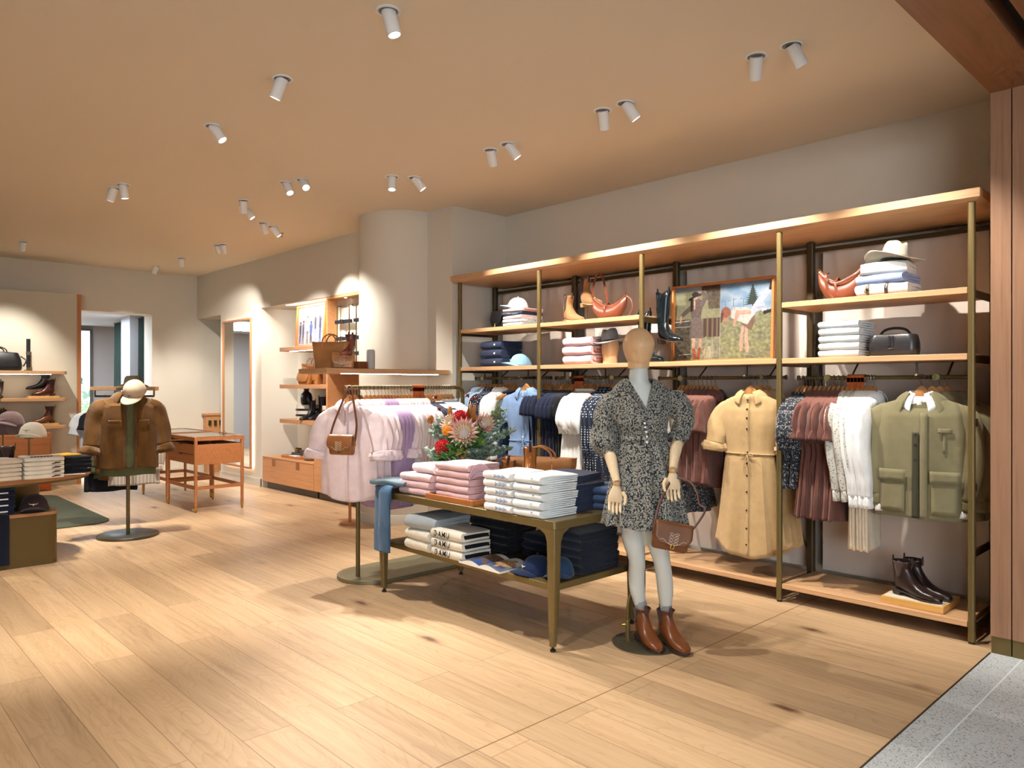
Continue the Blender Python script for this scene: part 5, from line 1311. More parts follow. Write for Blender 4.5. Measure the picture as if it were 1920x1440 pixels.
# open magazine
t=thing('open_magazine','open magazine with landscape photographs on the lower tier','magazine',(-3.335,3.03,Z2),-.02)
def page(s):
    def g(u,v): x=u*.19; return Vector((s*x,(v-.5)*.25,.010+.022*math.sin(min(1,u*1.15)*PI)**1.*(1-.45*u)+.004))
    return g
for s,nm in ((-1,'left_page'),(1,'right_page')):
    m=MB(); m.grid(page(s),60,60); o=m.build(nm,[vcol('print_ink')],t,smooth=True)
    me=o.data; at=me.color_attributes.new('ink','FLOAT_COLOR','CORNER'); buf=[]
    for q in me.polygons:
        c=q.center; u=abs(c.x)/.19; v=c.y/.25+.5; n=fbm(u*6+s,v*6,2.); n2=fbm(u*24,v*24,5.)
        if s<0: col=(60,88,150) if v+n*.4<.3 else ((120+70*n2,92+50*n2,74+40*n2) if v<.85 else (236,236,236))
        else:
            if (u-.55)**2+(v-.5)**2<.09+.08*n: col=(176+70*n2,140+60*n2,100+50*n2)
            elif v<.55: col=(98+40*n,104+40*n,128+40*n)
            else: col=(222,226,232)
        buf+=list(lin([max(0,min(255,k)) for k in col]))*len(q.vertices)
    at.data.foreach_set('color',buf)
    m=MB(); m.loft([[Vector((s*x,(v-.5)*.252,zz)) for v in (0,1)]+[Vector((s*x,(v-.5)*.252,0)) for v in (1,0)] for x,zz in [(k*.19/12,page(s)(k/12,0).z-.0015) for k in range(13)]]); m.build('page_block',plain('paper','F0EEE6',.7),t)
# navy trousers hanging off the right end of the table
t=thing('draped_trousers','dark navy trousers hanging over the right end of the table','trousers',(-2.705,3.60,.0))
P=smoothpts([(-.16,0,.725),(-.03,0,.732),(.0,0,.70),(.008,0,.55),(.012,0,.32),(.012,0,.20)],6); MB().tube(P,[.075]*len(P),16,.2,up=(1,0,.5),mod=lambda tt,q:1+.05*math.sin(8*tt+3*q)).build('leg',BLK,t)
# ---- wall rack shelves
ZA,ZB=2.0065,1.6325
# leftmost bay
saddle_bag('shoulder_bag','black leather shoulder bag on the upper shelf of the leftmost bay',BLKL,(-5.34,4.93,ZA),-.25,None,.23,.17,.09,embroid=False,grp=None)
flds=[('white checked',stripes('check_white','ECEAE8','C9C4C8',40.,'X',.7)),('white and grey patterned',FLOB),('white striped',PSTR),('navy dotted',dots('small_dots','1A2034','C9CCD4',120.)),('pink and rust',PINKT)]
for k,(nm,mt) in enumerate(flds):
    t=folded('folded_shirt','folded %s shirt in the pile on the upper shelf, leftmost bay'%nm,'folded shirt',mt,.26,.28,.034,20.+k,2,'shirt pile on the upper left shelf',inner=cloth('rust_cotton','A8705C') if k==4 else None); t.location=(-5.03,4.93,ZA+.034*k); t.rotation_euler=(0,0,.08*math.sin(k*2))
b=cap('baseball_cap','white and pale blue cap with pink print on top of the upper left shirt pile',cloth('cap_white','DDE3E6'),(-5.06,4.90,ZA+.172),-.6,None,cloth('pink_print','C98E86'),brimm=cloth('cap_pale_blue','9DBCCB'))
p=folded('folded_sweater','','folded sweater',NAVYC,.30,.28,.083,30.,2); MB().box((.06,-.143,.045),(.018,.003,.016)).build('white_label',TAGW,p)
stack(p,3,-5.33,4.93,ZB,.083,-.02,'%s folded navy sweater on the lower shelf, leftmost bay','navy sweaters',.004)
cap('baseball_cap','light blue cap beside the navy sweaters on the lower shelf',denim('cap_light_blue','7FA9C2'),(-5.02,4.90,ZB),-.45,None,LOGOW,sc=1.12)
# second bay
sb=boot('ankle_boot','sand suede ankle boot on the second bay upper shelf, standing lower',SUEDE,(-4.52,4.97,ZA),1.3,None,shaft=.20,sole=SOLEL)
sb2=dup(sb,(-4.37,5.03,ZA+.14),1.3,'sand suede ankle boot raised on a thin stand on the upper shelf')
t=thing('boot_stand','thin metal stand holding up the suede boot','display stand',(-4.29,5.01,ZA)); m=MB(); m.lathe([(.04,0),(.04,.004),(0,.004)],20); m.cyl((0,0,.004),(0,0,.142),.003,8); m.build('stand',BRZD,t)
hobo('hobo_bag','cognac leather hobo bag with tall strap on the second bay upper shelf',COGN,(-3.98,4.93,ZA),.0,None,.36,.19,.11,'up')
p=folded('folded_sweater','','folded sweater',PINKT,.32,.28,.078,31.,1,inner=cloth('rust_cotton','A8705C'))
stack(p,3,-4.22,4.92,ZB,.078,-.02,'%s folded pink sweater on the lower shelf, second bay','pink sweaters',.004)
t=thing('hat_form','pale wooden head form under the grey hat','head form',(-3.97,4.93,ZB)); MB().lathe([(.07,0),(.07,.05),(.08,.11),(.082,.16),(.076,.20),(.06,.225),(0,.235)],24,sx=.85).build('head',W_MANN,t)
hat('felt_hat','grey felt hat with dark crown on the pale head form',cloth('grey_felt','8E8C8A',.9,2.),(-3.97,4.93,ZB+.185),.2,(.0,-.10,.3),BLKL,.155)
# third bay: tall western boots and the wide photograph
cb=boot('western_boot','tall black western boot standing on the shelf beside the photograph',leather('teal_black_leather','10181C',.22),(-3.68,4.97,ZB),1.25,None,shaft=.36,gus=None,sole=SOLE,heel=.038,top=.075,scallop=.03,stitch=leather('teal_black_leather','10181C'),pointy=.8,tabm=BLKL)
cb2=dup(cb,(-3.50,4.97,ZB+.15),1.25,'tall black western boot raised on a stand in front of the photograph')
for ch in cb2.children: pass
t=thing('boot_stand','thin metal stand under the raised western boot','display stand',(-3.40,4.94,ZB)); m=MB(); m.lathe([(.04,0),(.04,.004),(0,.004)],20); m.cyl((0,0,.004),(0,0,.152),.003,8); m.build('stand',BRZD,t)
# fourth bay
hobo('hobo_bag','cognac leather hobo bag on the upper shelf of the rightmost bay',COGN,(-2.035,4.92,ZA),.05,None,.29,.20,.11,'side')
for k,(lb,mt,h,sd) in enumerate((('white',WHT,.075,41.),('sky blue',cloth('cornflower_cotton','8E9FC8'),.055,42.),('loosely folded white',WHT,.075,43.))):
    t=folded('folded_shirt','folded %s shirt under the grey brimmed hat, rightmost bay'%lb,'folded shirt',mt,.30-.02*k,.28,h,sd,2,puff=.01); t.location=(-1.745,4.92,ZA+(0,.075,.13)[k]); t.rotation_euler=(0,0,(.05,-.03,.12)[k])
    if k==0:
        for nm,x,mt2 in (('first',-.07,leather('olive_strap','4A4526')),('second',.04,leather('brown_strap','3E2A20'))):
            b=thing('leather_belt','%s leather belt wrapped round the folded white shirt'%('gold buckled' if x<0 else 'plain brown'),'belt',(-1.745+x,4.92,ZA))
            m=MB(); m.tube([(0,.10,.079),(0,-.10,.079),(0,-.138,.066),(0,-.148,.038),(0,-.138,.010),(0,-.12,.003)],.010,8,.22,up=(0,-.7,.7)); m.build('strap',mt2,b)
            if x<0: m=MB(); m.tube([(.014*math.cos(a*PI/5),-.153,.03+.014*math.sin(a*PI/5)) for a in range(11)],.0028,6); m.build('buckle',GOLD,b)
hat('felt_hat','light grey felt hat with wide brim on the folded shirts',cloth('stone_felt','A9A493',.85,2.),(-1.70,4.90,ZA+.222),.9,(-.0,.17,.9),BRNL,.175)
p=folded('folded_shirt','','folded shirt',cloth('crisp_white','E6EBEA'),.25,.27,.047,50.,2); MB().box((.095,-.136,.03),(.014,.003,.012)).build('small_tag',plain('copper_tag','A07A60'),p)
stack(p,5,-2.0,4.92,ZB,.0465,.0,'%s folded white shirt on the lower shelf, rightmost bay','white shirts by the wash bag',.003,.012)
washbag('wash_bag','dark leather wash bag with top handle on the lower shelf',leather('wash_leather','2B2A2C',.3),(-1.70,4.90,ZB),.05,.27,.135,.13)
# base shelf
block('boot_plinth','low wooden plinth with pale top under the dark boots',(-1.56,4.93,.1245),.0,.345,.32,.042,W_BLOCK,plain('linen_inlay','CFC4B0',.9))
b=boot('ankle_boot','dark brown polished ankle boot on the low plinth, nearer of the pair',DBR,(-1.69,4.88,.1685),1.35,None,shaft=.165,gus=ELAST,tabm=cloth('tab_web','3A3030'))
dup(b,(-1.66,4.98,.1685),1.3,'dark brown polished ankle boot on the low plinth, farther of the pair')
# ---- niche goods
ZN1,ZN2,ZN3=1.4655,.9935,.4555
tote('handbag','tan tote bag with tall handles on the middle niche shelf',BRNL.copy() if False else leather('caramel_leather','A9713F'),(-9.15,4.98,ZN1),.25,.34,.26,.13)
tote('handbag','larger brown tote behind on the middle niche shelf',leather('walnut_leather','8B5A34'),(-8.72,5.05,ZN1),.1,.36,.27,.14)
saddle_bag('shoulder_bag','small tan flap bag in front on the middle niche shelf',leather('caramel_leather','A9713F'),(-9.08,4.83,ZN1),.2,None,.22,.15,.08,embroid=False)
def hatbox(x,y,z,lab,b1,b2):
    t=thing('round_box',lab,'box',(x,y,z)); MB().lathe([(.15,0),(.15,.19),(.145,.195),(0,.195)],36).build('box_body',plain('cream_board','E6E0D4',.8),t)
    for zz,mt in ((.055,b2),(.13,b1)): MB().lathe([(.152,zz-.014),(.154,zz-.012),(.154,zz+.012),(.152,zz+.014)],36,cap=(False,False)).build('leather_band',mt,t); 
    for zz in (.055,.13): MB().box((-.04,-.152,zz),(.03,.006,.022)).build('buckle',GOLD,t,bevel=.002)
hatbox(-9.30,4.99,ZN2,'cream round box with two black belts on the lowest niche shelf',BLKL,BLKL)
hatbox(-8.60,4.99,ZN2,'cream round box with brown and black belts on the lowest niche shelf',TANL,BLKL)
def pouch(x,y,z,lab,mt,s=1.):
    t=thing('drawstring_pouch',lab,'pouch',(x,y,z)); m=MB(); rings=[]
    for zz,k in ((0,.8),(.02,1.),(.08,1.05),(.13,.85),(.155,.45),(.165,.40),(.19,.52)): rings.append([Vector((.085*k*s*math.cos(q)*(1+.04*math.cos(6*q)*(zz>.1)),.06*k*s*math.sin(q)*(1+.04*math.cos(6*q)*(zz>.1)),zz*s)) for q in [2*PI*j/24 for j in range(24)]])
    m.loft(rings); m.build('pouch_body',mt,t); strap([(.0,-.04*s,.16*s),(.06*s,-.07*s,.12*s),(.08*s,-.06*s,.03*s)],.008,.004,mt,'cord',t)
pouch(-9.30,4.97,ZN2+.196,'black round leather bag on the left cream box',BLKL,1.15)
pouch(-8.62,4.97,ZN2+.196,'brown leather pouch on the right cream box',leather('plum_leather','6E3B34'),1.1)
nb=boot('ankle_boot','black ankle boot between the cream boxes, farther one',BLKL,(-8.93,5.05,ZN2+.0),.2,None,shaft=.26)
dup(nb,(-9.03,4.95,ZN2),.15,'black ankle boot between the cream boxes, nearer one',scale=.85)
# low cabinet top
t=thing('wooden_tray','flat wooden tray on the low niche cabinet','tray',(-9.42,4.95,ZN3)); MB().bb(-.26,.26,-.16,.16,0,.03).build('tray_body',wood('tray_wood','B9743C','X'),t,bevel=.003)
flat('flat_box','dark grey flat box on the niche tray','box',(-9.50,5.0,ZN3+.0305),(.24,.18,.035),plain('slate_card','4A4A50',.6))
flat('flat_box','brown patterned box on the niche tray','box',(-9.29,5.0,ZN3+.0305),(.22,.16,.075),leather('brown_box','4A2F28'))
flat('flat_box','white card on the niche tray','box',(-9.40,4.85,ZN3+.0305),(.16,.10,.006),TAGW)
for x,c,lb in ((-9.60,'C8902C','amber'),(-9.53,'7A4A1C','brown')):
    t=thing('polish_jar','small %s jar of polish on the niche tray'%lb,'jar',(x,4.99,ZN3+.066)); MB().lathe([(.028,0),(.03,.01),(.03,.04),(.024,.046)],16,cap=(True,True)).build('jar_body',plain('jar_'+lb,c,.25),t); MB().lathe([(.025,.046),(.025,.058),(0,.058)],16,cap=(False,True)).build('lid',BLACK,t)
t=thing('felt_pouch','round taupe felt pouch with a knotted tie on the low cabinet','pouch',(-9.0,4.88,ZN3)); MB().lathe([(.07,0),(.12,.03),(.125,.07),(.09,.115),(.03,.13),(.045,.16),(0,.155)],24,sy=.8).build('pouch_body',cloth('taupe_felt','A08878'),t)
MB().tube(smoothpts([(-.06,0,.16),(-.02,-.03,.15),(.03,0,.17),(.08,.02,.14)],4),.012,8).build('tie',cloth('tie_plaid','6E4A4A'),t)
for k in range(5): flat('sock_pack','folded %s socks in the pile at the right of the low cabinet'%['grey','red','white','blue','yellow'][k],'socks',(-8.76,4.90,ZN3+.022*k),(.16,.12,.022),cloth('sock%d'%k,['8A8C94','8A4A50','E0DCD8','5A6A8C','C8B050'][k]),.1*k,grp='sock pile')
# belt unit shelf goods
bb=boot('ankle_boot','brown ankle boot on the open shelf of the belt unit',leather('boot_umber','5E3A2C'),(-8.06,4.93,1.1705),.5,None,shaft=.2,gus=None)
dup(bb,(-7.86,4.95,1.1705),.5,'brown ankle boot farther right on the open shelf of the belt unit')
flat('shoe_tray','grey shoe tray on the open shelf of the belt unit','tray',(-8.18,4.88,1.1705),(.16,.18,.012),plain('tray_grey','8A8C90'))
# goods on the long lit shelf
zz=1.6075
cl=leather('tote_caramel','B07C4C')
t=tote('handbag','slouchy caramel leather bag lying on the left end of the long shelf',cl,(-6.12,3.52,zz),.55,.34,.23,.13,handles=True)
saddle_bag('shoulder_bag','caramel saddle bag leaning forward on the long shelf',cl,(-5.98,3.56,zz),.95,None,.20,.14,.08)
bt=boot('ankle_boot','wine red ankle boot raised on a stand on the long shelf',leather('wine_leather','7A3D32',.25),(-6.05,3.70,zz+.10),.75,None,shaft=.17,sole=SOLEL)
t=thing('boot_stand','thin metal stand under the wine red boot','display stand',(-6.0,3.64,zz)); m=MB(); m.lathe([(.04,0),(.04,.004),(0,.004)],20); m.cyl((0,0,.004),(0,0,.102),.003,8); m.build('stand',BRZD,t)
flat('flat_box','brown leather box on the long shelf','box',(-6.12,3.80,zz),(.16,.12,.07),leather('brown_box2','8A4E2A'),.2)
t=thing('candle_glass','frosted cylinder standing on the long shelf before the column','vase',(-6.14,3.96,zz)); MB().lathe([(.04,0),(.042,.02),(.042,.17),(.036,.19),(.0,.19)],24,cap=(True,False)).build('cylinder_body',plain('frost','B9BEC0',.4),t)
# crossbody bag hung on the first pink shirt
cb_=saddle_bag('crossbody_bag','tan crossbody bag hung over the front pink shirt by its long strap',leather('crossbody_tan','8A5730',.35),(-4.69,2.785,.955),.5,None,.20,.135,.065,embroid=True)
strap([(-.105,0,.10),(-.085,.03,.22),(-.04,.075,.38),(-.02,.10,.475),(-.012,.125,.485)],.017,.003,leather('strap_brown','5A3420'),'strap',cb_)
strap([(.105,0,.10),(.10,.03,.22),(.05,.075,.38),(.02,.10,.475),(-.012,.125,.485)],.017,.003,leather('strap_brown','5A3420'),'strap',cb_)
# round side table behind the freestanding rail
t=thing('side_table','small round pale side table behind the pink shirts','table',(PZ(656,893,.5).x,PZ(656,893,.5).y,0))
MB().lathe([(.24,.475),(.25,.48),(.25,.515),(0,.515)],40,cap=(True,True)).build('tabletop',plain('pale_top','DCCBB8',.5),t); MB().cyl((.0,0,.02),(.0,0,.476),.016,12).build('pedestal',W_OAKZ,t); MB().lathe([(.10,0),(.10,.02),(0,.02)],30,(.0,0,0)).build('foot',W_OAKZ,t)
flat('flat_box','white shoe box with black lid on the small side table','box',(PZ(622,884,.53).x,PZ(622,884,.53).y,.5155),(.16,.12,.04),TAGW); flat('flat_box','black box on top of the white one, small side table','box',(PZ(622,884,.53).x,PZ(622,884,.53).y,.556),(.15,.11,.045),BLACK)
# ---- left part of the shop
ZP1,ZP2,ZP3=1.6555,1.2775,.8895
t=thing('duffel_bag','black leather duffel bag on the top partition shelf','bag',(-12.13,1.86,ZP1),PI/2+.05)
rbox(.62,.26,.25,.09,6,.9,.05,taper=.8).build('body',BLKL,t)
for s in (-1,1): strap([(-.13,s*.09,.19),(-.11,s*.07,.29),(0,s*.05,.325),(.11,s*.07,.29),(.13,s*.09,.19)],.016,.008,BLKL,'handle',t)
MB().tube(smoothpts([(-.27,0,.245),(0,0,.262),(.27,0,.245)],4),.004,6).build('zip',STEEL,t); strap([(.30,0,.20),(.36,-.03,.14),(.31,-.10,.06)],.018,.005,BLKL,'shoulder_strap',t)
t=thing('belt_stand','rolled belt upright on a small stand, top partition shelf','belt stand',(-12.14,2.25,ZP1)); m=MB(); m.bb(-.04,.04,-.04,.04,0,.012); m.bb(-.012,.012,-.02,.02,.012,.05); m.build('stand',BRZ,t); m=MB(); m.tube([(0,-.0,.05),(0,0,.44),(.012,0,.445),(.014,0,.05)],.024,8,.12,up=(1,0,0)); m.build('belt',BLKL,t); MB().bb(.010,.018,-.03,.03,.22,.27).build('buckle',STEEL,t)
lb1=boot('ankle_boot','oxblood ankle boot on a block, middle partition shelf',OXB,(-12.13,2.40,ZP2+.025),-.35-PI/2+PI,None,shaft=.19,gus=DBR)
lb1.rotation_euler=(0,0,.05); lb1.location=(-12.10,2.56,ZP2+.028)
block('boot_block','thin wooden block under the oxblood boot, middle partition shelf',(-12.10,2.42,ZP2),0,.14,.38,.0275)
dup(remat(dup(lb1,(-12.17,2.40,ZP2+.10),-PI/2+.0,'black ankle boot raised behind the oxblood one'),{'oxblood_leather':BLKL}),(0,0,0),label='x') if False else None
q=dup(lb1,(-12.21,2.52,ZP2+.115),.0,'black ankle boot raised behind the oxblood one'); remat(q,{'oxblood_leather':BLKL,'dark_brown_leather':BLKL})
t=thing('boot_riser','small riser under the black boot, middle partition shelf','display block',(-12.21,2.42,ZP2)); MB().bb(-.035,.035,-.05,.05,0,.114).build('block',W_BLOCK,t)
q=dup(lb1,(-12.10,1.93,ZP2),-PI/2+1.4,'dark boot seen from its toe at the left of the middle partition shelf'); remat(q,{'oxblood_leather':DBR}); q.rotation_euler=(0,0,PI/2-.1)
q.location=(-12.14,1.93,ZP2); q.rotation_euler=(0,0,1.2)
q=dup(lb1,(-12.12,2.56,ZP3+.03),.05,'chestnut ankle boot on a block, lowest partition shelf'); remat(q,{'oxblood_leather':BOOTB})
block('boot_block','thin wooden block under the chestnut boot, lowest partition shelf',(-12.12,2.42,ZP3),0,.14,.38,.0295)
q=dup(lb1,(-12.14,1.96,ZP3),1.2,'dark boot seen from its toe at the left of the lowest partition shelf'); remat(q,{'oxblood_leather':DBR})
# round table top goods
ZT=.7125
def TP(px,py,z=ZT): v=PZ(px,py,z); return (v.x,v.y,z)
p=folded('folded_tee','','folded tee',IVO,.27,.26,.034,60.,2); m=MB()
for k in range(4): m.tube(smoothpts([(.05+.012*k,-.131,.012+.003*k),(.065+.012*k,-.133,.018),(.08+.01*k,-.130,.026)],3),.004,5,.4)
m.build('brown_print',cloth('brown_print_ink','5A3A2C'),p)
stack(p,4,-6.93,1.37,ZT,.034,PI/2-.0,'%s folded cream tee with brown print on the round table','cream printed tees',.003,.015)
t=folded('folded_tee','folded cream tee with large brown print, top of the round table stack','folded tee',IVO,.27,.26,.034,61.,2); t.location=(-6.93,1.37,ZT+.137); t.rotation_euler=(0,0,PI/2)
m=MB()
for k in range(7): m.tube(smoothpts([(-.08+.022*k,-.09,.0345),(-.07+.022*k,-.06,.037),(-.075+.024*k,-.03,.0355)],3),.009,6,.25,up=(0,0,1))
m.build('brown_print',cloth('brown_print_ink','5A3A2C'),t)
p=folded('folded_shirt','','folded shirt',OFFW,.25,.26,.034,62.,2)
stack(p,5,-6.93,1.07,ZT,.033,PI/2+.2,'%s folded off white shirt at the left edge of the round table','off white shirts')
p=folded('folded_jeans','','folded jeans',denim('denim_raven','171B24'),.30,.26,.036,63.,2,rough=2.)
stack(p,4,-7.16,1.60,ZT,.036,PI/2+.25,'%s folded black jeans at the right of the round table','black jeans on the round table')
t=folded('folded_shirt','mustard yellow folded garment on the black jeans','folded shirt',cloth('mustard_cotton','D09A2A'),.16,.20,.012,64.,1); t.location=(-7.18,1.60,ZT+.145); t.rotation_euler=(.0,0,PI/2+.25)
t=folded('folded_shirt','light blue folded denim shirt at the back of the round table','folded shirt',denim('denim_sky','6C9CCB'),.36,.30,.09,65.,2,puff=.02); t.location=(-7.62,1.45,ZT); t.rotation_euler=(0,0,PI/2+.15)
t=flat('magazine','blue and white magazine standing behind the boots on the round table','magazine',(-7.55,1.02,ZT),(.22,.02,.17),plain('blue_cover','AFC3DA',.5),PI/2)
t=flat('price_card','long white card on the right rim of the round table','card',(-6.98,1.60,ZT),(.05,.20,.003),TAGW,-.35)
bt1=boot('ankle_boot','dark brown ankle boot on the round table, nearer one',DBR,(-7.12,1.12,ZT+.0),2.5,None,shaft=.2,gus=ELAST)
bt1.location=(-7.18,1.23,ZT); bt1.rotation_euler=(0,0,-.25)
q=dup(bt1,(-7.28,1.05,ZT+.12),-.35,'dark brown ankle boot raised at the left of the round table')
t=thing('boot_riser','wooden riser under the raised boot on the round table','display block',(-7.30,.95,ZT)); MB().bb(-.06,.06,-.12,.12,0,.119).build('block',W_BLOCK,t,bevel=.003)
def capstand(x,y,h,lab):
    t=thing('cap_stand',lab,'display stand',(x,y,ZT)); m=MB(); m.lathe([(.05,0),(.05,.006),(0,.006)],20); m.cyl((0,0,.006),(0,0,h),.006,10); m.lathe([(0,h),(.03,h),(.03,h+.01),(0,h+.01)],14); m.build('stand',BRZ,t)
capstand(-7.18,1.335,.30,'bronze cap stand carrying the cream cap'); capstand(-7.45,1.20,.36,'bronze cap stand carrying the two mauve brown caps')
cap('baseball_cap','cream cap with horn emblem on a stand on the round table',cloth('cream_cap','E6DFCB'),(-7.16,1.36,ZT+.315),.95,None,plain('emblem_taupe','9A8C74'),sc=1.15)
MV=cloth('mauve_brown_cap','6F5A58'); cap('baseball_cap','mauve brown cap on a stand behind the cream cap',MV,(-7.42,1.25,ZT+.40),.8,None,plain('emblem_copper','A88070'),sc=1.15)
cap('baseball_cap','second mauve brown cap just below the first one on the stand',MV,(-7.43,1.23,ZT+.33),.7,(.0,0,.55),None,sc=1.1)
# plinth goods
p=folded('folded_jeans','','folded jeans',denim('denim_night','151E38'),.27,.28,.052,70.,3,rough=1.5); MB().box((.06,-.143,.03),(.06,.003,.010)).build('white_label',TAGW,p)
ZPL=.4255
stack(p,5,-7.13,1.07,ZPL,.049,PI/2,'%s folded indigo jeans with white label on the plinth','indigo jeans on the plinth',.003,.02)
cap('baseball_cap','dark brown cap with pale horn emblem on the bronze plinth',cloth('espresso_cap','3A2A28'),(-7.12,1.36,ZPL),1.35,None,LOGOW,sc=1.25)
t=thing('draped_trousers','dark navy trousers hanging down the front of the bronze plinth','trousers',(-6.955,1.02,0)); MB().tube(smoothpts([(-.10,0,.432),(-.01,0,.436),(.012,0,.40),(.014,0,.2),(.014,0,.04)],6),.14,16,.08,up=(1,0,.4)).build('leg',denim('denim_ink','0E1424'),t)
# ================================================================== JACKET STAND
CORD=NT('ochre_corduroy'); _c=lin('6B4614'); CORD.base(CORD.ramp(CORD.noise(CORD.co((1,1,.5)),10.,4),[(.3,shade(_c,.72)),(.7,shade(_c,1.25))]))
_w=CORD.n('ShaderNodeTexWave',wave_type='BANDS',bands_direction='X'); _w.inputs['Scale'].default_value=110.; CORD.l(CORD.co(),_w.inputs['Vector']); _b=CORD.n('ShaderNodeBump'); _b.inputs['Strength'].default_value=.5; _b.inputs['Distance'].default_value=.01; CORD.l(CORD.noise(CORD.co((1,1,.4)),16.,3,.5,.5),_b.inputs['Height'])
_b2=CORD.n('ShaderNodeBump'); _b2.inputs['Strength'].default_value=.6; _b2.inputs['Distance'].default_value=.002; CORD.l(_w.outputs[0],_b2.inputs['Height']); CORD.l(_b.outputs[0],_b2.inputs['Normal']); CORD.l(_b2.outputs[0],CORD.b.inputs['Normal']); CORD=CORD.fin(.95,0,.1,.3)
JX,JY=-7.73,2.252
cand,CP=garment('corduroy_jacket','ochre corduroy jacket worn open on the round-based torso stand','jacket',CORD,L=.70,sw=.235,cw=.25,hw=.27,d=.115,dh=.12,amp=.05,n1=5,n2=9,seed=1.7,slv=None,col=None,placket=False)
cand.location=(JX,JY,1.36); cand.rotation_euler=(0,0,1.38)
for s in (-1,1):
    sleeve(s,[(.17,0,-.085),(.245,0,-.15),(.285,-.01,-.32),(.315,-.04,-.50)],[.07,.085,.078,.07],.75,s,.09).build('sleeve',CORD,cand,solid=.003)
    sleeve(s,[(.312,-.035,-.49),(.322,-.045,-.53),(.326,-.05,-.56)],[.075,.085,.075],.8,s,.05,k=4).build('rolled_cuff',CORD,cand,solid=.008)
collar('shirt',r=.078,ry=.07,pt=.075,gap=1.3,fall=.045,z=.004).build('collar',CORD,cand,solid=.004)
front_patch(CP,-.03,.045,.06,.99,.006,3,24).build('shirt_front',cloth('sage_tee','5C5F42'),cand,solid=.002)
for x0,x1 in ((-.17,-.065),(.08,.17)):
    front_patch(CP,x0,x1,.36,.42,.010,5,3).build('pocket_flap',CORD,cand,solid=.004)
front_patch(CP,.042,.065,.08,.99,.010,2,24).build('front_edge',CORD,cand,solid=.005); front_patch(CP,-.05,-.028,.08,.99,.010,2,24).build('front_edge',CORD,cand,solid=.005)
t,SP_=garment('tee_shirt','sage tee shirt worn under the corduroy jacket on the stand','tee shirt',cloth('sage_tee','5C5F42'),L=.76,sw=.215,cw=.225,hw=.24,d=.10,dh=.10,amp=.04,seed=3.,slv=None,col='crew',placket=False)
t.location=(JX,JY,1.352); t.rotation_euler=(0,0,1.38)
t=thing('torso_form','dark neck block topping the torso stand under the cap','torso form',(JX,JY,1.30),.85); MB().lathe([(.05,0),(.055,.04),(.05,.10),(.03,.13),(0,.135)],24).build('neck_block',BRZD,t)
cap('baseball_cap','beige cap tilted on top of the corduroy jacket stand',cloth('beige_cap','BFAC92'),(JX+.04,JY+.05,1.385),1.15,(.75,.10,.88),LOGO,sc=1.2)
# clothes rail behind it
rr=js
def JW(mb,name,mat,**k): return W(mb,name,mat,js,**k)
M_=Matrix.Rotation(.85,3,'Z'); C_=Vector((-8.35,2.40,0))
JW(MB().box(C_+Vector((0,0,1.42)),(.66,.09,.04),M_),'top_plank',W_OAK,bevel=.004)
JW(MB().tube([(-7.745,2.256,1.27),(-8.0,2.32,1.30),(-8.35,2.40,1.375)],.014,10),'support_arm',BRZ)
e_=M_@Vector((.30,0,0)); JW(MB().cyl(C_-e_+Vector((0,0,1.34)),C_+e_+Vector((0,0,1.34)),.011,12),'hanging_rail',BRZ)
for s in (-1,1): JW(MB().cyl(C_+e_*s+Vector((0,0,1.34)),C_+e_*s+Vector((0,0,1.40)),.009,8),'rail_drop',BRZ)
a=.85; dv=Vector((math.cos(a),math.sin(a),0))
for k,(s,lb,mt,L,sl) in enumerate(((-.20,'grey white short sleeved shirt',cloth('grey_white_jersey','B9BBBE'),.70,'short'),(-.13,'black tee',BLK,.86,'tee'),(-.06,'sage overshirt',cloth('sage_tee','5C5F42'),.72,'long'),(.01,'ochre corduroy overshirt',CORD,.74,'long'),(.10,'pale checked shirt',stripes('pale_check','CFC8BC','A89C90',30.,'X',.8),.80,'long'))):
    g,_=garment('shirt','%s hanging on the rear bar of the jacket stand'%lb,'shirt',mt,L=L,sw=.215,cw=.225,hw=.235,d=.05,dh=.05,amp=.13,seed=k+.5,slv=sl,col='shirt')
    pos=Vector((-8.35,2.40,0))+dv*s; g.location=(pos.x,pos.y,1.34-.118); g.rotation_euler=(0,0,a+PI/2-1.1-.15*k*0)
    h=dup(HG0,(pos.x,pos.y,1.25),a+PI/2-1.1,'wooden hanger of the %s on the rear bar'%lb,None,'hangers behind the jacket stand')
hat('felt_hat','olive brown felt hat on the wood topped rail behind the cap',cloth('olive_felt','6A5E42'),(-8.32,2.47,1.4405),.2,None,BRNL,.15)
# ================================================================== MANNEQUIN
MWH=plain('mannequin_white','C9CEC9',.45); MX,MY=-2.5,3.43
mn=thing('mannequin','white mannequin with wooden head and arms, in a floral dress','mannequin',(MX,MY,0))
# local frame: X' to the viewer's right, -Y' towards the camera
ang=math.atan2(RY,RX)          # picture-right direction
mn.rotation_euler=(0,0,ang)
def chain(m,pts,rad,n=18,flat=1.,up=(0,1,0),k=5):
    P=smoothpts(pts,k); q=[(i/(len(pts)-1),r) for i,r in enumerate(rad)]; fl=flat
    if isinstance(flat,list): ql=[(i/(len(pts)-1),r) for i,r in enumerate(flat)]; fl=[interp(ql,j/(len(P)-1))[0] for j in range(len(P))]
    return m.tube(P,[interp(q,j/(len(P)-1))[0] for j in range(len(P))],n,fl,up=up)
m=MB()
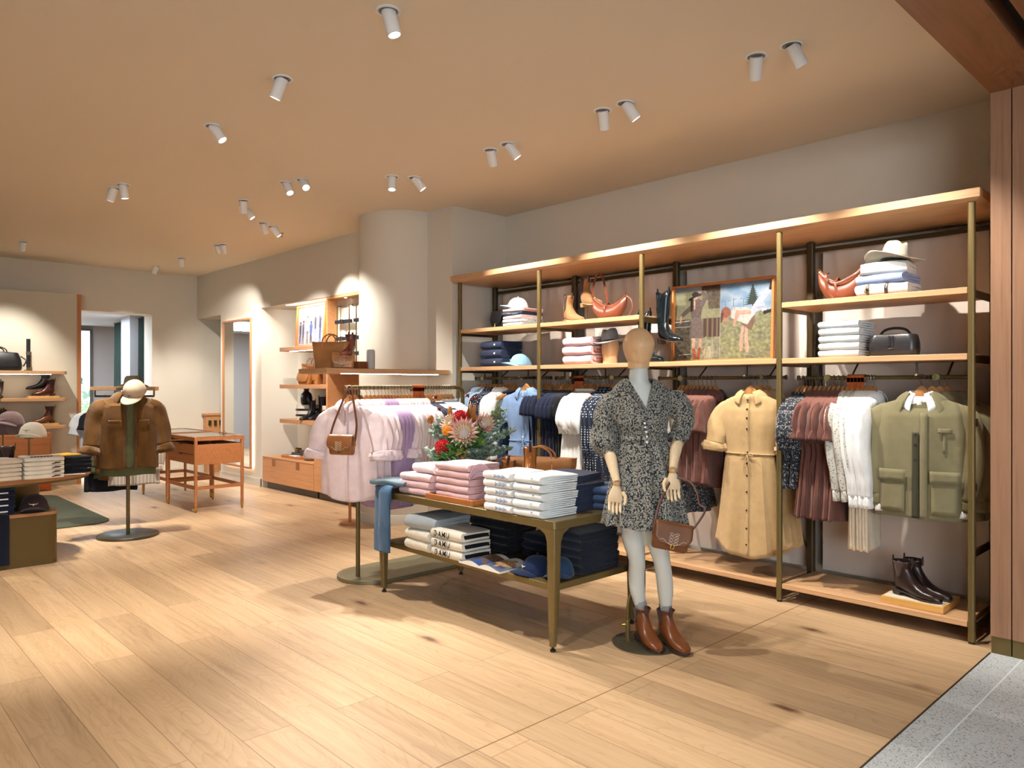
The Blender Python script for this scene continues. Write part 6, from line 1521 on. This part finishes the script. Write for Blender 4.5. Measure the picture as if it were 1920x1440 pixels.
# torso and neck
chain(m,[(-.015,0,.80),(-.015,.0,.90),(-.015,.0,1.0),(-.018,0,1.10),(-.02,0,1.20),(-.035,-.01,1.30),(-.035,0,1.385),(-.04,0,1.43),(-.045,-.002,1.47),(-.048,-.006,1.57)],[.12,.145,.14,.112,.112,.13,.15,.10,.056,.050],24,[.75,.72,.7,.72,.78,.74,.50,.7,1.,1.])
chain(m,[(-.195,0,1.375),(-.12,0,1.405),(-.04,0,1.42),(.04,0,1.405),(.13,0,1.38)],[.038,.048,.05,.048,.038],14)
chain(m,[(-.070,0,.86),(-.082,.0,.74),(-.080,-.01,.60),(-.060,-.02,.48),(-.058,-.0,.40),(-.052,.012,.30),(-.034,.01,.20),(-.022,.0,.13)],[.082,.074,.064,.048,.047,.045,.031,.028],20)
chain(m,[(.055,0,.86),(.050,-.02,.74),(.052,-.04,.60),(.072,-.055,.48),(.086,-.045,.40),(.098,-.03,.30),(.100,-.03,.20),(.104,-.035,.13)],[.082,.074,.064,.048,.047,.045,.031,.028],20)
o=m.build('body',MWH,mn); md=o.modifiers.new('rm','REMESH'); md.mode='VOXEL'; md.voxel_size=.009; md.use_smooth_shade=True; sm_=o.modifiers.new('sm','SMOOTH'); sm_.iterations=8; sm_.factor=.6
# head: smooth egg of turned wood
def eg(u,v):
    a=2*PI*u; f=v*PI; z=-math.cos(f); r=math.sin(f)**.92; k=lerp(.70,1.,min(1,max(0,(z+1)/1.3)))**1. 
    return Vector((-.048+.092*r*k*math.cos(a),.108*r*lerp(.72,1.,min(1,(z+1)/1.2))*math.sin(a)-.004,1.655+z*.120))
MB().grid(eg,40,28).build('head',W_MANN,mn)
m=MB(); m.tube([(-.048,-.006,1.546),(-.048,-.006,1.60)],[.0575,.062],32); m.build('neck_joint',W_MANN,mn)
# arms of wood
AW=wood('arm_wood','E6CDA6','Z',rough=.45,var=.05,scale=.5,bump=.01)
def arm(s,sh,el,wr):
    m=MB(); chain(m,[sh,el,Vector(el).lerp(Vector(wr),.4),wr],[.042,.034,.033,.021],16); m.build('arm',AW,mn)
    w=Vector(wr); m=MB(); 
    m.lathe([(.0,-.012),(.018,-.012),(.021,0),(.018,.012),(0,.012)],16,w+Vector((0,0,-.010))); m.build('wrist_ball',wood('wrist_wood','C89B68','Z'),mn)
def hand(s,wr,tilt):
    """jointed wooden hand hanging down: palm, four fingers and a thumb"""
    h=MB(); w=Vector(wr)+Vector((0,0,-.022)); T=Matrix.Rotation(tilt,3,'Y')
    rings=[]
    for z,kx,ky in ((0,.019,.015),(-.02,.027,.017),(-.05,.038,.017),(-.075,.041,.016),(-.088,.040,.013)):
        rings.append([w+T@Vector((kx*sgnpow(math.cos(q),.8),ky*sgnpow(math.sin(q),.8),z)) for q in [2*PI*j/16 for j in range(16)]])
    h.loft(rings); pm=h.build('palm',AW,mn)
    for i,(x,L) in enumerate(((-.030,.050),(-.011,.060),(.010,.057),(.030,.045))):
        x*=s; m=MB(); b=w+T@Vector((x,0,-.088)); p1=b+T@Vector((0,-.006,-L*.45)); p2=p1+T@Vector((0,-.014,-L*.32)); p3=p2+T@Vector((0,-.016,-L*.22))
        m.tube([b+Vector((0,0,.004)),b,b.lerp(p1,.5),p1,p1.lerp(p2,.5),p2,p3],[.0075,.0088,.0082,.0088,.0078,.0078,.0055],10); m.build('finger',AW,pm)
    m=MB(); b=w+T@Vector((s*-.036,-.004,-.030)); m.tube([b,b+T@Vector((s*-.016,-.012,-.024)),b+T@Vector((s*-.016,-.022,-.050)),b+T@Vector((s*-.010,-.026,-.066))],[.011,.0098,.0088,.006],10); m.build('thumb',AW,pm)
    return w
WL=(-.188,-.125,.925); WRr=(.11,-.165,1.0)
arm(-1,(-.20,0,1.37),(-.222,-.01,1.12),WL); arm(1,(.15,0,1.37),(.172,-.01,1.17),WRr)
hand(-1,WL,.10); hand(1,WRr,-.0)
for o in [c for c in mn.children if c.name.startswith('palm')]:
    for c in o.children: pass
# base disc with calf rod
m=MB(); m.lathe([(.193,0),(.193,.007),(.188,.009),(0,.009)],56,(.0,0,0)); m.build('base_plate',plain('base_bronze','5E5644',.4,.5),mn)
m=MB(); m.tube(smoothpts([(-.105,.02,.009),(-.105,.02,.16),(-.10,.015,.24),(-.075,.01,.32),(-.05,.01,.40)],5),.008,10); m.lathe([(.022,.009),(.022,.016),(.013,.018),(.013,.12),(.009,.125)],16,(-.105,.02,0)); m.build('support_rod',BRZ,mn)
m=MB(); m.cyl((-.13,.02,.10),(-.105,.02,.10),.005,8); m.lathe([(.009,-.006),(.009,.006)],10,(-.132,.02,.10),M=Matrix.Rotation(PI/2,3,'Y')); m.build('thumb_screw',BRASS,mn)
# dress: a thing worn by the mannequin
DR=floral('dress_floral','2A2D33','A9A79A',112.,.60,size=.58)
dr=thing('floral_dress','black and cream floral mini dress with puff sleeves on the mannequin','dress',(MX,MY,0)); dr.rotation_euler=mn.rotation_euler
def dress(a,t,off=0.):
    T_=[(0,1.488,.085,.060,0,-.045),(.05,1.468,.118,.070,.0,-.04),(.10,1.435,.155,.080,.05,-.035),(.16,1.39,.180,.092,.1,-.03),(.24,1.31,.168,.112,.25,-.035),(.34,1.24,.150,.118,.5,-.035),(.42,1.195,.132,.108,.7,-.025),(.46,1.17,.126,.102,.25,-.02),(.50,1.14,.128,.104,.25,-.02),(.56,1.08,.150,.12,.8,-.018),(.72,.93,.185,.145,1.,-.012),(.88,.78,.212,.165,1.25,-.01),(1.,.675,.232,.18,1.5,-.008)]
    z,hw,hd,fw,cx_=interp(T_,t); c,s=math.cos(a),math.sin(a)
    f=1+.05*fw*(math.sin(11*a+2*math.sin(3*t))+.6*math.sin(17*a+1.3+t))+(.02*fw*math.sin(29*a) if .2<t<.6 else 0)
    v=Vector((hw*sgnpow(c,.9)*(1+(f-1)*.7)+cx_,hd*sgnpow(s,.9)*f,z+(.012*math.sin(5*a+1) if t>.9 else 0)*(t-.9)*10))
    if t<.32 and s<0:                        # open V neck
        pass
    if off: v+=Vector((c*.3,s,0)).normalized()*off
    return v
m=MB(); na=150; nt=100; vs=[]; fs=[]
for i in range(nt+1):
    t=i/nt
    for j in range(na): vs.append(dress(2*PI*j/na,t))
for i in range(nt):
    for j in range(na):
        a=2*PI*(j+.5)/na; t=(i+.5)/nt; q_=dress(a,t); x=q_.x; f_=(q_.z-1.33)/.155
        if math.sin(a)<0 and f_>0 and -.03-.085*f_<x<-.018+.045*f_: continue      # V opening
        k=(j+1)%na; fs.append((i*na+j,i*na+k,(i+1)*na+k,(i+1)*na+j))
m.add(vs,fs); m.build('bodice_and_skirt',DR,dr,solid=.003)
m=MB(); m.grid(lambda u,v:Vector((lerp(-.115,-.03,v)-u*.04*(1-v*.5),-.092-.012*u-.022*v,lerp(1.455,1.315,v)+.012*u)),6,10); m.build('lapel',DR,dr,solid=.003)
def dfront(x,z):
    best=None
    for i in range(60):
        t=.36*i/59
        for j in range(90):
            a=-PI+PI*j/89; q=dress(a,t,.003); d=(q.x-x)**2+(q.z-z)**2
            if best is None or d<best[0]: best=(d,q)
    return Vector((x,best[1].y,z))
m=MB()
for s_,f0 in ((-1,lambda f:-.03-.085*f),(1,lambda f:-.018+.045*f)):
    m.tube([dfront(f0(f/9),1.33+.150*f/9) for f in range(10)],.0045,8)
m.build('neck_binding',DR,dr)
m=MB(); m.grid(lambda u,v:dress(-PI/2+lerp(-.09,.09,u),lerp(.31,.985,v),.006),2,30); m.build('placket',DR,dr,solid=.002)
for k in range(5): q=dress(-PI/2,lerp(.33,.50,k/4),.011); MB().cyl(q+Vector((0,.003,0)),q+Vector((0,-.002,0)),.006,10).build('button',BTNW,dr)
m=MB(); m.grid(lambda u,v:dress(2*PI*u,lerp(.455,.505,v),.004),60,2); m.build('waistband',DR,dr,solid=.003)
for s,pts,rad in ((-1,[(-.165,0,1.385),(-.215,0,1.33),(-.240,.0,1.23),(-.240,-.005,1.13),(-.205,-.012,1.075)],[.05,.062,.068,.075,.045]),(1,[(.11,0,1.385),(.165,0,1.35),(.200,-.005,1.27),(.190,-.015,1.20),(.165,-.02,1.155)],[.05,.066,.068,.055,.043])):
    P=smoothpts(pts,7); q=[(i/(len(pts)-1),r) for i,r in enumerate(rad)]
    MB().tube(P,[interp(q,j/(len(P)-1))[0] for j in range(len(P))],32,.95,(False,False),up=(0,1,0),mod=lambda tt,qq,s=s:1+.06*math.sin(5*qq+9*tt+s)+.06*math.sin(22*tt+qq*2)*(tt>.35)+.03*math.sin(11*qq)).build('puff_sleeve',DR,dr,solid=.003)
    e=Vector(pts[-1]); d_=(Vector(pts[-1])-Vector(pts[-2])).normalized(); MB().tube([e-d_*.012,e+d_*.022],[.050,.046],24,1.,(False,False)).build('cuff',DR,dr,solid=.004)
# socks and boots
SK=cloth('grey_sock','8F908F'); mm_=mn.rotation_euler[2]
Rz=Matrix.Rotation(mm_,3,'Z')
def WPt(p): return Vector((MX,MY,0))+Rz@Vector(p)
for i,(p0,p1,lb) in enumerate((((-.024,.0,.125),(-.036,.008,.235),'left'),((.104,-.035,.12),(.101,-.032,.225),'right'))):
    t=thing('sock','grey ribbed sock on the mannequin leg, %s one in the picture'%lb,'sock',WPt(p0)); t.rotation_euler=(0,0,mm_)
    a=Vector(p0); b=Vector(p1)-a; m=MB(); m.tube([b*(k/12) for k in range(13)],[(.024 if k<4 else .0315)+.0022*math.sin(k*2.1) for k in range(13)],20,1.,(True,False)); m.build('sock_knit',SK,t,solid=.003)
mb_=boot('ankle_boot','brown leather ankle boot on the mannequin, left one in the picture',BOOTB,WPt((-.040,.048,.0185)),mm_+.30,None,shaft=.145,gus=ELAST,sole=SOLE,L=.25,tabs=True)
dup(mb_,WPt((.084,.012,.0095)),mm_+.38,'brown leather ankle boot on the mannequin, right one in the picture')
mb_.location.z=.0095
# handbag hung from the right hand
hb=saddle_bag('crossbody_bag','brown leather saddle bag with stitched flap hanging from the mannequin hand',leather('bag_brown','6F4426',.35),WPt((.075,-.225,.575)),mm_-.06,(0,.20,mm_+.05),.20,.14,.065)
SB=leather('strap_brown','5A3420')
strap([(-.10,0,.12),(-.098,.01,.20),(-.075,.03,.29),(-.045,.05,.37)],.014,.003,SB,'strap',hb)
strap([(.10,0,.12),(.135,.0,.19),(.155,.01,.25),(.12,.02,.27),(.10,.02,.32),(.06,.03,.37),(.0,.04,.385),(-.045,.05,.37)],.012,.003,SB,'strap',hb)
# ================================================================== BOUQUET
BX,BY=-4.075,3.42
vz=thing('glass_vase','clear glass vase holding the bouquet on the display table','vase',(BX,BY,TT+.0005))
MB().lathe([(.055,0),(.062,.01),(.062,.20),(.066,.205)],32,cap=(True,False)).build('vase_body',GLASS,vz,solid=.004)
bq=thing('flower_bouquet','bouquet of proteas, red waratahs and eucalyptus in the glass vase','bouquet',(BX,BY,TT+.012))
bq.rotation_euler=(0,0,ang)      # local x to picture right
LEAF=plain('leaf_green','4E7A3A',.5,var=.2); EUC=plain('eucalyptus','8FA896',.6,var=.2); RUST=plain('rust_leaf','9A6428',.45,var=.25); RED=plain('waratah_red','B8141C',.5,var=.2); YEL=plain('pincushion_yellow','E0941A',.5,var=.2); PPK=plain('protea_pink','DFB2A6',.6,var=.15); PCR=plain('protea_cream','E2D3A4',.6,var=.1); PCT=plain('protea_centre','D9C6D0',.8); STEM=plain('stem_green','58623A',.6); LIME=plain('lime_green','9CB33A',.6); MAR=plain('maroon_berry','6E1424',.5)
rb=random.Random(5)
def leaf(m,p,d,L,w,n=5,curl=.25,mi=None):
    d=Vector(d).normalized(); s=d.cross(Vector((0,0,1))); s=s.normalized() if s.length>.1 else Vector((1,0,0)); s=(Matrix.Rotation(rb.uniform(-1.3,1.3),3,d)@s); u=d.cross(s)
    vs=[];fs=[]
    for i in range(n+1):
        t=i/n; ww=w*math.sin(min(1,t*1.02+.03)*PI)**.8; c=Vector(p)+d*L*t-u*curl*L*t*t
        vs+= [c-s*ww/2+u*ww*.15,c,c+s*ww/2+u*ww*.15]
    for i in range(n):
        for k in (0,1): fs.append((3*i+k,3*i+k+1,3*i+3+k+1,3*i+3+k))
    m.add(vs,fs,mi)
def protea(c,axis,s,lb,open_=.9):
    ax=Vector(axis).normalized(); q=Vector((0,0,1)).rotation_difference(ax).to_matrix(); m=MB()
    for ring,(n,r,L,el) in enumerate(((16,.020,.060,.50),(18,.026,.072,.85),(18,.030,.078,1.2))):
        for k in range(n):
            a=2*PI*(k+.5*ring)/n; el_=el*open_
            base=q@Vector((r*math.cos(a),r*math.sin(a),-.004*ring))*s; d=q@Vector((math.cos(a)*math.sin(el_),math.sin(a)*math.sin(el_),math.cos(el_)))
            side=d.cross(ax).normalized(); vs=[];
            for i in range(5):
                t=i/4; w=(.008,.0115,.0105,.006,.0006)[i]*s; p=Vector(c)+base+d*L*s*t+ax*.012*s*t*t; vs+= [p-side*w,p+side*w]
            m.add(vs,[(2*i,2*i+1,2*i+3,2*i+2) for i in range(4)],1 if ring==0 else 0)
    m.build('protea_flower',[PPK,PCR],bq,solid=.001,label=lb)
    m=MB(); m.lathe([(.0,-.03),(.02,-.025),(.032,0),(.03,.018),(.018,.030),(0,.034)],20,c,sx=s,sy=s,M=q*1.); m.build('protea_centre',PCT,bq)
def pompom(c,s,mat,nm,lb,n=150):
    m=MB(); m.lathe([(0,-s),(.6*s,-.75*s),(.88*s,0),(.6*s,.75*s),(0,s)],12,c)
    for k in range(n):
        z=1-2*(k+.5)/n; r=math.sqrt(1-z*z); a=k*2.39996; d=Vector((r*math.cos(a),r*math.sin(a),z)); p=Vector(c)+d*s*.8; m.tube([p,p+d*s*.28,p+d*s*.40+Vector((0,0,s*.10))],[s*.075,s*.085,s*.05],5)
    m.build(nm,mat,bq,label=lb)
# px,py in the photo -> local x,z ; depth y
def L_(px,py,dy=0.): 
    w=5.31+dy; return ((px-872)/1391*w, dy, 1.45-(py-723)/1391*w-(TT+.012))
protea(L_(872,812,-.14),(0,-1,.25),1.15,'large open pink and cream protea in the middle')
protea(L_(906,797,-.08),(.45,-.8,.4),.95,'pink protea on the right',.6)
protea(L_(848,797,-.05),(-.5,-.6,.5),.85,'pale pink protea at the back left',.6)
pompom(L_(864,785,-.04),.050,RED,'waratah_flower','upper red waratah'); pompom(L_(832,840,-.12),.050,RED,'waratah_flower','lower left red waratah')
pompom(L_(840,808,-.12),.033,YEL,'pincushion_flower','yellow pincushion flower',90)
for (px,py) in ((893,825),(905,830),(878,833)): pompom(L_(px,py,-.12),.022,LIME,'lime_flower',None,60)
m=MB()
for px,py in ((875,742),(886,748),(892,748),(822,768),(815,745)): 
    c=Vector(L_(px,py,.02)); 
    for k in range(9): a=k*2.4; m.tube([c,c+Vector((math.cos(a)*.016,math.sin(a)*.016,.012*math.sin(k)))],[.006,.004],5)
m.build('maroon_blossoms',MAR,bq)
m=MB()
base=Vector((0,0,.08))
def sprig(m,tip,nl,L,w,spread=.5,st=True):
    tip=Vector(tip); mid=base.lerp(tip,.5)+Vector((0,0,.05)); P=smoothpts([Vector((tip.x*.15,tip.y*.15,0)),mid,tip],6)
    for i,p in enumerate(P):
        f=i/(len(P)-1)
        if f<.45: continue
        for k in range(nl):
            a=rb.uniform(0,2*PI); dd=(P[-1]-P[-2]).normalized()*spread+Vector((math.cos(a),math.sin(a),rb.uniform(-.4,.5))); leaf(m,p,dd,L*rb.uniform(.7,1.1),w)
    return P
stm=MB()
euc=MB()
for px,py,dy in ((805,845,-.05),(815,855,-.1),(812,812,0),(818,800,.05),(935,850,0),(948,840,.05),(925,838,-.08),(930,800,.03),(940,785,.06),(955,808,.05),(925,776,.08),(895,850,-.14),(880,858,-.15),(905,862,-.12),(860,862,-.14),(915,815,-.05),(945,815,.0),(828,788,.06),(938,770,.1),(888,845,-.18),(918,848,-.15),(820,862,-.02)):
    P=sprig(euc,L_(px,py,dy),6,.052,.034,.3); stm.tube(P,.0025,5)
euc.build('eucalyptus_foliage',EUC,bq,solid=.0006)
gl=MB()
for px,py,dy in ((845,855,-.16),(832,860,-.12),(852,838,-.15),(860,848,-.18),(888,812,-.1),(896,820,-.12),(850,825,-.1),(838,850,-.15),(905,808,-.08),(868,835,-.16),(895,832,-.14)):
    P=sprig(gl,L_(px,py,dy),6,.08,.030,.6); stm.tube(P,.0025,5)
gl.build('green_leaves',LEAF,bq,solid=.0006)
gr=MB()
for px,py,dy in ((850,880,-.15),(862,890,-.16),(872,885,-.18),(885,880,-.15),(858,870,-.18),(842,872,-.12),(875,872,-.2)):
    tip=Vector(L_(px,py,dy)); s0=Vector(L_(868,858,-.1))
    for k in range(12): leaf(gr,s0.lerp(tip,rb.uniform(.2,1)),(rb.uniform(-1,1),rb.uniform(-.8,.2),rb.uniform(-.7,.2)),.085,.012,5,.5)
gr.build('grevillea_leaves',plain('sage_leaf','9DB3A0',.6,var=.15),bq,solid=.0006)
ru=MB()
for px,py,L in ((882,785,.14),(842,783,.11),(890,790,.08),(808,790,.06),(876,780,.09)):
    c=Vector(L_(px,py,.0)); leaf(ru,c-Vector((0,0,.02)),(rb.uniform(-.2,.2),0,1),L,.048,6,.05); leaf(ru,c,(rb.uniform(-.4,.4),-.2,.8),L*.8,.04,6,.1)
ru.build('rust_leaves',RUST,bq,solid=.0008)
fe=MB()
for k in range(9):
    tip=Vector(L_(938+rb.uniform(-6,10),745+k*5,.04)); s0=Vector(L_(918,790,.02)); P=smoothpts([s0,s0.lerp(tip,.5)+Vector((.01,0,0)),tip],4); fe.tube(P,.0018,4)
    for p in P: 
        for q in range(2): leaf(fe,p,(rb.uniform(-1,1),rb.uniform(-.4,.4),.8),.03,.004,3)
fe.build('wispy_stems',plain('wisp_green','7F8A58',.7),bq,solid=.0006)
gd_=MB()
for px,py in ((868,842),(875,848),(862,850),(870,858)):
    c=Vector(L_(px,py,-.19))
    for k in range(16): a=rb.uniform(0,2*PI); gd_.tube([c,c+Vector((math.cos(a)*.018,-.01,math.sin(a)*.018))],.0014,4)
gd_.build('golden_spider_flowers',plain('gold_flower','C8922E',.6),bq)
for x in (-.02,0,.02,.035): stm.tube([(x*.5,0,.0),(x*1.2,-.0,.22)],.005,6)
stm.build('stems',STEM,bq)
